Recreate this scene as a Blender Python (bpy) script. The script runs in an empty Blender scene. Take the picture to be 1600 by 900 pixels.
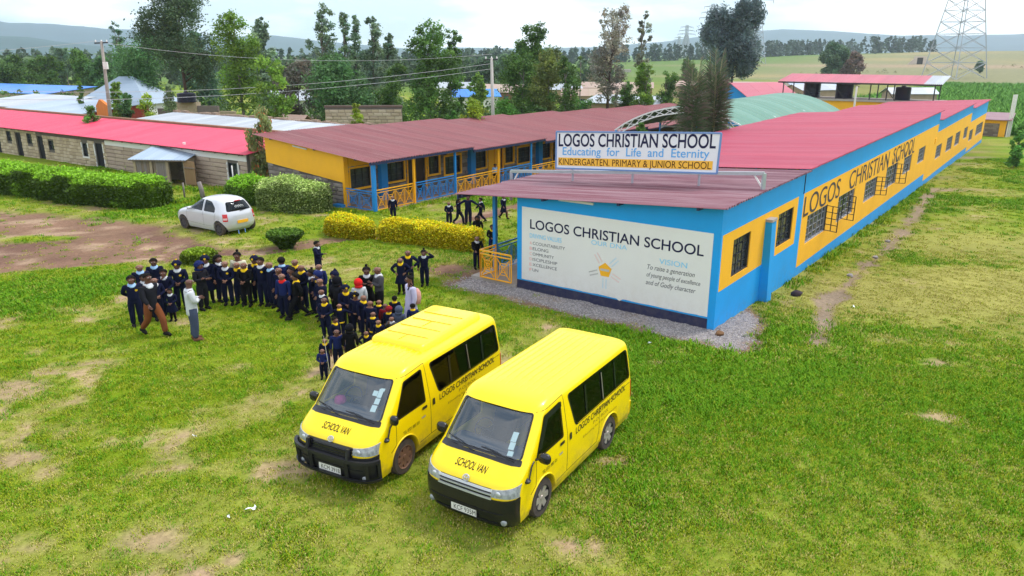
import bpy, bmesh, math, random
import numpy as np
from mathutils import Vector, Matrix
R = math.radians
scene = bpy.context.scene
COL = scene.collection
# ---------------------------------------------------------------- camera
cam_d = bpy.data.cameras.new('camera'); cam = bpy.data.objects.new('camera', cam_d); COL.objects.link(cam)
cam.location = (0, 0, 7.3); cam.rotation_euler = (R(90 - 17.44), 0, 0)
cam_d.sensor_width = 36; cam_d.lens = 1170 / 1600 * 36; cam_d.clip_start = .1; cam_d.clip_end = 40000
scene.camera = cam
# ---------------------------------------------------------------- sky, sun, exposure
SUN_EL, SUN_AZ = 58, 62          # degrees; azimuth clockwise from +Y (the viewing direction)
world = bpy.data.worlds.new('World'); scene.world = world; world.use_nodes = True
wn, wl = world.node_tree.nodes, world.node_tree.links
wn.clear()
def N(nodes, t, **kw):
    n = nodes.new(t)
    for k, v in kw.items(): setattr(n, k, v)
    return n
w_out = N(wn, 'ShaderNodeOutputWorld'); w_bg = N(wn, 'ShaderNodeBackground'); w_bg.inputs['Strength'].default_value = .08
sky = N(wn, 'ShaderNodeTexSky', sky_type='NISHITA'); sky.sun_disc = False
sky.sun_elevation = R(SUN_EL); sky.sun_rotation = R(SUN_AZ); sky.air_density = 1.0; sky.dust_density = 1.5
tc = N(wn, 'ShaderNodeTexCoord'); mp = N(wn, 'ShaderNodeMapping'); mp.inputs['Scale'].default_value = (1.6, 1.6, 7.0)
mp.inputs['Location'].default_value = (.35, .9, .2)
cn = N(wn, 'ShaderNodeTexNoise'); cn.inputs['Scale'].default_value = 2.2; cn.inputs['Detail'].default_value = 7; cn.inputs['Roughness'].default_value = .55
cr = N(wn, 'ShaderNodeValToRGB'); cr.color_ramp.elements[0].position = .40; cr.color_ramp.elements[1].position = .56
cr.color_ramp.elements[0].color = (.12, .12, .12, 1); cr.color_ramp.elements[1].color = (1, 1, 1, 1)
cmix = N(wn, 'ShaderNodeMixRGB'); cmix.inputs['Color2'].default_value = (10.6, 10.8, 11.1, 1)
lift = N(wn, 'ShaderNodeMixRGB', blend_type='MIX'); lift.inputs['Fac'].default_value = .7; lift.inputs['Color2'].default_value = (5.6, 7.5, 9.6, 1)
wl.new(tc.outputs['Generated'], mp.inputs['Vector']); wl.new(mp.outputs['Vector'], cn.inputs['Vector'])
wl.new(cn.outputs['Fac'], cr.inputs['Fac']); wl.new(cr.outputs['Color'], cmix.inputs['Fac'])
wl.new(sky.outputs['Color'], lift.inputs['Color1']); wl.new(lift.outputs['Color'], cmix.inputs['Color1'])
wl.new(cmix.outputs['Color'], w_bg.inputs['Color']); wl.new(w_bg.outputs['Background'], w_out.inputs['Surface'])
sun_d = bpy.data.lights.new('sun', 'SUN'); sun_d.energy = 1.5; sun_d.angle = R(10); sun_d.color = (1, .96, .9)
sun = bpy.data.objects.new('sun', sun_d); COL.objects.link(sun)
sun.rotation_euler = Vector((-math.sin(R(SUN_AZ)) * math.cos(R(SUN_EL)), -math.cos(R(SUN_AZ)) * math.cos(R(SUN_EL)), -math.sin(R(SUN_EL)))).to_track_quat('-Z', 'Y').to_euler()
vs = scene.view_settings; vs.view_transform = 'Standard'; vs.look = 'None'; vs.exposure = 0.95; vs.gamma = 1; vs.use_curve_mapping = False
cy = scene.cycles; cy.use_denoising = True; cy.max_bounces = 6; cy.diffuse_bounces = 3; cy.glossy_bounces = 3; cy.transmission_bounces = 4
cy.transparent_max_bounces = 8; cy.volume_bounces = 2; cy.caustics_reflective = False; cy.caustics_refractive = False
# ---------------------------------------------------------------- frame of the school compound
AZ = 0.63310
UX, UY = math.sin(AZ), math.cos(AZ)                 # away along the long blocks
WX, WY = math.cos(AZ), -math.sin(AZ)                # to the right, across them
CX, CY = 5.61, 19.55                                # near corner of the blue and yellow block
def LW(w, s, z=0): return (CX + w * WX + s * UX, CY + w * WY + s * UY, z)
def smooth(a, b, t):
    t = np.clip((np.asarray(t, float) - a) / (b - a), 0, 1); return t * t * (3 - 2 * t)
def terr(x, y):
    x = np.asarray(x, float); y = np.asarray(y, float)
    s = (x - CX) * UX + (y - CY) * UY; w = (x - CX) * WX + (y - CY) * WY
    z = -.02 * (np.sqrt(s * s + 9) + s) / 2
    z = np.where(s > 0, -2.6 * np.tanh(-z / 2.6), z)
    z = z - .2 * smooth(0, 6, s) * (1 - smooth(22, 50, s)) * smooth(-4.5, -1, w)
    z = z + 11.5 * smooth(240, 760, s) * smooth(-520, -20, w)
    return z
def tz(x, y): return float(terr(x, y))
# ---------------------------------------------------------------- numpy noise
def vnoise(x, y, seed=0):
    xi = np.floor(x).astype(np.int64); yi = np.floor(y).astype(np.int64); fx = x - xi; fy = y - yi
    fx = fx * fx * (3 - 2 * fx); fy = fy * fy * (3 - 2 * fy)
    def h(a, b):
        n = (a * 374761393 + b * 668265263 + seed * 974711) & 0x7fffffff
        n = ((n ^ (n >> 13)) * 1274126177) & 0x7fffffff
        return ((n ^ (n >> 16)) & 0xffff) / 65535.
    return (h(xi, yi) * (1 - fx) + h(xi + 1, yi) * fx) * (1 - fy) + (h(xi, yi + 1) * (1 - fx) + h(xi + 1, yi + 1) * fx) * fy
def fbm(x, y, sc, oct=4, seed=0):
    x = np.asarray(x, float); y = np.asarray(y, float); v = 0; a = .5; t = 0
    for i in range(oct):
        v = v + a * vnoise(x * sc + 17.3 * i, y * sc - 9.1 * i, seed + i); t += a; a *= .55; sc *= 2.03
    return v / t
# ---------------------------------------------------------------- materials
MATS = {}
def mat(name, col, rough=.75, spec=.3, metal=0, var=0., vs=4., col2=None, bump=0., bs=40., coat=0., band=(.3, .7), attr=None, alpha=1., sheen=0., stretch=None, trans=0.):
    if name in MATS: return MATS[name]
    m = bpy.data.materials.new(name); m.use_nodes = True; nt = m.node_tree; nd, lk = nt.nodes, nt.links
    b = nd['Principled BSDF']; b.inputs['Base Color'].default_value = (*col, 1); b.inputs['Roughness'].default_value = rough
    b.inputs['Specular IOR Level'].default_value = spec; b.inputs['Metallic'].default_value = metal; b.inputs['Coat Weight'].default_value = coat
    if alpha < 1: b.inputs['Alpha'].default_value = alpha
    if trans: b.inputs['Transmission Weight'].default_value = trans
    co = None
    if var or bump:
        t = N(nd, 'ShaderNodeTexCoord'); src = t.outputs['Object']
        if stretch:
            oi = N(nd, 'ShaderNodeObjectInfo'); va_ = N(nd, 'ShaderNodeVectorMath', operation='ADD'); lk.new(src, va_.inputs[0]); lk.new(oi.outputs['Location'], va_.inputs[1]); mpn = N(nd, 'ShaderNodeMapping'); mpn.inputs['Scale'].default_value = stretch; lk.new(va_.outputs[0], mpn.inputs['Vector']); src = mpn.outputs['Vector']
    if var:
        n = N(nd, 'ShaderNodeTexNoise'); n.inputs['Scale'].default_value = vs; n.inputs['Detail'].default_value = 6; n.inputs['Roughness'].default_value = .65
        lk.new(src, n.inputs['Vector'])
        r = N(nd, 'ShaderNodeMapRange'); r.inputs['From Min'].default_value = band[0]; r.inputs['From Max'].default_value = band[1]; r.inputs['To Max'].default_value = var
        lk.new(n.outputs['Fac'], r.inputs['Value'])
        mx = N(nd, 'ShaderNodeMixRGB'); mx.inputs['Color1'].default_value = (*col, 1)
        mx.inputs['Color2'].default_value = (*(col2 or tuple(c * .45 for c in col)), 1)
        lk.new(r.outputs['Result'], mx.inputs['Fac']); co = mx.outputs['Color']
    if attr:
        a = N(nd, 'ShaderNodeAttribute'); a.attribute_name = attr
        mu = N(nd, 'ShaderNodeMixRGB', blend_type='MULTIPLY'); mu.inputs['Fac'].default_value = 1
        if co: lk.new(co, mu.inputs['Color1'])
        else: mu.inputs['Color1'].default_value = (*col, 1)
        lk.new(a.outputs['Color'], mu.inputs['Color2']); co = mu.outputs['Color']
    if co: lk.new(co, b.inputs['Base Color'])
    if bump:
        n2 = N(nd, 'ShaderNodeTexNoise'); n2.inputs['Scale'].default_value = bs; n2.inputs['Detail'].default_value = 4; lk.new(src, n2.inputs['Vector'])
        bp = N(nd, 'ShaderNodeBump'); bp.inputs['Strength'].default_value = bump; bp.inputs['Distance'].default_value = .02
        lk.new(n2.outputs['Fac'], bp.inputs['Height']); lk.new(bp.outputs['Normal'], b.inputs['Normal'])
    MATS[name] = m; return m
# ---------------------------------------------------------------- mesh builder
class MB:
    def __init__(s): s.v = []; s.f = []; s.m = []
    def add(s, vs, fs, mi=0):
        o = len(s.v); s.v += [tuple(p) for p in vs]; s.f += [tuple(i + o for i in f) for f in fs]; s.m += [mi] * len(fs); return s
    def box(s, x0, x1, y0, y1, z0, z1, mi=0):
        return s.add([(x0, y0, z0), (x1, y0, z0), (x1, y1, z0), (x0, y1, z0), (x0, y0, z1), (x1, y0, z1), (x1, y1, z1), (x0, y1, z1)],
                     [(0, 3, 2, 1), (4, 5, 6, 7), (0, 1, 5, 4), (1, 2, 6, 5), (2, 3, 7, 6), (3, 0, 4, 7)], mi)
    def bar(s, p, q, r=.03, mi=0, n=4, r2=None, cap=True):
        p, q = Vector(p), Vector(q); d = q - p
        if d.length < 1e-6: return s
        d.normalize(); a = d.orthogonal().normalized()
        if abs(d.z) < .99: a = d.cross(Vector((0, 0, 1))).normalized()
        b = d.cross(a); r2 = r if r2 is None else r2; vs = []
        for c, rr in ((p, r), (q, r2)):
            for i in range(n):
                t = 2 * math.pi * (i + .5) / n; k = rr * (1.414 if n == 4 else 1)
                vs.append(c + a * (math.cos(t) * k) + b * (math.sin(t) * k))
        fs = [(i, (i + 1) % n, n + (i + 1) % n, n + i) for i in range(n)]
        if cap: fs += [tuple(range(n - 1, -1, -1)), tuple(range(n, 2 * n))]
        return s.add(vs, fs, mi)
    def tube(s, pts, rs, n=6, mi=0):
        pts = [Vector(p) for p in pts]; vs = []; a = None
        if not hasattr(rs, '__len__'): rs = [rs] * len(pts)
        for i, p in enumerate(pts):
            d = (pts[min(i + 1, len(pts) - 1)] - pts[max(i - 1, 0)]).normalized()
            a = d.orthogonal().normalized() if a is None else (a - d * a.dot(d)).normalized()
            b = d.cross(a)
            for k in range(n):
                t = 2 * math.pi * k / n; vs.append(p + (a * math.cos(t) + b * math.sin(t)) * rs[i])
        fs = []
        for i in range(len(pts) - 1):
            for k in range(n): fs.append((i * n + k, i * n + (k + 1) % n, (i + 1) * n + (k + 1) % n, (i + 1) * n + k))
        fs += [tuple(range(n - 1, -1, -1)), tuple(range((len(pts) - 1) * n, len(pts) * n))]
        return s.add(vs, fs, mi)
    def lathe(s, prof, c=(0, 0, 0), ax='z', n=16, mi=0):
        vs = []
        for r, h in prof:
            for k in range(n):
                t = 2 * math.pi * k / n; a, b = r * math.cos(t), r * math.sin(t)
                p = (a, b, h) if ax == 'z' else ((a, h, b) if ax == 'y' else (h, a, b))
                vs.append((p[0] + c[0], p[1] + c[1], p[2] + c[2]))
        fs = []
        for i in range(len(prof) - 1):
            for k in range(n): fs.append((i * n + k, i * n + (k + 1) % n, (i + 1) * n + (k + 1) % n, (i + 1) * n + k))
        return s.add(vs, fs, mi)
    def poly(s, pts, mi=0): return s.add(pts, [tuple(range(len(pts)))], mi)
    def prism(s, poly, d, mi=0):
        """poly: 3-D points, extruded by vector d"""
        n = len(poly); d = Vector(d); vs = [Vector(p) for p in poly] + [Vector(p) + d for p in poly]
        return s.add(vs, [tuple(range(n - 1, -1, -1)), tuple(range(n, 2 * n))] + [(i, (i + 1) % n, n + (i + 1) % n, n + i) for i in range(n)], mi)
    def mesh(s, name, mats, smooth=False, sharp=None):
        me = bpy.data.meshes.new(name); me.from_pydata(s.v, [], s.f)
        for m in (mats if isinstance(mats, (list, tuple)) else [mats]): me.materials.append(m)
        me.polygons.foreach_set('material_index', s.m)
        if smooth:
            me.polygons.foreach_set('use_smooth', [True] * len(s.f))
            if sharp: me.set_sharp_from_angle(angle=R(sharp))
        me.update(); return me
    def build(s, name, mats, parent=None, smooth=False, sharp=None, loc=None):
        return link(name, s.mesh(name, mats, smooth, sharp), parent, loc)
def link(name, me, parent=None, loc=None, rz=0):
    o = bpy.data.objects.new(name, me); COL.objects.link(o)
    if parent: o.parent = parent
    if loc: o.location = loc
    if rz: o.rotation_euler = (0, 0, rz)
    return o
def tag(o, label=None, cat=None, group=None, kind=None):
    if label: o['label'] = label
    if cat: o['category'] = cat
    if group: o['group'] = group
    if kind: o['kind'] = kind
    return o
def thing(name, label, cat, loc=(0, 0, 0), rz=0, group=None):
    o = bpy.data.objects.new(name, None); COL.objects.link(o); o.location = loc; o.rotation_euler = (0, 0, rz); o.empty_display_size = .2
    return tag(o, label, cat, group)
def text_mesh(txt, size=1., bold=0., xs=1., shear=0., spacing=1.):
    """flat lettering in the XY plane: returns verts (n,3), faces; cap height about .7*size"""
    c = bpy.data.curves.new('lettering', 'FONT'); c.body = txt; c.size = size; c.offset = bold; c.shear = shear; c.space_character = spacing; c.resolution_u = 5
    o = bpy.data.objects.new('lettering', c); COL.objects.link(o); dg = bpy.context.evaluated_depsgraph_get(); dg.update()
    me = bpy.data.meshes.new_from_object(o.evaluated_get(dg))
    v = np.array([p.co[:] for p in me.vertices]) if len(me.vertices) else np.zeros((0, 3)); f = [tuple(p.vertices) for p in me.polygons]
    bpy.data.objects.remove(o); bpy.data.curves.remove(c); bpy.data.meshes.remove(me)
    v[:, 0] *= xs; return v, f
def lettering(txt, x0, x1, z0, z1, place, m, parent, name='lettering', bold=0., shear=0., spacing=1.):
    """fit txt into the box x0..x1, z0..z1 of a surface; place(x, z) -> 3-D point just proud of it"""
    v, f = text_mesh(txt, 1, bold, 1, shear, spacing)
    a, b = v.min(0), v.max(0); cap0, cap1 = 0, .70
    if any(ch.islower() for ch in txt): cap0, cap1 = a[1], b[1]
    xs = x0 + (v[:, 0] - a[0]) / (b[0] - a[0]) * (x1 - x0); zs = z0 + (v[:, 1] - cap0) / (cap1 - cap0) * (z1 - z0)
    me = bpy.data.meshes.new(name); me.from_pydata([place(x, z) for x, z in zip(xs, zs)], [], f); me.materials.append(m); me.update()
    return link(name, me, parent)
def wallgrid(xs_open, x0, x1, z0, z1, th, place, paints=(), paint=None, extra_x=(), extra_z=(), shear=0.):
    """wall in local (x, z) with rectangular openings [(a,b,c,d)] = x a..b, z c..d; place(x, depth, z) -> 3-D point"""
    X = sorted(set([x0, x1, *extra_x] + [q for o in xs_open for q in o[:2]])); Z = sorted(set([z0, z1, *extra_z] + [q for o in xs_open for q in o[2:4]]))
    X = [x for x in X if x0 <= x <= x1]; Z = [z for z in Z if z0 <= z <= z1]
    m = MB(); P = lambda x, d, z: place(x, d, z + shear * x)
    for i in range(len(X) - 1):
        for j in range(len(Z) - 1):
            a, b, c, d = X[i], X[i + 1], Z[j], Z[j + 1]; mx, mz = (a + b) / 2, (c + d) / 2
            if any(o[0] < mx < o[1] and o[2] < mz < o[3] for o in xs_open): continue
            mi = paint(mx, mz) if paint else 0
            m.add([P(a, 0, c), P(b, 0, c), P(b, 0, d), P(a, 0, d)], [(0, 1, 2, 3)], mi)
            m.add([P(a, th, c), P(b, th, c), P(b, th, d), P(a, th, d)], [(3, 2, 1, 0)], mi)
    for a, b, c, d in [o[:4] for o in xs_open] + [(x0, x1, z0, z1)]:
        mi = paint((a + b) / 2, max(c - .01, z0 + .01)) if paint else 0
        q = [(a, c), (b, c), (b, d), (a, d)]
        for k in range(4):
            (p0, r0), (p1, r1) = q[k], q[(k + 1) % 4]
            m.add([P(p0, 0, r0), P(p1, 0, r1), P(p1, th, r1), P(p0, th, r0)], [(0, 1, 2, 3)], mi)
    return m
# ================================================================ ground
def grid_axis(stops):
    out = [stops[0][0]]
    for (a, st), (b, _) in zip(stops[:-1], stops[1:]):
        n = max(1, int(round((b - a) / st))); out += list(np.linspace(a, b, n + 1)[1:])
    return np.array(out)
gx = grid_axis([(-4400, 725), (-1500, 200), (-300, 30), (-60, 3), (-26, .45), (-16, .16), (16, .45), (26, 3), (90, 10), (300, 40), (700, 150), (1500, 725), (4400, 1)])
gy = grid_axis([(-60, 6), (0, 2), (6, .16), (28, .3), (48, 1.5), (100, 6), (330, 25), (900, 100), (2000, 800), (4400, 1)])
GXX, GYY = np.meshgrid(gx, gy); gX = GXX.ravel(); gY = GYY.ravel()
def seg_d(x, y, a, b):
    ax, ay = a; bx, by = b; dx, dy = bx - ax, by - ay; t = np.clip(((x - ax) * dx + (y - ay) * dy) / (dx * dx + dy * dy), 0, 1)
    return np.hypot(x - ax - t * dx, y - ay - t * dy)
ROAD = [((-60, 50), (-23.5, 32.6), 2.3), ((-23.5, 32.6), (-17.5, 30.6), 2.7), ((-60, 32), (-19, 27.4), 2.6), ((-19, 27.4), (-13.2, 27.9), 1.7), ((-17.5, 30.6), (-13.2, 28.3), 1.5)]
PATHS = [((-13.2, 28.1), (-9.6, 27.9), .55), ((-9.6, 27.9), (-7.6, 29.8), .6), ((-7.6, 29.8), (-4.0, 30.9), .3), ((-4.0, 32.4), (-2.0, 34.6), .45), ((-2, 34.6), (2.2, 41), .6), ((-2.3, 25.4), (.2, 24.6), .9)]
RUT = [LW(2.7, .5)[:2], LW(1.8, 4.6)[:2], LW(1.7, 9.5)[:2], LW(1.75, 14.8)[:2], LW(1.5, 20.7)[:2], LW(.95, 31)[:2], LW(.6, 42)[:2], LW(.6, 60)[:2]]
def ground_masks(x, y):
    s = (x - CX) * UX + (y - CY) * UY; w = (x - CX) * WX + (y - CY) * WY
    n1 = fbm(x, y, .9, 4, 3); n2 = fbm(x, y, .28, 4, 11); n3 = fbm(x, y, 2.6, 3, 23); n4 = fbm(x, y, .12, 3, 41)
    road = np.zeros_like(x)
    for a, b, r in ROAD: road = np.maximum(road, 1 - smooth(r * .75, r * 1.2, seg_d(x, y, a, b) + (n1 - .5) * 1.7))
    isl = np.hypot((x + 20.8) / 2.6, (y - 30.1) / .7); road *= smooth(.7, 1.2, isl + (n1 - .5) * .8)
    path = np.zeros_like(x)
    for a, b, r in PATHS: path = np.maximum(path, 1 - smooth(r * .6, r * 1.3, seg_d(x, y, a, b) + (n1 - .5) * .8))
    rut = np.full_like(x, 9.)
    for a, b in zip(RUT[:-1], RUT[1:]): rut = np.minimum(rut, seg_d(x, y, a, b))
    rut = (1 - smooth(.12, .5, rut + (n1 - .5) * .9 + (n2 - .45) * .9))
    dx = np.maximum(np.maximum(-8.4 - w, w - .55 - .3 * (s < 0)), 0); ds = np.maximum(np.maximum(-.8 - s, s - np.where(w > 0, 2.3 - 1.2 * np.clip(w, 0, 2), 0.2)), 0)
    dg = np.hypot(dx, ds) + (n1 - .5) * .9
    gravel = 1 - smooth(.0, .45, dg); gdirt = (1 - smooth(.35, .95, dg)) * smooth(.3, .5, n1 + .1)
    dirt = np.maximum(np.maximum(road, path), np.maximum(rut, gdirt))
    bare = smooth(.60, .72, .55 * n1 + .45 * n2 + .05 * (x < -4) - .04 * (x > 2)) * smooth(.35, .6, n3)
    bare *= np.where(y < 60, 1, .4)
    spots = [(-9.3, 12.6, .8), (-11.2, 15.6, 1.2), (-11.0, 14.2, .8), (-5.6, 10.0, .8), (-3.4, 13.6, .7), (-6.2, 12.2, .5), (3.6, 17.0, .5), (4.4, 16.4, .4), (1.9, 12.4, .6), (9.0, 14.2, .6), (10.6, 17.2, .5), (2.6, 15.3, .35), (-4.0, 12.2, .9), (-2.6, 14.9, .6)]
    for a, b, r in spots: bare = np.maximum(bare, (1 - smooth(r * .3, r, np.hypot(x - a, (y - b) * 1.5) + (n1 - .5) * r * 1.6)) * .85)
    dry = smooth(.42, .68, .6 * n2 + .4 * n1) * .7
    dry = np.maximum(dry, 1.0 * (1 - smooth(3.0, 6.5, np.hypot((x - 14.6) / 1.5, y - 23.2) + (n2 - .5) * 5)))
    dry = np.maximum(dry, .55 * (1 - smooth(2, 5, np.hypot((x - 3) / 3, y - 9.2) + (n1 - .5) * 4)))
    dry = np.maximum(dry, .6 * (1 - smooth(.5, 2.2, np.hypot((x + 3.6) / 2.2, y - 27) + (n1 - .5) * 2)))
    dry = np.maximum(dry, .85 * (1 - smooth(1, 7, np.hypot((x - 20) / 1.2, y - 31) + (n2 - .5) * 6)))
    dry = dry * (1 - .45 * smooth(0, 3, x) * smooth(7.5, 10, y) * (1 - smooth(19, 23, y))) ; bare = np.maximum(bare, .85 * smooth(.50, .64, .6 * n1 + .4 * n2) * smooth(-3, -7, x) * (y < 18) * smooth(.3, .55, n3)); dry = np.maximum(dry, .75 * smooth(.44, .6, .5 * n1 + .5 * n2) * smooth(-2, -6, x) * (1 - smooth(15, 19, y)))
    lush = np.clip(smooth(.47, .62, fbm(x, y, .17, 3, 77)) + .45 * smooth(-1, 3, x) * smooth(9, 11, y) * (1 - smooth(19, 26, y)), 0, 1) * (1 - dry * .7)
    return dict(s=s, w=w, rut=rut, dirt=dirt, gravel=gravel, bare=bare, dry=dry, lush=lush, n1=n1, n2=n2, n3=n3, n4=n4)
def lerp(a, b, t): return a + (np.asarray(b) - a) * t[:, None]
gm = ground_masks(gX, gY)
C = np.tile(np.array([.145, .215, .006]), (len(gX), 1))
C = lerp(C, (.085, .205, .003), gm['lush'] * .8)
C = lerp(C, (.24, .28, .025), smooth(.45, .75, gm['n3']) * .35)
C = lerp(C, (.30, .265, .075), gm['dry'] * .85)
C = lerp(C, (.36, .25, .155), gm['bare'])
C = lerp(C, (.20, .118, .078), gm['dirt']); C = lerp(C, (.155, .085, .062), gm['dirt'] * smooth(.45, .62, gm['n2'])); C = lerp(C, (.42, .30, .20), gm['dirt'] * smooth(.55, .7, gm['n1']) * .6)
C = lerp(C, (.28, .22, .155), gm['rut'] * .8); C = lerp(C, (.27, .245, .245), gm['gravel'])
sS, wW = gm['s'], gm['w']
far = smooth(95, 130, sS)
C = lerp(C, (.20, .19, .06), far * .8 * smooth(-200, -40, wW)); C = lerp(C, (.10, .17, .03), far * (1 - smooth(-160, -60, wW)))
maize = smooth(78, 84, sS) * (1 - smooth(255, 262, sS + wW * .1)) * smooth(-34, -26, wW) * (1 - smooth(150, 170, wW))
C = lerp(C, (.07, .20, .012), maize)
hill = smooth(255, 275, sS + wW * .1) * smooth(-200, -60, wW)
C = lerp(C, (.215, .205, .11), hill * .95); C = lerp(C, (.33, .25, .12), hill * smooth(.5, .7, fbm(gX, gY, .012, 3, 5)) * .7)
band = np.exp(-((sS - 430) / 16) ** 2) * smooth(-300, -50, wW); C = lerp(C, (.36, .24, .17), band * .8)
gZ = terr(gX, gY) + (fbm(gX, gY, .35, 3, 8) - .5) * .10 * (np.hypot(gX, gY) < 70) * (1 - np.clip(gm['gravel'], 0, 1)) - .035 * gm['bare'] - .05 * gm['dirt']
# keep the ground level where buildings and vans stand
gn = len(gx); gr = len(gy); idx = np.arange(gn * gr).reshape(gr, gn)
quads = np.stack([idx[:-1, :-1], idx[:-1, 1:], idx[1:, 1:], idx[1:, :-1]], -1).reshape(-1, 4)
def np_mesh(name, V, F, mats, smooth_=False, cols=None, mi=None):
    """V (n,3), F (m,k) arrays -> mesh"""
    me = bpy.data.meshes.new(name); V = np.asarray(V, np.float32); F = np.asarray(F, np.int32); k = F.shape[1]
    me.vertices.add(len(V)); me.vertices.foreach_set('co', V.ravel()); me.loops.add(F.size); me.loops.foreach_set('vertex_index', F.ravel())
    me.polygons.add(len(F)); me.polygons.foreach_set('loop_start', np.arange(0, F.size, k, dtype=np.int32))
    for m in (mats if isinstance(mats, (list, tuple)) else [mats]): me.materials.append(m)
    if mi is not None: me.polygons.foreach_set('material_index', np.asarray(mi, np.int32))
    if smooth_: me.polygons.foreach_set('use_smooth', np.ones(len(F), bool))
    me.update(calc_edges=True); me.validate()
    if cols is not None:
        a = me.color_attributes.new('tint', 'FLOAT_COLOR', 'POINT'); cc = np.ones((len(V), 4), np.float32); cc[:, :3] = cols; a.data.foreach_set('color', cc.ravel())
    return me
def ground_mat():
    m = bpy.data.materials.new('grass_and_earth'); m.use_nodes = True; nd, lk = m.node_tree.nodes, m.node_tree.links; b = nd['Principled BSDF']
    b.inputs['Roughness'].default_value = .95; b.inputs['Specular IOR Level'].default_value = .1
    a = N(nd, 'ShaderNodeAttribute'); a.attribute_name = 'tint'; t = N(nd, 'ShaderNodeTexCoord')
    n = N(nd, 'ShaderNodeTexNoise'); n.inputs['Scale'].default_value = 9; n.inputs['Detail'].default_value = 8; n.inputs['Roughness'].default_value = .75; lk.new(t.outputs['Object'], n.inputs['Vector'])
    r = N(nd, 'ShaderNodeMapRange'); r.inputs['From Min'].default_value = .3; r.inputs['From Max'].default_value = .7; r.inputs['To Min'].default_value = .62; r.inputs['To Max'].default_value = 1.3; lk.new(n.outputs['Fac'], r.inputs['Value'])
    n2 = N(nd, 'ShaderNodeTexNoise'); n2.inputs['Scale'].default_value = .6; n2.inputs['Detail'].default_value = 5; lk.new(t.outputs['Object'], n2.inputs['Vector'])
    r2 = N(nd, 'ShaderNodeMapRange'); r2.inputs['From Min'].default_value = .3; r2.inputs['From Max'].default_value = .7; r2.inputs['To Min'].default_value = .85; r2.inputs['To Max'].default_value = 1.15; lk.new(n2.outputs['Fac'], r2.inputs['Value'])
    mm = N(nd, 'ShaderNodeMath', operation='MULTIPLY'); lk.new(r.outputs['Result'], mm.inputs[0]); lk.new(r2.outputs['Result'], mm.inputs[1])
    v = N(nd, 'ShaderNodeVectorMath', operation='SCALE'); lk.new(a.outputs['Color'], v.inputs[0]); lk.new(mm.outputs['Value'], v.inputs['Scale']); lk.new(v.outputs['Vector'], b.inputs['Base Color'])
    bp = N(nd, 'ShaderNodeBump'); bp.inputs['Strength'].default_value = .5; bp.inputs['Distance'].default_value = .04; lk.new(n.outputs['Fac'], bp.inputs['Height']); lk.new(bp.outputs['Normal'], b.inputs['Normal'])
    return m
ground = link('ground', np_mesh('ground', np.stack([gX, gY, gZ], 1), quads, ground_mat(), True, C)); tag(ground, 'green and straw coloured lawn with worn earth patches and a dirt track', 'ground', kind='structure')
_gz = gZ.reshape(gr, gn)
def gz(x, y):
    i = min(max(int(np.searchsorted(gx, x)) - 1, 0), gn - 2); j = min(max(int(np.searchsorted(gy, y)) - 1, 0), gr - 2)
    fx = (x - gx[i]) / (gx[i + 1] - gx[i]); fy = (y - gy[j]) / (gy[j + 1] - gy[j])
    return float((_gz[j, i] * (1 - fx) + _gz[j, i + 1] * fx) * (1 - fy) + (_gz[j + 1, i] * (1 - fx) + _gz[j + 1, i + 1] * fx) * fy)
# ---------------------------------------------------------------- far hills
def ridge(name, label, pts, dist, col, seed):
    dist *= .5
    """pts: (bearing degrees from +Y, height m); a hill range with a real foot and back slope"""
    rs = np.random.RandomState(seed); b = np.linspace(pts[0][0], pts[-1][0], 90); h = np.interp(b, [p[0] for p in pts], [p[1] for p in pts])
    h = h * .5 * (1 + .10 * (fbm(b * 1.0, b * 0 + seed, .9, 4, seed) - .5)); V = []; rows = [(.72, 0), (.8, .22), (.88, .55), (.95, .85), (1, 1), (1.08, .8), (1.2, 0)]
    for k, (dd, hh) in enumerate(rows):
        for i in range(len(b)):
            j = (fbm(np.array([b[i] * 2.]), np.array([k * 3.]), .8, 3, seed)[0] - .5) * .10 * (0 < hh < 1)
            V.append((math.sin(R(b[i])) * dist * dd, math.cos(R(b[i])) * dist * dd, -4 + h[i] * max(0, hh + j)))
    n = len(b); F = [(k * n + i, k * n + i + 1, (k + 1) * n + i + 1, (k + 1) * n + i) for k in range(len(rows) - 1) for i in range(n - 1)]
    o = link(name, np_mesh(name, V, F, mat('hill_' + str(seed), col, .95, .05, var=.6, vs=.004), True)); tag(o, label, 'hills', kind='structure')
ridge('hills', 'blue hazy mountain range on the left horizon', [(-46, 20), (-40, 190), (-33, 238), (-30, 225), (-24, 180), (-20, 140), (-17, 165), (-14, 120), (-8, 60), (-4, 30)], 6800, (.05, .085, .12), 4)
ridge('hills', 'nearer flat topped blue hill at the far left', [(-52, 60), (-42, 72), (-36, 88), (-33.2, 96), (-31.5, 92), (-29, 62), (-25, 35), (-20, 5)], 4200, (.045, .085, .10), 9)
ridge('hills', 'faint blue mountain range on the right horizon', [(-12, 20), (-4, 70), (0, 60), (6, 70), (11, 120), (16, 205), (20, 215), (26, 160), (30, 150), (36, 175), (44, 150), (55, 60)], 7200, (.05, .085, .13), 17)
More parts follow.
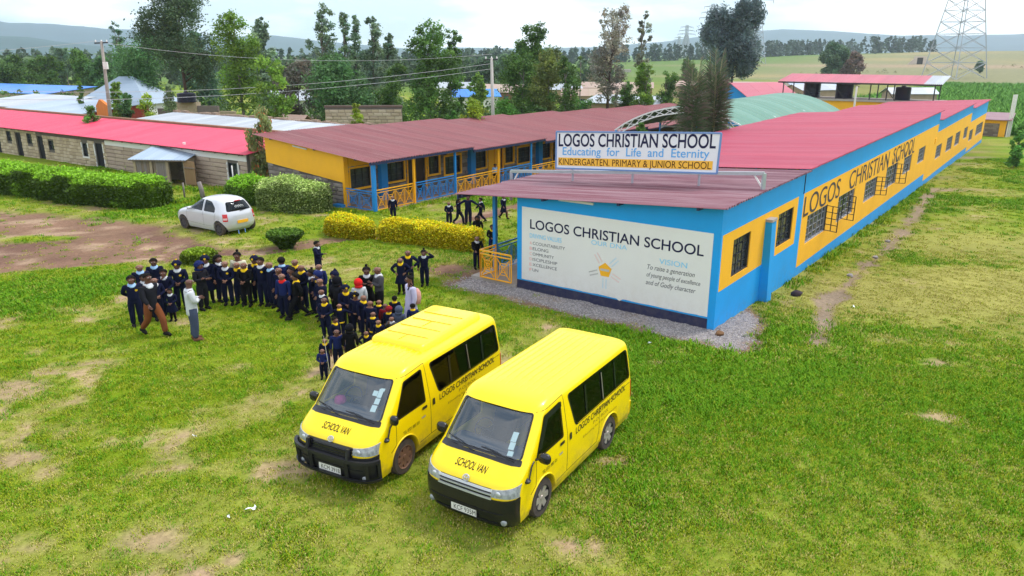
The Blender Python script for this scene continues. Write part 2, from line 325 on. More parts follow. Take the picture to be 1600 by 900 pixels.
# ================================================================ school blocks
M_blue = mat('blue_wall_paint', (.008, .34, .82), .6, .3, var=.5, vs=.8, col2=(.02, .26, .60), bump=.05, bs=60)
M_yel = mat('yellow_wall_paint', (.95, .475, .02), .6, .3, var=.5, vs=.9, col2=(.78, .38, .03), bump=.05, bs=60)
M_white = mat('white_wall_paint', (.76, .75, .74), .6, .3, var=.3, vs=1.1, col2=(.66, .63, .58))
M_navy = mat('navy_skirting_paint', (.012, .018, .07), .6, .3, var=.4, vs=5, col2=(.12, .10, .10))
M_navytx = mat('navy_sign_paint', (.016, .017, .06), .7, .2)
M_browntx = mat('dark_brown_sign_paint', (.06, .02, .012), .7, .2)
M_bluetx = mat('light_blue_sign_paint', (.12, .40, .78), .7, .2)
M_cyantx = mat('pale_cyan_sign_paint', (.25, .60, .85), .7, .2)
M_redtx = mat('faded_red_sign_paint', (.85, .38, .36), .7, .2)
M_greytx = mat('thin_black_sign_paint', (.10, .10, .12), .7, .2)
M_brush = mat('faded_navy_wall_lettering', (.055, .05, .06), .7, .2)
M_glass = mat('dark_window_glass', (.02, .024, .035), .12, .6, var=.5, vs=3, col2=(.10, .12, .15))
M_steel = mat('grey_window_steel', (.33, .33, .36), .5, .4, var=.3, vs=8)
M_dark = mat('dark_steel', (.03, .03, .035), .5, .4)
M_ystl = mat('yellow_steel_paint', (.90, .42, .012), .45, .4)
M_bstl = mat('blue_steel_paint', (.015, .22, .60), .45, .4)
M_conc = mat('concrete', (.42, .38, .35), .9, .2, var=.5, vs=3, col2=(.30, .25, .21), bump=.2)
M_galv = mat('galvanised_steel', (.48, .52, .58), .4, .5, metal=.6, var=.3, vs=3)
M_fasc = mat('dark_blue_fascia', (.03, .045, .12), .6, .3)
M_door = mat('dark_brown_door_leaf', (.035, .022, .018), .5, .4)
M_stone = [mat('grey_stone_%d' % i, c, .9, .2, var=.5, vs=6, bump=.5, bs=14) for i, c in enumerate([(.27, .225, .20), (.33, .285, .255), (.21, .175, .16)])]
M_tan = [mat('tan_stone_%d' % i, c, .9, .2, var=.5, vs=5, bump=.5, bs=12) for i, c in enumerate([(.52, .42, .29), (.45, .36, .25), (.58, .48, .35)])]
M_mortar = mat('mortar', (.16, .14, .125), .95, .1, var=.4, vs=6)
def roofmat(name, c, c2, var=.6): return mat(name, c, .42, .4, var=var, vs=1.6, col2=c2, stretch=(.16, 8.0, 1), band=(.40, .62))  # streaks down the slope: valley dirt plus rib shading put into the colour
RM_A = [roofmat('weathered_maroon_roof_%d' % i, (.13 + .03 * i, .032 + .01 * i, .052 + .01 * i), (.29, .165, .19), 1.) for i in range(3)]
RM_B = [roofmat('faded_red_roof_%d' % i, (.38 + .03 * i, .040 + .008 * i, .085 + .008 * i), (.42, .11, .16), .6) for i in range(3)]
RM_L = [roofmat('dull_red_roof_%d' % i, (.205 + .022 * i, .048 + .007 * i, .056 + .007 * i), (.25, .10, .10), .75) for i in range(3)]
RM_P = [roofmat('pink_roof_%d' % i, (.66, .028 + .01 * i, .085 + .012 * i), (.66, .09, .15), .7) for i in range(3)]
RM_W = [roofmat('pale_grey_iron_roof_%d' % i, (.44 - .04 * i, .48 - .04 * i, .53 - .04 * i), (.30, .31, .34), .8) for i in range(3)]
RM_G = [roofmat('blue_grey_iron_roof_%d' % i, (.30 + .03 * i, .38 + .03 * i, .48 + .03 * i), (.22, .29, .38), .5) for i in range(3)]
RM_U = [roofmat('bright_blue_roof_%d' % i, (.03, .17 + .02 * i, .62), (.05, .22, .55), .5) for i in range(3)]
RM_R = [roofmat('rusty_iron_roof_%d' % i, (.33, .20 + .02 * i, .15), (.40, .30, .26), .8) for i in range(3)]
def pbox(m, place, a0, a1, d0, d1, z0, z1, mi=0):
    q = [place(a, d, z) for z in (z0, z1) for a, d in ((a0, d0), (a1, d0), (a1, d1), (a0, d1))]
    m.add(q, [(0, 1, 2, 3), (7, 6, 5, 4), (0, 4, 5, 1), (1, 5, 6, 2), (2, 6, 7, 3), (3, 7, 4, 0)], mi)
def corrugated(width, length, drop, mats, wave=.18, amp=.034, name='roof_sheet'):
    """three sheets sharing shape: x 0..-length downhill, y 0..width"""
    n = max(1, round(width / wave)) * 6; ys = np.linspace(0, width, n + 1); zs = amp * np.sin(ys / wave * 2 * math.pi)
    V = [(0, y, z) for y, z in zip(ys, zs)] + [(-length, y, z - drop) for y, z in zip(ys, zs)]
    F = [(i, i + n + 1, i + n + 2, i + 1) for i in range(n)]
    return [np_mesh(name, V, F, m, True) for m in mats]
def sheets(parent, meshes, x, y0, y1, zf, width, rng, name='roof_sheet', under=.0):
    n = max(1, round((y1 - y0) / width)); st = (y1 - y0) / n
    for i in range(n):
        y = y0 + i * st; o = link(name, meshes[rng.choice([0, 1, 2])], parent, (x, y, zf(y) + (.004 if i % 2 else 0) + rng.uniform(-.004, .004)))
        o.scale = (1 + rng.uniform(-.006, .004), st / width * 1.07, 1)
def window(parent, place, a0, a1, z0, z1, nx, ny, fm, border=.05, glass=None, casement=None, name='window'):
    m = MB()
    for q in ((a0, a0 + border, z0, z1), (a1 - border, a1, z0, z1), (a0 + border, a1 - border, z0, z0 + border), (a0 + border, a1 - border, z1 - border, z1)): pbox(m, place, q[0], q[1], .03, .11, q[2], q[3])
    for i in range(1, nx): a = a0 + (a1 - a0) * i / nx; pbox(m, place, a - .014, a + .014, .05, .08, z0 + border, z1 - border)
    for j in range(1, ny): z = z0 + (z1 - z0) * j / ny; pbox(m, place, a0 + border, a1 - border, .082, .10, z - .012, z + .012)
    o = m.build(name, fm, parent)
    p = MB(); p.add([place(a0 + .01, .115, z0 + .01), place(a1 - .01, .115, z0 + .01), place(a1 - .01, .115, z1 - .01), place(a0 + .01, .115, z1 - .01)], [(0, 1, 2, 3)]); p.build('pane', glass or M_glass, o)
    if casement:
        for ah, sgn in casement:            # hinge position along the wall, side it swings to
            c = MB(); L = (a1 - a0) / nx * 1.0; ca, sa = math.cos(R(70)), math.sin(R(70)); T = lambda t, z: place(ah + sgn * t * ca, .02 - t * sa, z)
            for t in (0, L * .5, L): c.bar(T(t, z0 + .05), T(t, z1 - .05), .014)
            for k in range(5): z = z0 + .05 + (z1 - z0 - .1) * k / 4; c.bar(T(0, z), T(L, z), .012)
            c.build('casement', M_dark, o)
    return o
rng = random.Random(5)
# ---------------------------------------------------------------- right block
rb = thing('school_block', 'long blue and yellow classroom block with red iron roof and painted white gable', 'building', LW(0, 0, 0), -AZ)
RAKE = .0065; SL = .0626
def side(a, d, z): return (-d, a, z + (RAKE * a if z > 1.95 else 0))
secs = [  # y0, y1, z bottom, nominal top, openings, upper paint line, lower paint line(s)
    (0, 7.5, -.9, 3.38, [(1.0, 2.4, 1.2, 2.3), (4.95, 6.55, 1.25, 2.33)], 2.6, 1.0),
    (7.5, 38, -1.5, 3.44, [(8.4, 11.1, .68, 1.74), (12.75, 15.5, .68, 1.77), (17.5, 20.0, .75, 1.70), (22.1, 25, .72, 1.82), (26.7, 29.1, .86, 1.82), (31.3, 33.7, .93, 1.86)], 2.6, -.02),
    (38, 57, -1.9, 2.83, [(38.5, 41, .42, 1.34), (43.4, 46.4, .38, 1.42), (48, 50.8, .37, 1.42), (53.2, 55.6, .46, 1.4)], 2.05, -.48),
    (57, 70, -2.2, 2.41, [(57.5, 60.1, -.1, .86), (62.5, 68.2, -.1, .94)], 1.62, -.92)]
for k, (y0, y1, zb, zt, op, up, lo) in enumerate(secs):
    def paint(a, z, k=k, up=up, lo=lo):
        if z > up: return 0
        if k == 0: return 1 if z > lo and (.12 < a < 7.0) else 0
        if k == 1: return 1 if z > (lo if a < 34.6 else -.5) and a > 7.62 else 0
        return 1 if z > lo else 0
    ex = [.12, 7.0, 7.62, 34.6]
    w_ = wallgrid(op, y0, y1, zb, zt, .2, side, (), paint, ex, [up, lo, -.5, 1.96])
    wall = w_.build('wall', [M_blue, M_yel], rb)
    for i, (a0, a1, z0, z1) in enumerate(op):
        small = a1 - a0 < 1.8
        cs = None
        if k == 1 and i in (0, 1, 2, 3): cs = [[(a1 - .05, -1)], [(a0 + .9, -1)], [(a1 - .02, 1)], [(a1 - .6, 1)]][i]
        window(rb, side, a0, a1, z0, z1, 3 if small else (8 if a1 - a0 > 4 else 5), 4, M_steel if k else M_dark, .04, casement=cs)
pil = MB(); pil.prism([(0, 3.66, -.8), (.30, 3.66, -.8), (.20, 3.66, 2.33), (0, 3.66, 2.42)], (0, .42, 0)); pil.box(-.0, .22, 3.63, 4.11, 2.36, 2.44, 1); pil.build('pilaster', [M_blue, M_conc], rb)
dp = MB(); dp.bar((.012, 7.5, 3.42), (.012, 7.5, 2.66), .012); dp.build('dark_wall_line', M_dark, rb)  # thin dark line down the blue band at the section joint, no pipe here
cp_ = MB(); cp_.box(-.02, .05, 37.2, 37.8, 1.62, 1.95); cp_.build('vent_block', M_yel, rb)
def front(a, d, z): return (a, d, z + (SL * a * (z - 2.68) / .70 if z > 2.68 else 0))
fwall = wallgrid([], -6.75, -.2, -.4, 3.38, .2, front, (), lambda a, z: 1 if z < .22 else 0, np.linspace(-6.5, -.4, 8), [.22, 2.68]).build('front_wall', [M_blue, M_navy], rb)
bm_ = []; nb = 60
for i in range(nb + 1):
    a = -6.56 + 6.35 * i / nb; bm_.append((a, -.008, .27 + .03 * (fbm(np.array([a * 4]), np.array([0.]), 1, 3, 2)[0] - .5) + (-.06 if abs(a + 3.0) < .05 else 0)))
pan = MB(); pan.add(bm_ + [(b[0], -.008, 2.655) for b in bm_], [(i, i + 1, nb + 2 + i, nb + 1 + i) for i in range(nb)])
panel = pan.build('painted_panel', M_white, fwall)
fp = lambda d: (lambda x, z: (x, -d, z))
lettering('LOGOS CHRISTIAN SCHOOL', -6.24, -.45, 1.985, 2.285, fp(.012), M_navytx, panel, bold=.012)
lettering('DRIVING VALUES', -6.25, -5.05, 1.69, 1.83, fp(.012), M_cyantx, panel, bold=.012)
for i, t in enumerate(['ACCOUNTABILITY', 'BELONG', 'COMMUNITY', 'DISCIPLESHIP', 'EXCELLENCE', 'FUN']):
    wd = [1.33, .72, .93, 1.06, 1.05, .34][i]; z = 1.47 - .176 * i
    lettering(t[0], -6.25, -6.16, z, z + .1, fp(.012), M_redtx, panel)
    lettering(t[1:], -6.13, -6.25 + wd, z, z + .1, fp(.012), M_greytx, panel)
lettering('OUR DNA', -3.99, -2.79, 1.8, 1.94, fp(.012), M_cyantx, panel)
lettering('VISION', -1.75, -.9, 1.565, 1.72, fp(.012), M_cyantx, panel, bold=.005)
for t, x0, x1, z0, z1 in (('To raise a generation', -2.11, -.66, 1.30, 1.49), ('of young people of excellence', -2.12, -.48, 1.08, 1.26), ('and of Godly character', -2.13, -.6, .84, 1.03)):
    lettering(t, x0, x1, z0, z1, fp(.012), M_greytx, panel, shear=.25)
pg = MB(); pc = (-3.49, 1.07); pg.poly([(pc[0] + .235 * math.sin(k * 2 * math.pi / 5), -.013, pc[1] + .235 * math.cos(k * 2 * math.pi / 5)) for k in range(5)]); pg.build('pentagon_emblem', M_yel, panel)
eb = MB(); eb.poly([(pc[0] - .15, -.017, pc[1] - .03), (pc[0] + .15, -.017, pc[1] - .03), (pc[0] + .15, -.017, pc[1] + .04), (pc[0] - .15, -.017, pc[1] + .04)]); eb.build('emblem_band', mat('grey_sign_paint', (.5, .5, .48)), panel)
for k, (ang, t, mm) in enumerate([(125, 'GODLY WALK', M_redtx), (45, 'SERVANT LEADER', M_cyantx), (-25, 'WHOLE PERSON', M_redtx), (-90, 'CHARACTER', M_cyantx), (200, 'LEARNING', M_greytx)]):
    ca, sa = math.cos(R(ang)), math.sin(R(ang))
    for row in (-1, 1):
        q = MB(); # faint brush strokes of each ray
        for i in range(9):
            r0 = .27 + .035 * i; o_ = row * .055; q.poly([(pc[0] + ca * r - sa * (o_ + h), -.012, pc[1] + sa * r + ca * (o_ + h)) for r, h in ((r0, -.02), (r0 + .012, -.02), (r0 + .012, .02), (r0, .02))])
        tag(q.build('ray_lettering', mm, panel), kind='stuff')
tl = MB(); tl.box(-5.16, -3.95, -.06, -.0, 3.0, 3.07); tl.build('tube_lamp', M_white, rb)
lettering('LOGOS', 7.75, 12.7, 1.79, 2.47, lambda x, z: (.008, x, z + RAKE * x * (z > 1.95)), M_brush, rb, bold=.004)
lettering('CHRISTIAN', 14.2, 22.2, 1.84, 2.50, lambda x, z: (.008, x, z + RAKE * x * (z > 1.95)), M_brush, rb, bold=.004)
lettering('SCHOOL', 23.2, 29.5, 1.86, 2.52, lambda x, z: (.008, x, z + RAKE * x * (z > 1.95)), M_brush, rb, bold=.004)
cw = wallgrid([(y, y + 1.6, .9, 1.9) for y in (1, 4, 11, 15, 22, 26)] + [(y, y + 1., -.2, 1.9) for y in (7.8, 18.5, 29.5)], .2, 69.8, -2, 2.35, .2, lambda a, d, z: (-6.75 + d, a, z)).build('courtyard_wall', M_yel, rb)
bw = MB(); bw.box(-6.75, -.2, 69.8, 70, -2.2, 2.3); bw.build('rear_wall', M_yel, rb)
ds_ = MB(); ds_.box(-6.7, -.25, 1, 69, -.5, -.4); ds_.build('floor_slab', M_conc, rb)
rf = MB()
for (y0, y1, zb, zt, *_r) in secs:
    for x in (-.6, -3, -5.6, -8.8): rf.bar((x, y0 - (.3 if y0 == 0 else -.05), zt + RAKE * y0 + SL * x - .03), (x, y1 - .05, zt + RAKE * y1 + SL * x - .03), .035)
    rf.box(-9.0, -8.95, y0 - (.32 if y0 == 0 else -.06), y1 - .1, zt + RAKE * y0 - SL * 9 - .14, zt + RAKE * y0 - SL * 9 - .01, 0)
roof = rf.build('roof', M_fasc, rb)
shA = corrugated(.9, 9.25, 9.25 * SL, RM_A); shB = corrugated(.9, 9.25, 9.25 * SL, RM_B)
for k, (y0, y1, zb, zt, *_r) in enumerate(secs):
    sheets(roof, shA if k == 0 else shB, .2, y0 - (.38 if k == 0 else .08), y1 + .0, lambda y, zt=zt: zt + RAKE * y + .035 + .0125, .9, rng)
vs_ = MB(); vs_.box(-8.65, -6.76, -.05, 7.5, -.5, .03); vs_.box(-8.65, -6.76, 7.5, 30, -.9, -.25); vs_.build('verandah_floor', M_conc, rb)
def rail_panel(name, p, q, z0, z1, m, parent, cells, base=0.):
    """decorative steel railing between two points, boxes with crossing diamonds; p, q in local (x, y)"""
    P = lambda t, z: (p[0] + (q[0] - p[0]) * t, p[1] + (q[1] - p[1]) * t, z); b = MB(); H_ = z1 - z0
    b.bar(P(0, z1), P(1, z1), .024); b.bar(P(0, z1 - .13 * H_), P(1, z1 - .13 * H_), .018); b.bar(P(0, z0), P(1, z0), .02)
    for c in range(cells + 1): b.bar(P(c / cells, z0), P(c / cells, z1 - .13 * H_ if 0 < c < cells else z1), .018)
    for c in range(cells):
        a, e = (c + .1) / cells, (c + .9) / cells; lo, hi = z0 + .06 * H_, z1 - .19 * H_; mz = (lo + hi) / 2; mt = (a + e) / 2
        for u0, v0, u1, v1 in ((a, lo, e, hi), (a, hi, e, lo)): b.bar(P(u0, v0), P(u1, v1), .011)
        for f in (.30, .58):
            k = (e - a) / 2 * f; h = (hi - lo) / 2 * f; pts = [P(mt - k, mz - h), P(mt + k, mz - h), P(mt + k, mz + h), P(mt - k, mz + h)]
            for i in range(4): b.bar(pts[i], pts[(i + 1) % 4], .010)
        b.bar(P(a, lo), P(a, hi), .010); b.bar(P(e, lo), P(e, hi), .010)
    return b.build(name, m, parent)
rail_panel('railing', (-8.2, -.12), (-6.9, -.12), .08, 1.0, M_ystl, rb, 2)
rail_panel('railing', (-8.2, -.12), (-8.2, .75), .08, 1.0, M_ystl, rb, 1)
rail_panel('railing', (-8.3, 1.0), (-8.3, 3.4), .02, .95, M_bstl, rb, 3)
rail_panel('railing', (-6.85, 3.4), (-8.3, 3.4), .02, .95, M_bstl, rb, 2)
rail_panel('railing', (-8.3, 5.2), (-8.3, 8.2), .02, .95, M_ystl, rb, 4)
for y, mm in ((.85, M_bstl), (3.5, M_bstl), (5.1, M_ystl), (8.3, M_bstl), (11.5, M_ystl), (14.6, M_bstl), (17.8, M_ystl), (21, M_bstl)):
    p = MB(); p.box(-8.36, -8.24, y - .06, y + .06, -.5, 2.81); p.build('post', mm, rb)
# ---------------------------------------------------------------- roof sign
sg = thing('sign_board', 'white school name board on a grey steel frame above the maroon roof', 'sign', LW(-4.6, 3.0, 2.9), -AZ)
fr = MB(); zt = lambda x: 3.44 - 2.9 + .0626 * (x) + .62 + .0626 * .0
gx0, gx1 = -4.6, 4.6; zz = lambda w: (3.92 + .082 * (w)) - 2.9     # top tube height along the roof slope
X = lambda w: w + 4.6
fr.bar((X(-9.2), 0, zz(-9.2)), (X(.02), 0, zz(.02)), .05)
fr.bar((X(-9.2), 0, zz(-9.2)), (X(-9.2), 0, 2.1 - 2.9), .05); fr.bar((X(.02), 0, zz(.02)), (X(.02), 0, 3.4 - 2.9), .05)
fr.bar((X(-8.85), 0, zz(-8.9)), (X(-9.17), .0, zz(-9.2) - .5), .022, 1); fr.bar((X(-.3), 0, zz(-.3)), (X(0), .0, zz(0) - .42), .022, 1)
for w in (-6.6, -4.3, -2): fr.bar((X(w), .07, zz(w) + 1.1), (X(w), .07, 3.45 + .0626 * w - 2.88), .03)
fr.build('frame', [M_galv, M_white], sg)
bs = .058; ZB = lambda w: 3.80 + bs * (w + 1.4) - 2.9                     # bottom edge
brd = MB(); q = [(X(-7.22), -.055, ZB(-7.22)), (X(-1.4), -.055, ZB(-1.4)), (X(-1.36), -.055, ZB(-1.4) + 1.21), (X(-7.22), -.055, ZB(-7.22) + 1.25)]
brd.prism(q, (0, .035, 0)); board = brd.build('board', mat('white_sign_board', (.76, .78, .82), .5, .3, var=.2, vs=2, col2=(.66, .68, .72)), sg)
ed = MB()
for i in range(4): ed.bar(q[i], q[(i + 1) % 4], .025)
ed.build('border', mat('blue_grey_sign_edge', (.16, .27, .52), .5, .3), board)
sp_ = lambda d: (lambda x, z: (X(x), -.058 - d, ZB(x) + z))
ys_ = MB(); ys_.add([sp_(.003)(a, z) for a, z in ((-7.12, .10), (-1.55, .10), (-1.55, .37), (-7.12, .37))], [(0, 1, 2, 3)]); ys_.build('yellow_strip', mat('sign_yellow', (.90, .50, .06), .6, .3), board)
lettering('LOGOS CHRISTIAN SCHOOL', -7.12, -1.50, .76, 1.18, sp_(.004), M_navytx, board, bold=.016)
lettering('Educating  for  Life  and  Eternity', -6.95, -1.68, .37, .73, sp_(.004), M_bluetx, board, bold=.006)
lettering('KINDERGARTEN. PRIMARY & JUNIOR SCHOOL', -7.1, -1.6, .125, .345, sp_(.007), M_browntx, board, bold=.0)
# ================================================================ left classroom block
def stone_course(parent, place, a0, a1, z0, z1, openings, mats, rng, bh=.2, bl=.42, top=None, limit=400, name='stone_block'):
    """rough faced stone blocks on a wall, each an object; sizes vary, joints recessed"""
    shapes = []
    for k in range(3):
        for m in mats:
            b = MB(); w, h = 1, 1; q = .05 + .02 * k
            b.add([(0, 0, 0), (w, 0, 0), (w, 0, h), (0, 0, h), (.03 + .01 * k, -q, .06), (w - .03, -q, .07), (w - .02, -q * .8, h - .06), (.03, -q, h - .07), (w * .5, -q * 1.35, h * .5)],
                  [(0, 1, 5, 4), (1, 2, 6, 5), (2, 3, 7, 6), (3, 0, 4, 7), (4, 5, 8), (5, 6, 8), (6, 7, 8), (7, 4, 8)]); shapes.append(b.mesh(name, m))
    n = 0; nz = int((z1 - z0) / bh)
    for j in range(nz):
        z = z0 + (z1 - z0) * j / nz; a = a0 - rng.random() * bl * .5 * (j % 2)
        while a < a1:
            L_ = bl * rng.uniform(.75, 1.3); s0, s1 = max(a, a0), min(a + L_, a1); a += L_
            if s1 - s0 < .06: continue
            zc = z + bh / 2
            for o in openings:
                if o[2] - bh * .45 < zc < o[3] + bh * .45 and s0 < o[1] and s1 > o[0]:
                    if s0 < o[0] and s1 - o[0] < s1 - s0: s1 = min(s1, o[0])
                    elif s1 > o[1]: s0 = max(s0, o[1])
                    else: s1 = s0
            mid = (s0 + s1) / 2
            if s1 - s0 < .06: continue
            if top and z + bh > top(mid): continue
            p = Vector(place(s0 + .008, 0, z + .008)); p1 = Vector(place(s1 - .008, 0, z + .008)); d = p1 - p
            o = link(name, rng.choice(shapes), parent, p); o.rotation_euler = (0, 0, math.atan2(d.y, d.x)); o.scale = (d.length, rng.uniform(.4, .7), (z1 - z0) / nz - .016); n += 1
            if n >= limit: return n
    return n
M_stw = mat('verandah_stone', (.24, .20, .18), .9, .2, var=.5, vs=4, bump=.4, bs=10)
lb = thing('school_block', 'stone classroom block with dull red roof, yellow gable band and railed verandah', 'building', LW(-19.7, 6.06, -.12), -AZ)
SLL = .089
def eave(y): return 2.42 - (0 if y < 7.5 else .17 if y < 14.7 else .34 if y < 22 else .5 if y < 29 else .68 if y < 37 else .84 if y < 45 else 1.0)
# gable wall: x -8.2..-2.1
gab = lambda a, d, z: (a, d, z)
g_top = lambda a: 2.40 - SLL * a
gw = MB(); gw.add([(-8.2, .02, -.6), (-2.1, .02, -.6), (-2.1, .02, g_top(-2.1)), (-8.2, .02, g_top(-8.2)), (-8.2, .2, -.6), (-2.1, .2, -.6), (-2.1, .2, g_top(-2.1)), (-8.2, .2, g_top(-8.2))], [(0, 1, 2, 3), (7, 6, 5, 4), (1, 5, 6, 2), (0, 3, 7, 4), (2, 6, 7, 3)])
gwall = gw.build('gable_wall', M_mortar, lb)
yb = MB(); h0 = 1.02; yb.prism([(-8.22, -.06, h0 - SLL * -8.2 * 1), (-2.05, -.06, h0 + .19), (-2.05, -.06, g_top(-2.05)), (-8.22, -.06, g_top(-8.22))], (0, .07, 0)); yb.build('yellow_band', M_yel, gwall)
cn_ = MB(); cn_.box(-2.16, -2.0, -.075, .2, -.6, 2.56); cn_.build('corner_post', M_ystl, lb)
tl = MB(); tl.bar((-5.8, -.1, g_top(-5.8) - .12), (-4.7, -.1, g_top(-4.7) - .12), .03); tl.build('tube_lamp', M_white, lb)
stone_course(gwall, lambda a, d, z: (a, .02 + d, z), -8.2, -2.16, -.5, 1.75, [], M_stone, rng, .20, .55, lambda a: 1.05 - SLL * a)
# verandah wall at x=-2.1, running away
vw = lambda a, d, z: (-2.1 - d, a, z)
v_op = []; wins = []; doors = []
for k in range(8):
    y = k * 3.6; e = eave(y + 1.5) - 2.42
    if k % 2 == 0: wins += [(y + .35, y + 1.75, .85 + e, 1.85 + e), (y + 2.9, y + 4.2, .85 + e, 1.85 + e)]
    else: doors += [(y + .9, y + 2.3, -.05 + e, 1.95 + e)]; wins += [(y + 2.55, y + 3.45, .85 + e, 1.85 + e)]
wins = [w for w in wins if w[1] < 28]
vwall = wallgrid(wins + doors, 0.2, 29, -1.2, 2.02, .2, vw).build('verandah_wall', M_mortar, lb)
stone_course(vwall, lambda a, d, z: (-2.1 - d, a, z), .2, 22, -.5, 2.1, wins + doors, M_stone, rng, .22, .6, limit=300)
for w in wins:
    window(lb, vw, *w, 3, 3, M_dark, .03)
    b = MB(); 
    for q in ((w[0] - .1, w[0], w[2] - .1, w[3] + .1), (w[1], w[1] + .1, w[2] - .1, w[3] + .1), (w[0], w[1], w[2] - .1, w[2]), (w[0], w[1], w[3], w[3] + .1)): pbox(b, vw, q[0], q[1], -.075, .0, q[2], q[3])
    b.build('window_surround', M_yel, lb)
for i, d in enumerate(doors):
    b = MB(); a0, a1, z0, z1 = d
    pbox(b, vw, a0, a1, .1, .14, z0, z1); dr = b.build('door', M_door if i != 1 else M_yel, lb)
    hb = MB(); pbox(hb, vw, (a0 + a1) / 2 - .02, (a0 + a1) / 2 + .02, .05, .1, z0 + .05, z1); hb.build('handle_bar', M_ystl, dr)
    b = MB()
    for q in ((a0 - .09, a0, z0, z1 + .09), (a1, a1 + .09, z0, z1 + .09), (a0, a1, z1, z1 + .09)): pbox(b, vw, q[0], q[1], -.075, .0, q[2], q[3])
    b.build('door_frame', M_ystl, lb)
for y in (2.25, 9.6, 16.8, 23.5):
    b = MB(); b.box(-2.1, -1.78, y, y + .45, -.8, min(2.3, eave(y) + .06)); b.build('pilaster', M_bstl, lb)
for y in (.0, 7.5, 14.7):
    yb = MB(); yb.box(-2.09, -2.02, y + .25, y + 7.2, 1.98 + eave(y + .1) - 2.42, 2.5 + eave(y + .1) - 2.42); yb.build('yellow_band', M_yel, lb)
fl = MB()
for y0, y1, z in ((-.12, 7.5, .02), (7.5, 14.7, -.12), (14.7, 22, -.3), (22, 29, -.46)): fl.box(-2.1, .12, y0, y1, z - 1.0, z - .02)
fl.build('verandah_floor', mat('earthy_concrete', (.34, .23, .19), .9, .2, var=.5, vs=3), lb)
posts = [0, 2.8, 6.05, 9.95, 13.3, 16.7, 20, 23.4, 26.8]
for i, y in enumerate(posts):
    r = .085 if i == 0 else .05; p = MB(); p.box(-r, r, y - r, y + r, -.7, eave(y) - .06); p.build('post', M_bstl if i % 2 == 0 else M_ystl, lb)
for i in range(len(posts) - 1):
    e = eave(posts[i] + 1.5) - 2.42
    rail_panel('railing', (0, posts[i] + .1), (0, posts[i + 1] - .08), .05 + e, 1.02 + e, M_ystl if i % 2 == 0 else M_bstl, lb, 4 if i == 0 else 5)
rail_panel('railing', (-2.05, 0), (-.1, 0), .05, .95, M_bstl, lb, 2)
st = MB(); st.box(-2.7, -2.06, -.35, .0, -.5, .12); st.box(-2.5, -2.06, -.7, -.35, -.5, -.03); st.build('step', M_bstl, lb)
rf = MB()
cuts = [(-.35, 7.5), (7.5, 14.7), (14.7, 22), (22, 29), (29, 37), (37, 45), (45, 52)]
for y0, y1 in cuts:
    e = eave(y0 + .5)
    rf.box(.12, .17, y0, y1 - .03, e - .13, e + .02)
    for x in (-1, -4, -7.5): rf.bar((x, y0 + .1, e - SLL * x - .04), (x, y1 - .1, e - SLL * x - .04), .035)
roof = rf.build('roof', M_fasc, lb)
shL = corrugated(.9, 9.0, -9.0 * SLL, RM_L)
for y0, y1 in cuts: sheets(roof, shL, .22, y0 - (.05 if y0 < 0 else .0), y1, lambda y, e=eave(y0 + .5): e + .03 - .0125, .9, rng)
bk = MB(); bk.box(-8.2, -8.0, .2, 29, -1.2, 2.4); bk.box(-8.2, -8.0, 29, 51.8, -1.6, 1.95); bk.box(-2.3, -2.1, 29, 51.8, -1.6, 1.4); bk.box(-8.2, -2.1, 51.8, 52, -1.6, 1.4); bk.build('rear_wall', M_stw, lb)
# ---------------------------------------------------------------- pink roofed block on the left
PD = math.atan2(42.0 - 58.4, -14.8 + 39.2)
pb = thing('stone_row_building', 'low stone row building with bright pink iron roof and small dark windows', 'building', (-14.8, 42.0, -.13), PD)
# local x along the front (negative to the left), y to the back
ln = 40.; ez = 2.0
pl = lambda a, d, z: (a, d, z)
pw = []; pdoor = []
PWIN = [(-1.75, -.85, .55, 1.45), (-6.05, -5.2, .6, 1.55), (-17.6, -16.9, .65, 1.55), (-22.3, -21.5, .75, 1.45), (-25.4, -24.6, 1.0, 1.75), (-28.6, -27.8, 1.0, 1.75), (-32, -31.2, 1.0, 1.75)]
PDOOR = [(-16.0, -15.0, -.1, 1.65), (-23.9, -23.0, -.1, 1.65), (-27.2, -26.3, -.1, 1.7), (-30.6, -29.8, -.1, 1.7)]
pwall = wallgrid(PWIN + PDOOR, -ln, 0, -.6, ez, .2, pl).build('front_wall', M_mortar, pb)
stone_course(pwall, lambda a, d, z: (a, d, z), -14.6, 0, -.4, 1.62, PWIN + PDOOR, [mat('brown_stone_a', (.50, .39, .31), .9, .2, var=.4, vs=4, bump=.4, bs=10), mat('brown_stone_b', (.44, .34, .27), .9, .2, var=.4, vs=4, bump=.4, bs=10)], rng, .25, 1.1)
stone_course(pwall, lambda a, d, z: (a, d, z), -33, -14.6, -.1, 2.0, PWIN + PDOOR, M_tan, rng, .22, .42, limit=300)
wb = MB(); wb.box(-14.6, .0, -.05, -.0, 1.62, ez); wb.build('white_band', M_white, pb)
for w in PWIN[:3]:
    window(pb, pl, *w, 2, 4, M_dark, .03); b = MB()
    for q in ((w[0] - .1, w[0], w[2] - .1, w[3] + .05), (w[1], w[1] + .1, w[2] - .1, w[3] + .05), (w[0], w[1], w[2] - .1, w[2])): pbox(b, pl, q[0], q[1], -.05, .02, q[2], q[3])
    b.build('window_surround', M_white, pb)
for w in PWIN[3:]: window(pb, pl, *w, 2, 2, M_dark, .03)
for i, w in enumerate(PDOOR):
    b = MB(); pbox(b, pl, w[0], w[1], .1, .14, w[2], w[3]); b.build('door', mat('black_opening', (.012, .012, .02), .6, .2), pb)
    if i == 0:
        b = MB()
        for q in ((w[0] - .12, w[0], w[2], w[3]), (w[1], w[1] + .12, w[2], w[3])): pbox(b, pl, q[0], q[1], -.04, .02, q[2], q[3])
        b.build('door_frame', M_white, pb)
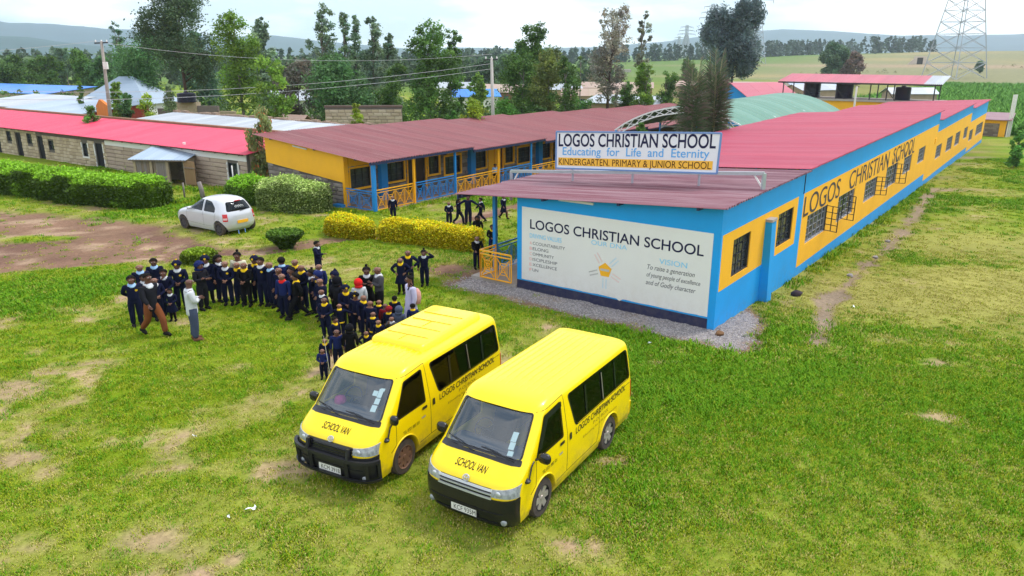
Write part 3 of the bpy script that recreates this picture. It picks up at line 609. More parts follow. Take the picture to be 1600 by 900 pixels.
b = MB(); b.box(-ln, 0, 4.28, 4.46, -.6, 2.5); b.add([(-.02, .2, -.6), (-.02, 4.28, -.6), (-.02, 4.28, 2.5), (-.02, .2, ez)], [(0, 1, 2, 3)]); b.build('rear_wall', M_tan[0], pb)
rf = MB(); rf.box(-ln, .1, -.3, -.26, ez - .02, ez + .05); rf.bar((-ln, 2, ez + .22), (0, 2, ez + .22), .04)
for i in range(38): rf.box(-ln + i * 1.07, -ln + i * 1.07 + .05, -.25, 4.2, ez - .06, ez - .02)
roof = rf.build('roof', mat('roof_timber', (.10, .055, .04), .9), pb)
cap = MB(); cap.box(-ln, .3, 4.50, 4.85, 2.1, 2.80); cap.build('parapet', mat('parapet_brown', (.27, .16, .10), .9, .2, var=.6, vs=3), pb)
shP = corrugated(.9, 4.85, -.60, RM_P, amp=.02)
for i in range(45):
    o = link('roof_sheet', shP[rng.choice([0, 1, 2]) if i > 18 else 1], roof, (-ln + .9 * i - .1, -.36, ez + .065 + (.004 if i % 2 else 0))); o.rotation_euler = (0, 0, -math.pi / 2); o.location.x += 0
    o.scale = (1, 1.01, 1)
# parapet hides the white roof's front edge; sheets lie along local +y (downhill is -y)
# ---------------------------------------------------------------- lean-to shed before it
sh = thing('garden_shed', 'small plank shed with grey iron roof and one door standing open', 'shed', (-20.0, 43.75, -.10), R(-6))
M_plank = [mat('weathered_plank_%d' % i, c, .9, .2, var=.7, vs=3, stretch=(6, 6, .6), col2=c2) for i, (c, c2) in enumerate([((.20, .165, .15), (.33, .30, .29)), ((.27, .21, .16), (.13, .10, .09)), ((.34, .22, .12), (.22, .13, .07))])]
for i, (x0, x1) in enumerate(((-2.0, -1.2), (-.95, -.15))):
    n = 5
    for k in range(n):
        b = MB(); w = (x1 - x0) / n; b.box(x0 + k * w + .006, x0 + (k + 1) * w - .006, -.02 - .008 * (k % 2), .02, .0 + .03 * rng.random(), 1.36); b.build('plank', M_plank[rng.choice([0, 0, 1])], sh)
for x in (-2.08, -1.08, -.08, 1.0):
    b = MB(); b.box(x - .08, x + .08, -.06, .1, -.2, 1.42); b.build('post', M_tan[1], sh)
lf = thing('x', '', ''); bpy.data.objects.remove(lf)
for k in range(6):
    b = MB(); x = .98 + k * .13; b.box(x + .005, x + .125, -.10 - .05 * k, -.06 - .05 * k, .08, 1.42); b.build('door_plank', M_plank[2], sh)
b = MB(); b.bar((.98, -.13, 1.05), (1.78, -.42, 1.05), .03); b.build('door_brace', M_plank[1], sh)
b = MB(); b.box(-2.1, -2.0, 0, 2.0, -.2, 1.5); b.box(-2.1, 1.0, 1.9, 2.0, -.2, 1.6); b.box(.95, 1.05, .1, 2.0, -.2, 1.5); b.build('wall', M_tan[0], sh)
stone_course(sh, lambda a, d, z: (-2.1 - d, -a, z), -2.0, 0.0, .1, 1.4, [], M_tan, rng, .25, .6)
rf = MB(); rf.box(-2.3, 1.2, -.25, -.2, 1.40, 1.46); roof = rf.build('roof', M_plank[1], sh)
shS = corrugated(.9, 2.7, -.42, RM_G, amp=.012)
for i in range(4): o = link('roof_sheet', shS[i % 3], roof, (-2.35 + .9 * i, -.3, 1.49)); o.rotation_euler = (0, 0, -math.pi / 2)
b = MB(); b.lathe([(.0, 1.4), (.09, 1.4), (.09, 2.25), (.0, 2.25)], (.0, 2.0, 0), n=10); b.build('flue_pipe', M_white, sh)
# ================================================================ vehicles
class Shell:
    """car body from plan outlines stacked in z. x forward (0 = front bumper), y left, z up"""
    def __init__(s, T, bf, br, nf=2.6, mf=1.8, nr=4., mr=2.6):
        T = np.array(T, float); zz = np.linspace(T[0, 0], T[-1, 0], 241); A = [np.interp(zz, T[:, 0], T[:, k]) for k in range(1, 4)]
        k = np.array([1, 2, 3, 4, 3, 2, 1.]); k /= k.sum(); A = [np.convolve(np.pad(a, 3, mode='edge'), k, 'valid') for a in A]
        s.zz, (s.xf_, s.xr_, s.yw_) = zz, A; s.bf, s.br, s.nf, s.mf, s.nr, s.mr = bf, br, nf, mf, nr, mr
    def xf(s, z): return np.interp(z, s.zz, s.xf_)
    def xr(s, z): return np.interp(z, s.zz, s.xr_)
    def yw(s, z): return np.interp(z, s.zz, s.yw_)
    def caps(s, z):
        L = s.xf(z) - s.xr(z); return min(s.bf, L * .45), min(s.br, L * .35)
    def fpt(s, ph, z, off=0.):
        """front cap, ph -90..90 degrees (positive = left)"""
        b, _ = s.caps(z); sn, cs = math.sin(R(ph)), max(0, math.cos(R(ph))); y = s.yw(z) * math.copysign(abs(sn) ** (2 / s.nf), sn); x = s.xf(z) - b + b * cs ** (2 / s.mf)
        return Vector((x + off * cs, y + off * sn, z))
    def rpt(s, ph, z, off=0.):
        _, b = s.caps(z); sn, cs = math.sin(R(ph)), max(0, math.cos(R(ph))); y = s.yw(z) * math.copysign(abs(sn) ** (2 / s.nr), sn); x = s.xr(z) + b - b * cs ** (2 / s.mr)
        return Vector((x - off * cs, y + off * sn, z))
    def outline(s, z, nc=18):
        P = [s.fpt(p, z) for p in np.linspace(-90, 90, nc)]; a, b = P[-1], s.rpt(90, z)
        P += [a.lerp(b, t) for t in np.linspace(0, 1, 8)[1:-1]]
        Q = [s.rpt(p, z) for p in np.linspace(90, -90, nc)]; P += Q
        P += [Q[-1].lerp(P[0], t) for t in np.linspace(0, 1, 8)[1:-1]]
        return P
    def sidey(s, x, z):
        bf, br = s.caps(z); xa = s.xf(z) - bf; xb = s.xr(z) + br; w = s.yw(z)
        if x > xa: t = min(1, max(0, (x - xa) / bf)); return w * max(0, 1 - t ** s.mf) ** (1 / s.nf)
        if x < xb: t = min(1, max(0, (xb - x) / br)); return w * max(0, 1 - t ** s.mr) ** (1 / s.nr)
        return w
    def frontx(s, y, z):
        b, _ = s.caps(z); t = min(1, abs(y) / s.yw(z)); return s.xf(z) - b + b * max(0, 1 - t ** s.nf) ** (1 / s.mf)
    def rearx(s, y, z):
        _, b = s.caps(z); t = min(1, abs(y) / s.yw(z)); return s.xr(z) + b - b * max(0, 1 - t ** s.nr) ** (1 / s.mr)
    def topz(s, y):
        k = s.zz > s.zz[-1] - .45; return float(np.interp(-abs(y), -s.yw_[k], s.zz[k]))
    def solid(s, zs, inset=0.):
        V = []; F = []; n = None
        for z in zs:
            P = s.outline(z)
            if inset:
                c = Vector(((s.xf(z) + s.xr(z)) / 2, 0, z)); w = max(s.yw(z), .05); l = max((s.xf(z) - s.xr(z)) / 2, .05); kx, ky = max(.1, 1 - inset / l), max(.1, 1 - inset / w)
                P = [Vector((c.x + (p.x - c.x) * kx, p.y * ky, z)) for p in P]
            n = len(P); V += P
        for i in range(len(zs) - 1):
            for k in range(n): F.append((i * n + k, i * n + (k + 1) % n, (i + 1) * n + (k + 1) % n, (i + 1) * n + k))
        F += [tuple(range(n - 1, -1, -1)), tuple(range((len(zs) - 1) * n, len(zs) * n))]
        m = MB(); m.add(V, F); return m
    def band(s, ph0, ph1, z0, z1, off, m, mi=0, n=16, nz=4, thick=.03, end='f'):
        """raised strip that follows the nose or tail"""
        g = s.fpt if end == 'f' else s.rpt; V = []; zf0 = z0 if callable(z0) else (lambda t: z0); zf1 = z1 if callable(z1) else (lambda t: z1)
        for o in (off, off - thick):
            for j in range(nz + 1):
                for i in range(n + 1): ph = ph0 + (ph1 - ph0) * i / n; V.append(g(ph, zf0(ph) + (zf1(ph) - zf0(ph)) * j / nz, o))
        w = n + 1; h = (nz + 1) * w; F = []
        for j in range(nz):
            for i in range(n): a = j * w + i; F.append((a, a + 1, a + w + 1, a + w)); F.append((h + a, h + a + w, h + a + w + 1, h + a + 1))
        for i in range(n): F.append((i, h + i, h + i + 1, i + 1)); a = nz * w + i; F.append((a, a + 1, h + a + 1, h + a))
        for j in range(nz): a = j * w; F.append((a, a + w, h + a + w, h + a)); a += n; F.append((a, h + a, h + a + w, a + w))
        m.add(V, F, mi)
def rounded(poly, r, k=4):
    out = []; n = len(poly)
    for i in range(n):
        p, a, b = Vector(poly[i]), Vector(poly[i - 1]), Vector(poly[(i + 1) % n]); da, db = (a - p), (b - p); rr = min(r, da.length * .4, db.length * .4); A, B = p + da.normalized() * rr, p + db.normalized() * rr
        for j in range(k + 1): t = j / k; out.append(((A.lerp(p, t)).lerp(p.lerp(B, t), t))[:])
    return out
def patch(poly, place, off, m, mi=0, rings=5):
    """fill a convex 2-D polygon and lay it on a surface: place(u, v, off)"""
    c = sum((Vector(p) for p in poly), Vector((0, 0))) / len(poly); n = len(poly); V = [place(c.x, c.y, off)]; F = []
    for k in range(1, rings + 1):
        for p in poly: q = c.lerp(Vector(p), k / rings); V.append(place(q.x, q.y, off))
    for i in range(n): F.append((0, 1 + i, 1 + (i + 1) % n))
    for k in range(rings - 1):
        for i in range(n): a = 1 + k * n; F.append((a + i, a + n + i, a + n + (i + 1) % n, a + (i + 1) % n))
    m.add(V, F, mi)
def boolean(base, cutters):
    """base MB minus cutter MBs -> mesh"""
    def ob(mb): return link('cutter', mb.mesh('cutter', MATS['dark_steel']))
    o = ob(base); cs = []
    for c in cutters:
        k = ob(c); cs.append(k); bm = bmesh.new(); bm.from_mesh(k.data); bmesh.ops.recalc_face_normals(bm, faces=bm.faces); bm.to_mesh(k.data); bm.free()
        md = o.modifiers.new('cut', 'BOOLEAN'); md.operation = 'DIFFERENCE'; md.solver = 'EXACT'; md.object = k
    bm = bmesh.new(); bm.from_mesh(o.data); bmesh.ops.recalc_face_normals(bm, faces=bm.faces); bm.to_mesh(o.data); bm.free()
    dg = bpy.context.evaluated_depsgraph_get(); dg.update(); me = bpy.data.meshes.new_from_object(o.evaluated_get(dg))
    for k in cs + [o]: bpy.data.objects.remove(k)
    me.polygons.foreach_set('use_smooth', [True] * len(me.polygons)); me.set_sharp_from_angle(angle=R(32)); return me
M_yp = mat('yellow_vehicle_paint', (.92, .67, .0), .32, .45, coat=.3, var=.06, vs=3, col2=(.88, .63, .01))
def dirty(m, z0, z1, col, amt):
    nd, lk = m.node_tree.nodes, m.node_tree.links; b = nd['Principled BSDF']; src = b.inputs['Base Color'].links[0].from_socket; t = N(nd, 'ShaderNodeTexCoord'); sx = N(nd, 'ShaderNodeSeparateXYZ'); lk.new(t.outputs['Object'], sx.inputs[0])
    r = N(nd, 'ShaderNodeMapRange'); r.inputs['From Min'].default_value = z1; r.inputs['From Max'].default_value = z0; lk.new(sx.outputs['Z'], r.inputs['Value']); n = N(nd, 'ShaderNodeTexNoise'); n.inputs['Scale'].default_value = 5; n.inputs['Detail'].default_value = 8; n.inputs['Roughness'].default_value = .7; lk.new(t.outputs['Object'], n.inputs['Vector'])
    r2 = N(nd, 'ShaderNodeMapRange'); r2.inputs['From Min'].default_value = .42; r2.inputs['From Max'].default_value = .68; lk.new(n.outputs['Fac'], r2.inputs['Value']); mu = N(nd, 'ShaderNodeMath', operation='MULTIPLY'); lk.new(r.outputs[0], mu.inputs[0]); lk.new(r2.outputs[0], mu.inputs[1]); m2 = N(nd, 'ShaderNodeMath', operation='MULTIPLY'); m2.inputs[1].default_value = amt; lk.new(mu.outputs[0], m2.inputs[0])
    mx = N(nd, 'ShaderNodeMixRGB'); lk.new(m2.outputs[0], mx.inputs['Fac']); lk.new(src, mx.inputs['Color1']); mx.inputs['Color2'].default_value = (*col, 1); lk.new(mx.outputs[0], b.inputs['Base Color'])
dirty(M_yp, .25, .85, (.30, .19, .09), .8); dirty(M_blue, -.9, .5, (.16, .13, .12), .7); dirty(M_white, .2, .9, (.45, .36, .27), .25); dirty(M_yel, -.6, .8, (.45, .27, .08), .45)
M_blk = mat('black_plastic', (.014, .014, .018), .42, .4)
M_blkg = mat('glossy_black_trim', (.010, .010, .014), .22, .5)
M_tyre = mat('dusty_tyre_rubber', (.045, .04, .04), .9, .2, var=.6, vs=9, col2=(.13, .095, .075))
M_alloy = mat('dirty_alloy', (.52, .48, .46), .45, .5, metal=.5, var=.5, vs=9, col2=(.34, .25, .2))
M_rustw = mat('rusty_steel_wheel', (.13, .07, .05), .7, .3, var=.6, vs=12, col2=(.24, .12, .075))
M_chrome = mat('chrome', (.52, .54, .58), .3, .6, metal=.45)
M_lens = mat('headlamp_lens', (.42, .45, .47), .15, .6, var=.9, vs=14, col2=(.13, .14, .16), coat=.5)
M_plate = mat('white_number_plate', (.70, .69, .66), .5, .4)
M_black = mat('black_lettering', (.015, .014, .014), .6, .2)
M_seat = mat('dark_seat_fabric', (.055, .055, .065), .9, .1)
M_dash = mat('grey_dashboard', (.13, .13, .145), .7, .2)
M_under = mat('underbody_dark', (.02, .02, .02), .9, .1)
M_redl = mat('red_lamp_lens', (.55, .015, .02), .2, .5)
def glassmat(name, tint, a):
    m = bpy.data.materials.new(name); m.use_nodes = True; nd, lk = m.node_tree.nodes, m.node_tree.links; nd.clear()
    o = N(nd, 'ShaderNodeOutputMaterial'); t = N(nd, 'ShaderNodeBsdfTransparent'); t.inputs['Color'].default_value = (*tint, 1); g = N(nd, 'ShaderNodeBsdfGlossy'); g.inputs['Roughness'].default_value = .04; g.inputs['Color'].default_value = (.85, .92, 1, 1)
    f = N(nd, 'ShaderNodeLayerWeight'); f.inputs['Blend'].default_value = .5; pw_ = N(nd, 'ShaderNodeMath', operation='POWER'); pw_.inputs[1].default_value = 4; lk.new(f.outputs['Facing'], pw_.inputs[0]); mth = N(nd, 'ShaderNodeMath', operation='ADD'); mth.inputs[1].default_value = a + .03; mth.use_clamp = True; hf_ = N(nd, 'ShaderNodeMath', operation='MULTIPLY'); hf_.inputs[1].default_value = .6; lk.new(pw_.outputs[0], hf_.inputs[0]); lk.new(hf_.outputs[0], mth.inputs[0])
    mx = N(nd, 'ShaderNodeMixShader'); lk.new(mth.outputs[0], mx.inputs[0]); lk.new(t.outputs[0], mx.inputs[1]); lk.new(g.outputs[0], mx.inputs[2]); lk.new(mx.outputs[0], o.inputs['Surface']); MATS[name] = m; return m
G_wind = glassmat('windscreen_glass', (.60, .68, .75), .09)
G_side = glassmat('tinted_side_glass', (.07, .075, .095), .0)
def wheel(parent, c, r, w, rimm, side_=1, spokes=6, name='wheel', dish=.0):
    t = MB(); t.lathe([(r * .66, -w / 2), (r * .93, -w / 2), (r, -w / 2 + .03), (r, w / 2 - .03), (r * .93, w / 2), (r * .66, w / 2), (r * .60, 0), (r * .66, -w / 2)], ax='y', n=28)
    o = t.build(name, M_tyre, parent, True, 40, loc=c); f = side_ * (w / 2)
    m = MB(); m.lathe([(r * .68, f * .95), (r * .65, f * 1.04), (r * .58, f * .85), (r * .5, f * .35), (0.01, f * .35)], ax='y', n=24, mi=1)
    for k in range(spokes):
        a = 2 * math.pi * k / spokes; ca, sa = math.cos(a), math.sin(a); q = []
        for rr, hw, d in ((r * .10, .05, .84), (r * .61, .040 + .012 * (spokes < 7), .92)):
            for sg_ in (-1, 1): q.append((ca * rr - sa * hw * sg_, f * d, sa * rr + ca * hw * sg_))
        m.add(q + [(p[0], p[1] - side_ * .05, p[2]) for p in q], [(0, 1, 3, 2), (0, 4, 5, 1), (2, 3, 7, 6), (0, 2, 6, 4), (1, 5, 7, 3)])
    m.lathe([(.0, f * .98), (r * .13, f * .96), (r * .16, f * .75), (r * .16, f * .4)], ax='y', n=12)
    m.build('rim', [rimm, rimm if dish else M_under], o, True, 35)
    return o
VT = [(.22, -.10, -4.62, .85), (.36, -.03, -4.69, .897), (.52, -.0, -4.70, .905), (.70, -.005, -4.70, .91), (.84, -.025, -4.695, .91), (.94, -.065, -4.69, .908), (1.02, -.14, -4.685, .906), (1.10, -.26, -4.68, .902), (1.20, -.42, -4.67, .893),
      (1.40, -.60, -4.655, .87), (1.60, -.785, -4.635, .846), (1.74, -.91, -4.615, .828), (1.80, -.965, -4.60, .818), (1.86, -1.03, -4.58, .80), (1.90, -1.09, -4.555, .775), (1.93, -1.16, -4.52, .74), (1.955, -1.27, -4.45, .67), (1.975, -1.45, -4.32, .54), (1.99, -1.75, -4.0, .30), (1.995, -2.1, -3.6, .08)]
VS = Shell(VT, .29, .16, 4.6, 2.2, 5., 2.6)
def PH(f): return math.degrees(math.asin(abs(f) ** (4.6 / 2)))   # nose angle at a fraction f of the half width
VAN_Z = list(np.linspace(.22, 1.2, 22)) + list(np.linspace(1.22, 1.8, 16)) + list(np.linspace(1.82, 1.92, 9)) + list(np.linspace(1.925, 1.994, 28))
sidep = lambda sg: (lambda x, z, o: Vector((x, sg * (VS.sidey(x, z) + o), z)))
frontp = lambda y, z, o: Vector((VS.frontx(y, z) + o, y, z + o * .35))
rearp = lambda y, z, o: Vector((VS.rearx(y, z) - o, y, z))
WIN_D = rounded([(-.78, 1.14), (-1.15, 1.75), (-1.70, 1.79), (-1.72, 1.14)], .05)
WIN_S = rounded([(-2.16, 1.14), (-1.95, 1.80), (-4.43, 1.78), (-4.51, 1.16)], .09)
WIN_F = rounded([(-.785, 1.225), (.785, 1.225), (.705, 1.815), (-.705, 1.815)], .06)
WIN_R = rounded([(-.70, 1.18), (.70, 1.18), (.62, 1.72), (-.62, 1.72)], .08)
def van_body():
    base = VS.solid(VAN_Z); cut = []
    cav = VS.solid(list(np.linspace(.78, 1.90, 26)), .055); cut.append(cav)
    for poly in (WIN_D, WIN_S):
        c = MB(); c.prism([(x, -2, z) for x, z in poly], (0, 4, 0)); cut.append(c)
    c = MB(); c.prism([(-1.75, y, z) for y, z in WIN_F], (3, 0, 0)); cut.append(c)
    c = MB(); c.prism([(-4.3, y, z) for y, z in WIN_R], (-1.5, 0, 0)); cut.append(c)
    for x in (-1.03, -3.6):
        for sg in (-1, 1): c = MB(); c.lathe([(0.001, -.24), (.40, -.24), (.40, .3), (0.001, .3)], (x, sg * .88, .335), 'y', 30); cut.append(c)
    me = boolean(base, cut); me.name = 'body'; me.materials.clear(); me.materials.append(M_yp); return me
VAN_BODY = van_body()
def roofz(x, y):
    lo, hi = 1.75, 1.995
    for _ in range(18):
        z = (lo + hi) / 2
        if abs(y) < VS.sidey(x, z) and VS.rearx(y, z) < x < VS.frontx(y, z): lo = z
        else: hi = z
    return lo
def rib(m, y, x0, x1, n=16, hw=.022, h=.013):
    V = []; F = []
    for i in range(n + 1):
        x = x0 + (x1 - x0) * i / n; k = min(1, i / 1.5, (n - i) / 1.5)
        for dy, dz in ((-hw, -.002), (-hw * .45, h * k), (hw * .45, h * k), (hw, -.002)): V.append((x, y + dy, roofz(x, y + dy) + dz))
    for i in range(n):
        for k in range(3): a = i * 4 + k; F.append((a, a + 1, a + 5, a + 4))
    m.add(V, F)
def van(label, loc, yaw, plate, kind, group):
    t = thing('school_van', label, 'van', loc, yaw, group); t.scale = (1, .945, 1); body = link('body', VAN_BODY, t)
    for nm, poly, place, g in (('windscreen', WIN_F, frontp, G_wind), ('rear_window', WIN_R, rearp, G_side)):
        m = MB(); patch(poly, place, -.012, m, rings=6); w = m.build(nm, g, t, True)
        # rubber surround
        m = MB(); c = Vector((0, sum(p[1] for p in poly) / len(poly))); inn = [(c.lerp(Vector(p), .965))[:] for p in poly]; n = len(poly)
        m.add([place(*p, .006) for p in poly] + [place(*p, .004) for p in inn], [(i, (i + 1) % n, n + (i + 1) % n, n + i) for i in range(n)]); m.build('seal', M_blkg, w, True)
    for sg in (1, -1):
        P = sidep(sg); m = MB(); patch(WIN_D, P, -.012, m); w = m.build('door_window', G_side, t, True)
        m = MB(); n = len(WIN_D); inn = [(Vector((-1.40, 1.42)).lerp(Vector(p), .93))[:] for p in WIN_D]; m.add([P(*p, .008) for p in WIN_D] + [P(*p, .006) for p in inn], [(i, (i + 1) % n, n + (i + 1) % n, n + i) for i in range(n)])
        if kind == 'b':
            vz = [(-.86, 1.29), (-1.16, 1.765), (-1.70, 1.79), (-1.70, 1.70), (-1.24, 1.67), (-.96, 1.27)]; m.add([P(*p, .02) for p in vz], [(0, 1, 4, 5), (1, 2, 3, 4)])
        m.build('weather_strip', M_blkg, w)
        m = MB(); patch(WIN_S, P, -.012, m, rings=6); w = m.build('side_window', G_side, t, True)
        m = MB(); n = len(WIN_S); c = Vector((-3.2, 1.45)); inn = [(c.lerp(Vector(p), .965))[:] for p in WIN_S]; m.add([P(*p, .006) for p in WIN_S] + [P(*p, .005) for p in inn], [(i, (i + 1) % n, n + (i + 1) % n, n + i) for i in range(n)])
        for x in (-2.62, -3.28, -3.85):
            q = [P(x - .03, 1.18, .0), P(x + .03, 1.18, .0), P(x + .03, 1.72, .0), P(x - .03, 1.72, .0)]; m.add(q, [(0, 1, 2, 3)])
        m.build('seal', M_blkg, w, True)
        m = MB(); m.bar(P(-3.28 if kind == 'b' else -3.30, 1.2, .012), P(-3.26, 1.72, .012), .006); m.build('window_channel', M_alloy, w)
        # shut lines of the front and sliding door
        m = MB()
        def line(pts, r=.005):
            q = []
            for a, b in zip(pts[:-1], pts[1:]):
                for k in range(8): q.append(Vector(a).lerp(Vector(b), k / 8))
            q.append(Vector(pts[-1])); m.tube([P(p.x, p.y, .000) for p in q], r, 4)
        line([(-.80, 1.12), (-.78, .70), (-.62, .62)]); line([(-1.80, 1.86), (-1.86, 1.15), (-1.86, .42), (-1.50, .40)]); line([(-1.08, 1.82), (-1.80, 1.86)]); line([(-1.86, .42), (-3.05, .42), (-3.12, .62), (-3.12, 1.12)]); line([(-3.1, 1.06), (-4.5, 1.06)])
        m.build('door_gap', M_under, t)
        m = MB(); patch(rounded([(-1.58, 1.02), (-1.58, 1.075), (-1.74, 1.075), (-1.74, 1.02)], .02), P, .012, m); m.build('door_handle', M_blk, t)
        m = MB(); patch(rounded([(-1.93, .98), (-1.93, 1.11), (-2.0, 1.11), (-2.0, .98)], .02), P, .014, m); m.build('door_handle', M_blk, t)
        m = MB(); patch(rounded([(-1.56, .86), (-1.56, .89), (-1.68, .89), (-1.68, .86)], .01), P, .006, m); m.build('badge', M_chrome, t)
        # wheel arch lips
        for x in (-1.03, -3.6):
            m = MB(); m.tube([P(x + .415 * math.cos(a), .335 + .415 * math.sin(a), .004) for a in np.linspace(R(2), R(178), 22)], .014, 6); m.build('arch_lip', M_yp, t, True)
        sd = lambda x, z, P=P: P(x, z, .006)
        if sg > 0:
            s_ = lambda x0, x1, z0, z1, txt, mm, bold=.0, sh_=0.: lettering(txt, x0, x1, z0, z1, sd, mm, t, bold=bold, shear=sh_)
            s_(-2.16, -4.28, .985, 1.105, 'LOGOS CHRISTIAN SCHOOL', M_black, .008, .1); s_(-2.85, -3.5, .87, .93, 'P.O. BOX', mat('thin_brown_lettering', (.30, .20, .02), .6), 0, .1); s_(-2.45, -3.9, .76, .82, 'Educating for Life and Eternity', MATS['thin_brown_lettering']); s_(-.98, -1.48, .80, .86, 'TEL 0721 880 501', M_black, 0, .1)
    # nose: bumper, grille, lamps
    m = MB(); VS.band(-86, 86, .24, lambda p: .775 - .03 * math.cos(R(p)), .02, m, n=34, nz=6, thick=.06); bmp = m.build('bumper', M_blk if kind == 'a' else M_blkg, t, True, 50)
    m = MB(); VS.band(-PH(.7), PH(.7), .30, .34, .028, m, n=24, nz=2, thick=.03); VS.band(-PH(.8), PH(.8), .52, .53, .026, m, n=24, nz=1, thick=.02); m.build('lower_intake', M_under, bmp)
    m = MB(); VS.band(-PH(.56), PH(.56), .73, .905, .008, m, n=20, nz=2, thick=.03); gr_ = m.build('grille', M_blkg, t)
    m = MB()
    for z0, z1 in ((.745, .775), (.815, .835), (.868, .90)): VS.band(-PH(.58), PH(.58), z0, z1, .024, m, n=20, nz=1, thick=.025)
    m.build('grille_bar', M_chrome if kind == 'b' else M_blkg, gr_, True, 40)
    for sg in (1, -1):
        m = MB(); VS.band(sg * PH(.57), sg * 83, lambda p: .785, lambda p: .90 + .0011 * (abs(p) - 16), .012, m, n=14, nz=4, thick=.03); hl = m.build('headlight', M_lens, t, True, 40)
        m = MB(); c = VS.fpt(sg * PH(.70), .845, .012); m.lathe([(.0, .012), (.035, .012), (.045, .004), (.05, -.01)], c, 'x', 14); m.build('bulb_reflector', M_chrome, hl, True)
        m = MB(); c = VS.fpt(sg * PH(.80), .36, .02); m.lathe([(.0, .022), (.04, .018), (.055, .0), (.06, -.02)], c, 'x', 14); m.build('fog_lamp', M_lens, t, True)
        m = MB(); VS.band(sg * 56, sg * 86, .72, 1.08, .008, m, n=5, nz=2, thick=.02, end='r'); m.build('tail_light', M_redl, t)
        # mirrors
        m = MB(); mc = Vector((-.80, sg * 1.06, 1.22)); V = []
        if sg > 0 and kind == 'a': mc = Vector((-.66, .98, 1.25))
        for i in range(9):
            a = math.pi * i / 8
            for k in range(12): b = 2 * math.pi * k / 12; V.append(mc + Vector((.06 * math.sin(a) * math.cos(b), (.115 if not (kind == 'a' and sg > 0) else .085) * math.copysign(abs(math.cos(a)) ** .6, math.cos(a)), .095 * math.sin(a) * math.copysign(abs(math.sin(b)) ** .7, math.sin(b)))))
        m.add(V, [(i * 12 + k, i * 12 + (k + 1) % 12, (i + 1) * 12 + (k + 1) % 12, (i + 1) * 12 + k) for i in range(8) for k in range(12)])
        m.bar(mc + Vector((0, -sg * .08, -.03)), (-.78, sg * .88, 1.16), .022, n=6); m.build('mirror', M_blkg, t, True, 60)
    m = MB(); m.tube([(-.72, .90, 1.16), (-.60, .93, 1.13), (-.52, .94, .98), (-.50, .92, .94)], .014, 6); m.lathe([(.0, .0), (.05, .015), (.06, .05), (.0, .09)], (-.49, .92, .90), 'z', 12); m.build('fender_mirror', M_blk, t, True, 50)
    m = MB(); fx = lambda y, z, o: frontp(y, z, o)
    patch(rounded([(-.81, 1.165), (.81, 1.165), (.79, 1.235), (-.79, 1.235)], .02), frontp, .006, m, rings=6); m.build('cowl', M_blkg, t)
    for y0, y1, z1 in ((-.70, -.10, 1.31), (.02, .68, 1.295)):
        m = MB(); m.tube([frontp(y1, 1.22, .02), frontp((y0 + y1) / 2, 1.27, .03), frontp(y0, z1, .03)], .010, 5); m.build('wiper', M_blk, t)
    lettering('SCHOOL VAN', .36, -.34, .985, 1.095, lambda y, z: frontp(-y, z, .006), M_black, t, bold=.008, shear=.2) if False else None
    lettering('SCHOOL VAN', -.31, .31, 1.045, 1.12, lambda y, z: frontp(y, z, .007), M_black, t, bold=.008, shear=.15)
    # round three-loop emblem on the nose
    m = MB(); ez_ = .945
    for ry, rz, oy, oz in ((.062, .042, 0, 0), (.022, .040, 0, 0), (.050, .018, 0, .018)):
        m.tube([frontp(oy + ry * math.cos(a), ez_ + oz + rz * math.sin(a), .012) for a in np.linspace(0, 2 * math.pi, 25)], .0065, 5)
    m.build('emblem', M_chrome, t, True)
    # number plate
    px = VS.frontx(0, .42) + .035; pz = .42; m = MB(); m.box(px - .012, px, -.26, .26, pz - .065, pz + .065); pl_ = m.build('number_plate', M_plate, t)
    m = MB()
    for q in ((-.27, .27, pz + .062, pz + .072), (-.27, .27, pz - .072, pz - .062), (-.27, -.258, pz - .062, pz + .062), (.258, .27, pz - .062, pz + .062)): m.box(px - .012, px + .004, *q)
    m.build('plate_frame', M_blk, pl_)
    lettering(plate, -.20, .24, pz - .042, pz + .042, lambda y, z: Vector((px + .003, y, z)), M_black, pl_, bold=.0)
    # stickers inside the windscreen
    for k, (y, z, w, h) in enumerate([(.53, 1.50, .05, .06), (.54, 1.39, .05, .045), (.56, 1.30, .05, .03)] if kind == 'b' else [(.46, 1.60, .05, .035), (.56, 1.61, .045, .06), (.56, 1.50, .05, .04), (.55, 1.40, .055, .045), (.58, 1.66, .04, .02)]):
        m = MB(); m.add([frontp(y + a * w, z + b * h, -.006) for a, b in ((-1, -1), (1, -1), (1, 1), (-1, 1))], [(0, 1, 2, 3)]); m.build('sticker', mat('pale_sticker', (.36, .48, .52), .6), t)
    # wheels
    for x in (-1.03, -3.6):
        for sg in (1, -1): wheel(t, (x, sg * .79, .335), .335, .21, M_alloy if kind == 'b' else M_rustw, sg, 6 if kind == 'b' else 8, dish=0 if kind == 'b' else 1)
    m = MB(); m.box(-4.5, -.3, -.62, .62, .20, .30); m.build('underbody', M_under, t)
    m = MB(); VS.band(-80, 80, .24, .62, .02, m, n=20, nz=3, thick=.05, end='r'); m.build('rear_bumper', M_yp, t, True, 50)
    # cabin
    m = MB(); m.prism([(-.70, -.78, .8), (-1.10, -.78, .8), (-1.10, -.78, 1.10), (-.95, -.78, 1.165), (-.56, -.78, 1.16)], (0, 1.6, 0)); m.build('dashboard', M_dash, t)
    m = MB(); a0 = R(35); m.tube([(-1.16 + .19 * math.sin(a) * math.sin(a0) * -1, -.40 + .19 * math.cos(a), 1.20 + .19 * math.sin(a) * math.cos(a0)) for a in np.linspace(0, 2 * math.pi, 21)], .016, 6); m.bar((-1.16, -.59, 1.2), (-1.16, -.21, 1.2), .018); m.bar((-1.16, -.4, 1.2), (-1.0, -.4, 1.05), .025); m.build('steering_wheel', M_blk, t, True)
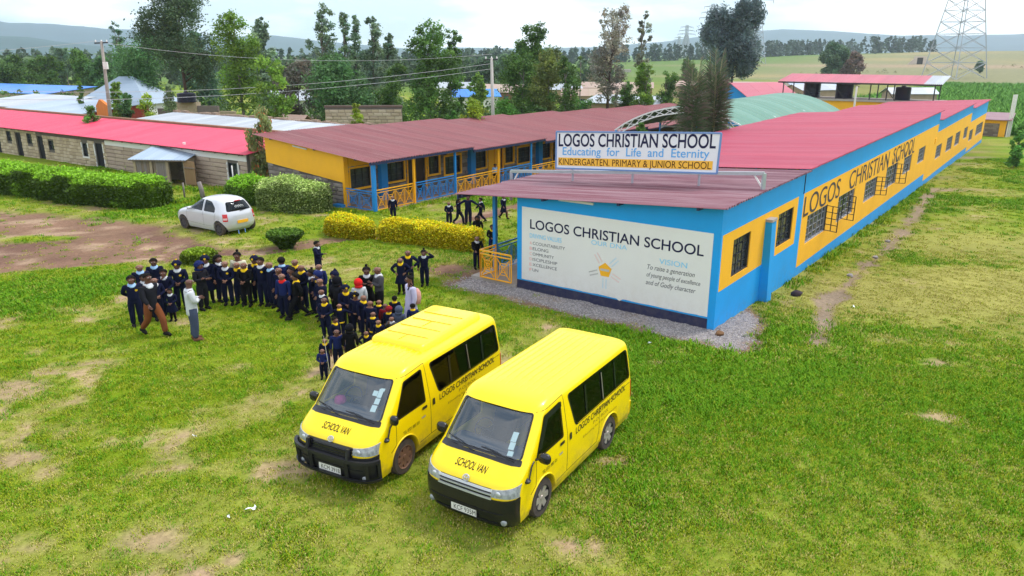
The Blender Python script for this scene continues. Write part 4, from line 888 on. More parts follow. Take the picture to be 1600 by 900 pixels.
    for x, ys in ((-1.75, (-.42, .42)), (-2.55, (-.5, .1, .55)), (-3.3, (-.5, .1, .55)), (-4.0, (-.5, .0, .5))):
        for y in ys:
            m = MB(); m.prism([(x + .45, y - .21, .80), (x + .45, y - .21, .95), (x, y - .21, .95), (x - .12, y - .19, 1.42), (x - .22, y - .19, 1.40), (x - .12, y - .21, .80)], (0, .42, 0)); m.prism([(x - .12, y - .12, 1.45), (x - .20, y - .12, 1.44), (x - .23, y - .12, 1.60), (x - .15, y - .12, 1.61)], (0, .24, 0)); m.build('seat', M_seat, t)
    # roof ribs or raised roof box
    if kind == 'b':
        for y in (-.56, -.42, -.28, -.14, 0, .14, .28, .42, .56):
            m = MB(); zt_ = VS.topz(y); rib(m, y, -1.45, -4.32); m.build('roof_rib', M_yp, t, True)
    else:
        for y in (-.56, -.42, -.28, -.14, 0, .14, .28, .42, .56):
            m = MB(); zt_ = VS.topz(y); rib(m, y, -1.45, -2.1); m.build('roof_rib', M_yp, t, True)
        m = MB(); rings = []
        for z, g in ((1.86, .0), (2.03, -.02), (2.07, -.05), (2.085, -.10)):
            x0, x1, y_ = -1.98 + g, -4.22 - g, .66 + g; rr = .10; P_ = []
            for cx_, cy_, a in ((x0 - rr, y_ - rr, 0), (x1 + rr, y_ - rr, 90), (x1 + rr, -y_ + rr, 180), (x0 - rr, -y_ + rr, 270)):
                for k in range(5): aa = R(a + 22.5 * k); P_.append((cx_ + rr * math.cos(aa), cy_ + rr * math.sin(aa), z))
            rings.append(P_)
        n = len(rings[0]); m.add([p for r_ in rings for p in r_], [(i * n + k, i * n + (k + 1) % n, (i + 1) * n + (k + 1) % n, (i + 1) * n + k) for i in range(3) for k in range(n)] + [tuple(range(3 * n, 4 * n))])
        rb_ = m.build('raised_roof', M_yp, t, True, 40)
        m = MB()
        for x in (-2.4, -2.82, -3.24, -3.66): m.bar((x, -.50, 2.088), (x, .50, 2.088), .007)
        m.bar((-2.4, 0, 2.088), (-2.1, 0, 2.088), .006); m.bar((-3.24, 0, 2.088), (-2.9, 0, 2.088), .006); m.build('roof_seam', mat('ochre_seam', (.50, .33, .01), .6), rb_)
        # black nudge bar round the nose, aerial on the far corner
        m = MB(); VS.band(-78, 78, .66, .72, .10, m, n=30, nz=1, thick=.06); VS.band(-78, 78, .30, .36, .12, m, n=30, nz=1, thick=.06)
        for p in (-76, -PH(.85), -PH(.45), PH(.45), PH(.85), 76): m.bar(VS.fpt(p, .32, .08), VS.fpt(p, .70, .07), .03)
        for p in (-PH(.5), PH(.5)): m.bar(VS.fpt(p, .68, .07), VS.fpt(p, .90, .07), .028)
        m.build('nudge_bar', M_blk, t, True, 50)
        m = MB(); m.tube([(-.95, -.86, 1.3), (-1.02, -.83, 1.6), (-1.05, -.95, 2.35)], [.008, .006, .004], 5); m.build('aerial', M_galv, t)
        m = MB(); c = Vector((-.92, -.52, 1.20)); m.lathe([(.0, -.10), (.09, -.08), (.12, 0), (.09, .08), (.0, .10)], c, 'z', 12); m.build('pink_cushion', mat('pink_cloth', (.75, .10, .28), .9), t, True)
    return t
van('yellow school van with ribbed roof and alloy wheels, nearest the camera, plate KCF 935M', (-.757, 10.274, gz(-.0, 12.0)), R(-121.7), 'KCF 935M', 'b', 'yellow school vans')
van('yellow school van with raised roof box and black nudge bar, plate KCM 391B', (-3.156, 11.476, gz(-2.2, 13.0)), R(-118.1), 'KCM 391B', 'a', 'yellow school vans')
# ---------------------------------------------------------------- silver hatchback
HT = [(.17, -.18, -3.60, .76), (.30, -.04, -3.74, .81), (.45, 0, -3.78, .83), (.62, -.02, -3.78, .832), (.74, -.08, -3.77, .828), (.84, -.30, -3.755, .82), (.92, -.66, -3.73, .805), (.98, -.95, -3.70, .785), (1.08, -1.12, -3.65, .745), (1.22, -1.36, -3.57, .69), (1.34, -1.56, -3.48, .635), (1.42, -1.74, -3.38, .58), (1.47, -1.92, -3.25, .50), (1.505, -2.15, -3.05, .36), (1.525, -2.4, -2.8, .12)]
HS = Shell(HT, .55, .42, 2.4, 1.9, 2.6, 2.0)
M_silver = mat('silver_car_paint', (.60, .61, .66), .3, .5, metal=.25, coat=.4, var=.1, vs=2)
hs = lambda sg: (lambda x, z, o: Vector((x, sg * (HS.sidey(x, z) + o), z))); hr = lambda y, z, o: Vector((HS.rearx(y, z) - o, y, z + o * .3)); hf = lambda y, z, o: Vector((HS.frontx(y, z) + o, y, z))
HW1 = rounded([(-1.28, .97), (-1.72, 1.36), (-2.18, 1.41), (-2.20, .95)], .05); HW2 = rounded([(-2.30, .95), (-2.28, 1.41), (-2.72, 1.36), (-3.02, 1.14), (-3.05, .95)], .06)
HWR = rounded([(-.60, 1.0), (.60, 1.0), (.46, 1.37), (-.46, 1.37)], .08); HWF = rounded([(-.62, 1.0), (.62, 1.0), (.50, 1.38), (-.50, 1.38)], .06)
cut = [HS.solid(list(np.linspace(.66, 1.44, 18)), .06)]
for po in (HW1, HW2): c = MB(); c.prism([(x, -2, z) for x, z in po], (0, 4, 0)); cut.append(c)
c = MB(); c.prism([(-2.2, y, z) for y, z in HWF], (3, 0, 0)); cut.append(c); c = MB(); c.prism([(-3.0, y, z) for y, z in HWR], (-1.5, 0, 0)); cut.append(c)
for x in (-.80, -3.24):
    for sg in (-1, 1): c = MB(); c.lathe([(0.001, -.22), (.345, -.22), (.345, .3), (0.001, .3)], (x, sg * .80, .30), 'y', 28); cut.append(c)
me = boolean(HS.solid(list(np.linspace(.17, 1.0, 22)) + list(np.linspace(1.02, 1.523, 20))), cut); me.name = 'body'; me.materials.clear(); me.materials.append(M_silver)
ht = thing('hatchback_car', 'small silver hatchback parked on the grass beside the hedges', 'car', (-14.5, 33.1, gz(-13.2, 32.2)), R(146.2)); link('body', me, ht)
for nm, po, pf, g in (('rear_window', HWR, hr, G_side), ('windscreen', HWF, hf, G_wind)): m = MB(); patch(po, pf, -.008, m, rings=6); rw_ = m.build(nm, g, ht, True); 
m = MB()
for k in range(7): m.tube([hr(-.20 + .06 * k + .03 * math.cos(a), 1.17 + .02 * (k % 2) + .035 * math.sin(a), .004) for a in np.linspace(0, 5, 9)], .006, 4)
m.build('window_script', mat('white_sticker', (.8, .8, .8), .6), ht)
for sg in (1, -1):
    P = hs(sg)
    for po in (HW1, HW2): m = MB(); patch(po, P, -.008, m); m.build('door_window', G_side, ht, True)
    m = MB()
    for pts in ([(-2.25, 1.42), (-2.26, .95), (-2.26, .36)], [(-1.12, .95), (-1.10, .40), (-2.26, .36)], [(-3.08, .95), (-3.0, .62)], [(-2.26, .36), (-2.75, .36)]):
        q = [Vector(a).lerp(Vector(b), k / 8) for a, b in zip(pts[:-1], pts[1:]) for k in range(9)]; m.tube([P(p.x, p.y, 0) for p in q], .004, 4)
    m.build('door_gap', M_under, ht)
    for x in (-2.1, -2.92): m = MB(); patch(rounded([(x, .80), (x, .835), (x - .14, .835), (x - .14, .80)], .01), P, .012, m); m.build('door_handle', M_silver, ht)
    m = MB(); HS.band(sg * 44, sg * 66, .62, .92, .012, m, n=6, nz=5, thick=.03, end='r'); tl_ = m.build('tail_light', M_redl, ht, True, 50)
    m = MB(); HS.band(sg * 46, sg * 64, .68, .76, .016, m, n=5, nz=2, thick=.02, end='r'); m.build('reversing_lens', mat('pale_pink_lens', (.75, .5, .5), .2), tl_)
    m = MB(); HS.band(sg * 40, sg * 70, .60, .80, .010, m, n=6, nz=3, thick=.03); m.build('headlight', M_lens, ht, True, 50)
    m = MB(); m.lathe([(.0, -.09), (.06, -.08), (.075, 0), (.06, .08), (.0, .09)], (-1.42, sg * .88, 1.0), 'y', 10); m.build('mirror', M_silver, ht, True)
    for x in (-.80, -3.24): wheel(ht, (x, sg * .735, .295), .295, .18, mat('dark_alloy', (.045, .04, .05), .5, .4), sg, 7)
m = MB(); m.box(-3.80, -3.775, -.26, .26, .50, .62); m.build('number_plate', mat('yellow_number_plate', (.85, .42, .02), .5), ht)
m = MB(); m.box(-3.55, -3.50, -.14, .14, 1.39, 1.42); m.build('brake_light', M_redl, ht)
m = MB(); m.tube([hr(.05, .99, .02), hr(-.15, 1.01, .02), hr(-.36, 1.02, .02)], .010, 5); m.build('rear_wiper', M_blk, ht)
m = MB(); m.box(-3.5, -.25, -.6, .6, .14, .24); m.build('underbody', M_under, ht)
for y in (-.12, .2): m = MB(); m.bar((-3.70, y, .20), (-3.74, y + .02, .04), .014); m.build('ground_strap', mat('blue_strap', (.18, .35, .75), .6), ht)
for x, ys in ((-1.9, (-.36, .36)), (-2.75, (-.36, .36))):
    for y in ys: m = MB(); m.prism([(x + .4, y - .22, .66), (x + .4, y - .22, .8), (x, y - .22, .8), (x - .14, y - .2, 1.18), (x - .24, y - .2, 1.18), (x - .12, y - .22, .66)], (0, .44, 0)); m.build('seat', M_seat, ht)
# ================================================================ foliage
def leafmat(name, col, trans=.25):
    m = bpy.data.materials.new(name); m.use_nodes = True; nd, lk = m.node_tree.nodes, m.node_tree.links; b = nd['Principled BSDF']; b.inputs['Roughness'].default_value = .6; b.inputs['Specular IOR Level'].default_value = .25
    a = N(nd, 'ShaderNodeAttribute'); a.attribute_name = 'tint'; mu = N(nd, 'ShaderNodeMixRGB', blend_type='MULTIPLY'); mu.inputs['Fac'].default_value = 1; mu.inputs['Color1'].default_value = (*col, 1)
    lk.new(a.outputs['Color'], mu.inputs['Color2']); lk.new(mu.outputs['Color'], b.inputs['Base Color'])
    if trans:
        t = N(nd, 'ShaderNodeBsdfTranslucent'); lk.new(mu.outputs['Color'], t.inputs['Color']); mx = N(nd, 'ShaderNodeMixShader'); mx.inputs['Fac'].default_value = trans
        out = nd['Material Output']; lk.new(b.outputs['BSDF'], mx.inputs[1]); lk.new(t.outputs['BSDF'], mx.inputs[2]); lk.new(mx.outputs['Shader'], out.inputs['Surface'])
    return m
def leaves(C, size, rs, tint, up=.3, elong=1.6, droop=0.):
    """leaf quads at centres C (n,3); tint (n,3)"""
    n = len(C); d = rs.normal(size=(n, 3)); d[:, 2] = d[:, 2] * .7 - droop; d /= np.linalg.norm(d, axis=1)[:, None]
    e = rs.normal(size=(n, 3)); e[:, 2] *= .6; e -= d * (e * d).sum(1)[:, None]; e /= np.linalg.norm(e, axis=1)[:, None]
    sz = size * rs.uniform(.6, 1.4, (n, 1)); a = d * sz * elong * .5; b = e * sz * .5
    V = np.stack([C - a, C + b * .9 - a * .1, C + a, C - b * .9 - a * .1], 1).reshape(-1, 3); F = np.arange(4 * n).reshape(n, 4)
    return V, F, np.repeat(tint, 4, 0)
TREE_STYLE = {  # colour, leaf size, lobes, spread of lobe, leaves per m3-ish factor, droop, dark clump factor
    'pine': ((.035, .055, .025), .30, 22, .42, 1.0, .2), 'slim': ((.05, .085, .05), .32, 14, .5, .9, .0), 'dark': ((.04, .085, .028), .34, 18, .5, 1.1, .1), 'slimdark': ((.045, .085, .05), .34, 16, .5, .9, .1),
    'light': ((.15, .26, .035), .30, 16, .5, 1.0, .3), 'lightmix': ((.16, .20, .05), .32, 18, .5, 1., .2), 'euca': ((.085, .12, .075), .34, 30, .46, .8, .2), 'eucaslim': ((.08, .12, .07), .30, 24, .62, .9, .2), 'brown': ((.085, .075, .06), .32, 14, .5, .8, .1),
    'mid': ((.085, .165, .035), .30, 16, .5, 1.0, .1), 'broad': ((.085, .17, .035), .32, 22, .45, 1.0, .2), 'lime': ((.24, .33, .025), .22, 14, .5, 1.2, .2), 'purple': ((.12, .115, .088), .32, 26, .36, .65, .1), 'purpleslim': ((.11, .12, .09), .30, 16, .4, .6, .1),
    'gum': ((.055, .075, .075), .30, 24, .33, 1.1, .7), 'dark2': ((.05, .085, .045), .5, 14, .5, .9, .1), 'purple2': ((.12, .085, .07), .5, 12, .5, .8, .1), 'cone': ((.10, .18, .03), .24, 14, .55, 1.2, .0), 'palegrey': ((.16, .22, .10), .24, 10, .55, 1.0, .6),
    'dkbush': ((.05, .125, .02), .24, 12, .5, 1.3, .1), 'stick': ((.12, .20, .04), .22, 3, .7, 1.2, .2), 'weep': ((.24, .28, .10), .17, 22, .40, .9, 2.2)}
LEAF = {k: leafmat('leaves_' + k, tuple(c * (1.35 if max(v[0]) > .16 else 2.7) for c in v[0]), .32) for k, v in TREE_STYLE.items()}
M_bark = {'brown': mat('brown_bark', (.10, .065, .05), .95, .1, var=.5, vs=5), 'grey': mat('grey_bark', (.22, .19, .17), .95, .1, var=.5, vs=5), 'red': mat('reddish_bark', (.17, .085, .06), .95, .1, var=.5, vs=5)}
def tree(x, y, z, h, r, ty, cb, label, seed, cat='tree', group='trees around the school', name='tree'):
    rs = np.random.RandomState(seed); rn = random.Random(seed); col, ls, nl, sp, dens, droop = TREE_STYLE[ty]
    bush = cb <= .01
    t = thing(name if not bush else 'shrub', label, cat if not bush else 'shrub', (x, y, z), rn.uniform(0, 6), group if not bush else 'shrubs around the school')
    lobes = []; c0 = max(cb * h, .15 * min(h, 1.))
    for k in range(nl):
        f = (k + rn.uniform(.1, .9)) / nl; zc = c0 + (h - c0) * f
        if ty in ('pine',): env = .55 + .6 * math.sin(math.pi * min(1, f * 1.05)) if f < .85 else .55
        elif ty in ('cone',): env = 1.05 - f
        elif ty in ('euca', 'eucaslim', 'slim', 'slimdark', 'purpleslim'): env = .95 * (1 - f) ** .45 + .12
        elif ty in ('gum',): env = .45 + .75 * math.sin(math.pi * (.15 + .75 * f))
        elif bush: env = math.sqrt(max(.05, 1 - (f * .95) ** 2))
        else: env = .35 + .75 * math.sin(math.pi * (.18 + .68 * f))
        a = rn.uniform(0, 2 * math.pi) if k % 3 else k * 2.4; rad = r * env * rn.uniform(.25, .78); lr = r * sp * env ** .5 * rn.uniform(.65, 1.15)
        zc = min(zc, h - lr * .5)
        lobes.append((rad * math.cos(a), rad * math.sin(a), zc, lr, lr * rn.uniform(.75, 1.25) if ty not in ('euca', 'eucaslim', 'slim', 'purple', 'purpleslim', 'weep') else lr * rn.uniform(1.1, 1.9)))
    lean = (rn.uniform(-.04, .04) * h, rn.uniform(-.03, .03) * h)
    tr = MB(); tk = max(.06, h * .016) * (.55 if bush else 1); topz = c0 + (h - c0) * (.8 if not bush else .5)
    pts = [(lean[0] * f * f, lean[1] * f * f, -.15 + (topz + .15) * f) for f in np.linspace(0, 1, 7)]; tr.tube(pts, [tk * (1.25 if i == 0 else 1 - .8 * i / 6) for i in range(7)], 7)
    for lx, ly, lz, lr, lh in lobes:
        f = max(.05, min(.95, (lz - lr * .7) / topz)) ; p0 = Vector((lean[0] * f * f, lean[1] * f * f, topz * f * .92)); p2 = Vector((lx, ly, lz)); p1 = p0.lerp(p2, .5) + Vector((0, 0, .05 * h * rn.uniform(-.3, .6)))
        tr.tube([p0, p1, p2], [tk * .35, tk * .22, tk * .08], 5)
    tr.build('trunk', M_bark['red' if ty == 'weep' else 'brown' if ty in ('pine', 'dark', 'purple', 'gum') else 'grey'], t, True)
    C = []; T_ = []; dist = math.hypot(x, y); ls = ls * (.46 if dist < 50 else .46 if dist < 110 else .7)
    for lx, ly, lz, lr, lh in lobes:
        nc = max(5, int(7 * dens * (lr / .5) ** 1.4)); nc = min(nc, 38); lt = rn.uniform(.6, 1.25)
        for c in range(nc):
            d = rs.normal(size=3); d /= np.linalg.norm(d); rr = rs.uniform(.45, 1.05) ** .6; cc = np.array([lx, ly, lz]) + d * rr * np.array([lr, lr, lh])
            if cc[2] < .1: continue
            k = 44; sp_ = min(.46 * lr, .65); q = cc + rs.normal(size=(k, 3)) * sp_ * np.array([.6, .6, .5 if droop < .5 else .9]); tt = lt * rs.uniform(.7, 1.25)
            C.append(q); tn = np.ones((k, 3)) * tt * rs.uniform(.8, 1.2, (k, 1)); tn *= np.array([1 + rs.normal() * .07, 1, 1 + rs.normal() * .1]); T_.append(tn)
    C = np.concatenate(C); T_ = np.clip(np.concatenate(T_), .15, 1.9)
    if ty == 'weep': T_[rs.rand(len(T_)) < .07] = (2.2, .5, .5)
    V, F, TT = leaves(C, ls, rs, T_, elong=1.5 if droop < .5 else 2.6, droop=droop)
    V[:, 2] = np.maximum(V[:, 2], .03)
    link('crown', np_mesh('crown', V, F, LEAF[ty], False, TT), t); return t
TREES = [
(-32.9,78.0,-0.48,14.3,3.78,'pine',0.42,'tallest dark pine with bare trunk rising behind the white roofed shed'),
(-48.9,98.0,-0.61,11.3,1.37,'slim',0.15,'slim dark evergreen rising just right of the slanting utility pole'),
(-42.7,92.0,-0.59,10.1,3.02,'dark',0.10,'dense dark tree behind the grey hipped roof house'),
(-41.7,104.0,-0.78,10.5,2.82,'slimdark',0.10,'dark feathery tree just right of the tallest pine'),
(-23.8,68.0,-0.43,10.8,2.01,'light',0.30,'light green tree with bare lower trunk left of the bushy pale one'),
(-34.4,108.0,-0.91,12.4,2.04,'euca',0.15,'thin greyish tree peeping behind the light green trees at left'),
(-18.5,60.0,-0.37,7.2,1.29,'light',0.12,'bushy pale green tree standing behind the white roof end'),
(-20.5,74.0,-0.56,7.0,1.95,'brown',0.05,'low brownish thicket tree left of the tall grey eucalyptus row'),
(-17.9,75.0,-0.61,11.8,1.73,'euca',0.15,'leftmost tall eucalyptus of the grey row behind the stone wall'),
(-16.3,77.0,-0.65,11.6,0.95,'eucaslim',0.12,'narrowest tall eucalyptus in the middle of the grey row'),
(-15.9,80.0,-0.70,11.6,0.92,'eucaslim',0.20,'thin eucalyptus just right of the narrowest one'),
(-14.1,79.0,-0.71,11.5,1.56,'euca',0.12,'broad eucalyptus right of the middle of the grey row'),
(-13.2,84.0,-0.79,9.9,1.45,'euca',0.20,'sparse eucalyptus at the right end of the grey row'),
(-14.9,70.0,-0.56,7.2,2.88,'dark',0.05,'dark low leafy tree in front of the eucalyptus row'),
(-11.1,72.0,-0.64,6.9,1.78,'mid',0.05,'rounded green tree between the eucalyptus row and the broad tree'),
(-7.2,68.0,-0.62,10.2,2.01,'broad',0.10,'broad green tree with divided top behind the stone wall end'),
(-5.6,72.0,-0.70,9.8,1.18,'broad',0.12,'upright yellowish green tree adjoining the broad green one'),
(-3.0,56.0,-0.48,4.4,1.39,'lime',0.00,'rounded lime green bush behind the maroon roof'),
(-11.2,55.0,-0.37,4.1,0.77,'lime',0.00,'small lime shrub growing against the stone wall'),
(2.3,78.0,-0.87,10.8,2.05,'broad',0.25,'tall pale green tree above the mixed thicket in the centre'),
(0.9,74.0,-0.80,7.9,2.13,'mid',0.05,'olive thicket tree left of centre behind the maroon roof'),
(3.4,72.0,-0.79,8.2,1.78,'lightmix',0.05,'yellowish green thicket tree right of the concrete pole'),
(4.8,70.0,-0.78,7.6,1.27,'mid',0.05,'leafy green tree at the right end of the central thicket'),
(9.9,80.0,-0.98,12.5,2.37,'purple',0.32,'tall purplish brown tree with bare straight trunk'),
(14.5,86.0,-1.10,12.5,1.20,'purpleslim',0.35,'slender sparse tree beside the tall purplish brown one'),
(14.4,84.0,-1.08,7.2,1.24,'light',0.30,'pale yellow green tree behind the white shed roof'),
(17.5,88.0,-1.04,6.1,1.25,'mid',0.10,'round dark green tree at the right end of the white shed roof'),
(13.1,88.0,-1.12,5.1,1.23,'mid',0.10,'small green tree left of the pale yellow green one'),
(37.4,132.0,-1.79,16.6,4.54,'gum',0.36,'big dark gum tree with hanging foliage standing alone'),
(95.9,235.0,-2.45,11.7,4.42,'dark2',0.05,'dark round tree on the slope above the tank shelter roof'),
(101.4,232.0,-2.45,9.5,3.04,'purple2',0.05,'smaller reddish tree beside the dark one on the slope'),
(-82.9,128.0,-0.69,7.0,2.73,'mid',0.05,'green tree at the far left edge beyond the blue roof'),
(-84.2,136.0,-0.79,6.4,2.45,'mid',0.05,'second green tree from the left edge beyond the blue roof'),
(-77.3,130.0,-0.78,7.3,1.92,'mid',0.05,'bright rounded tree above the right part of the blue roof'),
(-120.1,210.0,-1.41,9.4,2.58,'dark2',0.30,'distant flat topped pine left of the slanting pole'),
(-68.7,125.0,-0.80,8.1,2.05,'mid',0.05,'tall green tree right of the blue roof'),
(-63.6,120.0,-0.78,7.2,1.97,'dark',0.05,'dark green tree directly left of the slanting pole'),
(-42.3,76.0,-0.34,5.3,0.94,'cone',0.00,'small cone shaped conifer before the grey hipped roof'),
(-35.7,70.0,-0.33,5.1,0.81,'light',0.10,'small bright tree beside the slanting pole foot'),
(-33.0,66.0,-0.29,4.3,0.92,'dark',0.00,'dark round shrub in front of the grey hipped roof'),
(-29.5,62.0,-0.27,4.2,1.12,'lime',0.00,'yellow green bush behind the rough parapet'),
(-29.3,66.0,-0.34,5.1,0.87,'palegrey',0.00,'pale feathery shrub at the foot of the tallest pine'),
(-31.5,57.0,-0.17,3.8,1.03,'dkbush',0.00,'leafy dark bush peeking over the pink roof edge'),
(-0.6,70.0,-0.72,3.7,1.73,'dkbush',0.00,'low dark bush right of the concrete pole foot'),
(-5.2,66.0,-0.61,3.0,0.81,'dkbush',0.00,'dark low bush left of the lime bush'),
(6.5,74.5,-0.83,3.7,1.48,'dkbush',0.00,'deep green banana like bush behind the maroon roof'),
(2.3,68.5,-0.71,3.3,1.36,'mid',0.00,'low hedge like green bush along the maroon roof ridge'),
(7.9,90.0,-1.09,8.0,0.52,'stick',0.60,'skinny pole like tree with tufted top in the centre'),
(-5.0,110.0,-1.23,5.3,1.17,'light',0.10,'small light tree left of the concrete pole'),
(-6.2,190.0,-1.98,7.4,3.11,'dark2',0.10,'distant rounded tree behind the concrete pole'),
(-0.8,200.0,-2.07,8.2,2.94,'dark2',0.10,'distant grey green tree just right of the concrete pole'),
(40.5,180.0,-2.13,7.7,1.77,'mid',0.20,'distant slender green tree left of the big palm'),
(197.9,330.0,-2.58,6.2,1.5,'dark2',0.20,'lone tiny acacia on the far right slope'),
(-14.0,42.5,-0.14,4.4,0.77,'weep',0.12,'weeping bottlebrush tree at the end of the pink roof'),
(41.5,62.0,-1.05,2.7,0.66,'dkbush',0.00,'dark shrub at the right edge of the lawn'),
(37.4,56.0,-0.92,1.6,0.51,'dkbush',0.00,'small dark shrub below the one at the right edge'),
(6.9,41.0,-0.36,4.0,0.58,'mid',0.00,'leafy courtyard shrub peeking above the sign board'),
]
for i, (x, y, z, h, r, ty, cb, lab) in enumerate(TREES): tree(x, y, gz(x, y) - .02, h + z - gz(x, y), r, ty, cb, lab, 100 + i)
# ---------------------------------------------------------------- clipped hedges
def hedge(name, label, pts, width, height, col, seed, leaf=.085, dens=170, taper=.12, group=None, cat='hedge', top_tint=1.25, side_tint=.75, twotone=None, lump=.12):
    """pts: ground polyline (x, y). Rounded hedge body with a shell of leaves"""
    rs = np.random.RandomState(seed); P = [Vector((*p, 0)) for p in pts]; L = [0]
    for a, b in zip(P[:-1], P[1:]): L.append(L[-1] + (b - a).length)
    n = max(10, int(L[-1] / .22)); prof = [(-.93, 0), (-1.02, .28), (-1.0, .55), (-.90, .76), (-.68, .91), (-.35, .985), (0, 1.01), (.35, .985), (.68, .91), (.90, .76), (1, .55), (1.02, .28), (.93, 0)]
    V = []; base = P[0]; X0, Y0 = base.x, base.y; Z0 = gz(X0, Y0)
    for i in range(n + 1):
        s_ = L[-1] * i / n; k = max(0, min(len(P) - 2, int(np.searchsorted(L, s_, 'right')) - 1)); f = (s_ - L[k]) / (L[k + 1] - L[k]); c = P[k].lerp(P[k + 1], f); d = (P[k + 1] - P[k]).normalized(); nn = Vector((-d.y, d.x, 0))
        e = min(1, s_ / (width * .45), (L[-1] - s_) / (width * .45)); e = math.sqrt(max(.02, 1 - (1 - e) ** 2)) if 0 < i < n else .03; g0 = gz(c.x, c.y) - Z0
        for u, v in prof:
            nz_ = (vn1(s_ * 1.3 + 31 * seed, v * 3 + u) - .5) * lump * 2
            w = width / 2 * (e * .97 + .03) * u * (1 - taper * (1 - v)) * (1 + nz_); hh = height * v * (.62 + .38 * e) * (1 + nz_ * .5)
            q = c + nn * w; V.append((q.x - X0, q.y - Y0, g0 + hh - (.05 if v == 0 else 0)))
    m = len(prof); F = [(i * m + k, i * m + k + 1, (i + 1) * m + k + 1, (i + 1) * m + k) for i in range(n) for k in range(m - 1)]
    t = thing(name, label, cat, (X0, Y0, Z0), 0, group); V = np.array(V); F = np.array(F)
    ends = [tuple(range(m)), tuple(range(n * m + m - 1, n * m - 1, -1))]
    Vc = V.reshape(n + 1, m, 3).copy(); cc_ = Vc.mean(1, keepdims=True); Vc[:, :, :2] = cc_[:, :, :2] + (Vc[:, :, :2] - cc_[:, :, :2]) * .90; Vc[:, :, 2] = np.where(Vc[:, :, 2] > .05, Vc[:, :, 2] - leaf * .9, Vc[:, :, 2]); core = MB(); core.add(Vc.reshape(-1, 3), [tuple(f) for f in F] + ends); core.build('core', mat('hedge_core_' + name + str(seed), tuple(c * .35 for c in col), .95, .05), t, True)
    quadp = V[F]; a, b, c, d = quadp[:, 0], quadp[:, 1], quadp[:, 2], quadp[:, 3]; nr = np.cross(c - a, d - b); ar = np.linalg.norm(nr, axis=1) / 2; nr /= (2 * ar)[:, None] + 1e-9
    cnt = rs.poisson(ar * dens); idx_ = np.repeat(np.arange(len(F)), cnt); u, v = rs.rand(2, len(idx_)); Pq = (a[idx_] * ((1 - u) * (1 - v))[:, None] + b[idx_] * (u * (1 - v))[:, None] + c[idx_] * (u * v)[:, None] + d[idx_] * ((1 - u) * v)[:, None])
    nz_ = np.abs(nr[idx_]); out = nr[idx_] * np.where((nr[idx_] * (Pq - Pq.mean(0))).sum(1) < 0, -1, 1)[:, None] * rs.normal(0, leaf * .55, (len(Pq), 1)) * np.where(rs.rand(len(Pq), 1) < .07, 3.2, 1); Pq = Pq + out
    topf = smooth(.35, .85, nz_[:, 2]); cl = fbm(Pq[:, 0] * 1.0, Pq[:, 1] + Pq[:, 2] * 1.7, 1.6, 3, seed); tt = (side_tint + (top_tint - side_tint) * topf) * (.72 + .56 * cl) * rs.uniform(.7, 1.3, len(Pq)); T_ = np.repeat(tt[:, None], 3, 1)  # light from above put into leaf colour: top leaves paler, sides darker
    if twotone is not None:
        k = rs.rand(len(Pq)) < twotone[1] * (.3 + .7 * smooth(.4, .6, cl)); T_[k] *= np.array(twotone[0])
    VV, FF, TT = leaves(Pq, leaf, rs, np.clip(T_, .1, 3), elong=1.5)
    link('foliage', np_mesh('foliage', VV, FF, leafmat('hedge_leaves_' + name + str(seed), col, .2), False, TT), t); return t
def vn1(a, b): return float(vnoise(np.array([a]), np.array([b]), 7)[0])
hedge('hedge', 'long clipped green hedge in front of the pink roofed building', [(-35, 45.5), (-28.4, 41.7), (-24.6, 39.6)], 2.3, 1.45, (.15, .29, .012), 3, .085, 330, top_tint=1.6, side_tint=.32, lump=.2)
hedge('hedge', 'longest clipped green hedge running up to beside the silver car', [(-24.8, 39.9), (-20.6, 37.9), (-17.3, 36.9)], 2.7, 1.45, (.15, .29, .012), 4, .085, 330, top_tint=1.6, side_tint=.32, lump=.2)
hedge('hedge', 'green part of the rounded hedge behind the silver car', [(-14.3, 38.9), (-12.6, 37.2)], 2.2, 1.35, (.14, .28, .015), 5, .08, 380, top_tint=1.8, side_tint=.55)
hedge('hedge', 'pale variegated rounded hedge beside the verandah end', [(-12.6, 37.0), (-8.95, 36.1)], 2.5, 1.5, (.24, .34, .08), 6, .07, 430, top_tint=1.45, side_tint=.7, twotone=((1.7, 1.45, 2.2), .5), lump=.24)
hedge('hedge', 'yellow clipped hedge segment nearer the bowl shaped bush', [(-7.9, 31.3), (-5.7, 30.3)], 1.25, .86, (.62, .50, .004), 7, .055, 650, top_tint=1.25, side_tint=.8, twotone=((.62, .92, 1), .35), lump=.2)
hedge('hedge', 'yellow clipped hedge segment reaching toward the entrance railing', [(-5.5, 30.3), (-3.6, 29.6), (-1.15, 28.2)], 1.25, .86, (.62, .50, .004), 8, .055, 650, top_tint=1.25, side_tint=.8, twotone=((.62, .92, 1), .35), lump=.2)
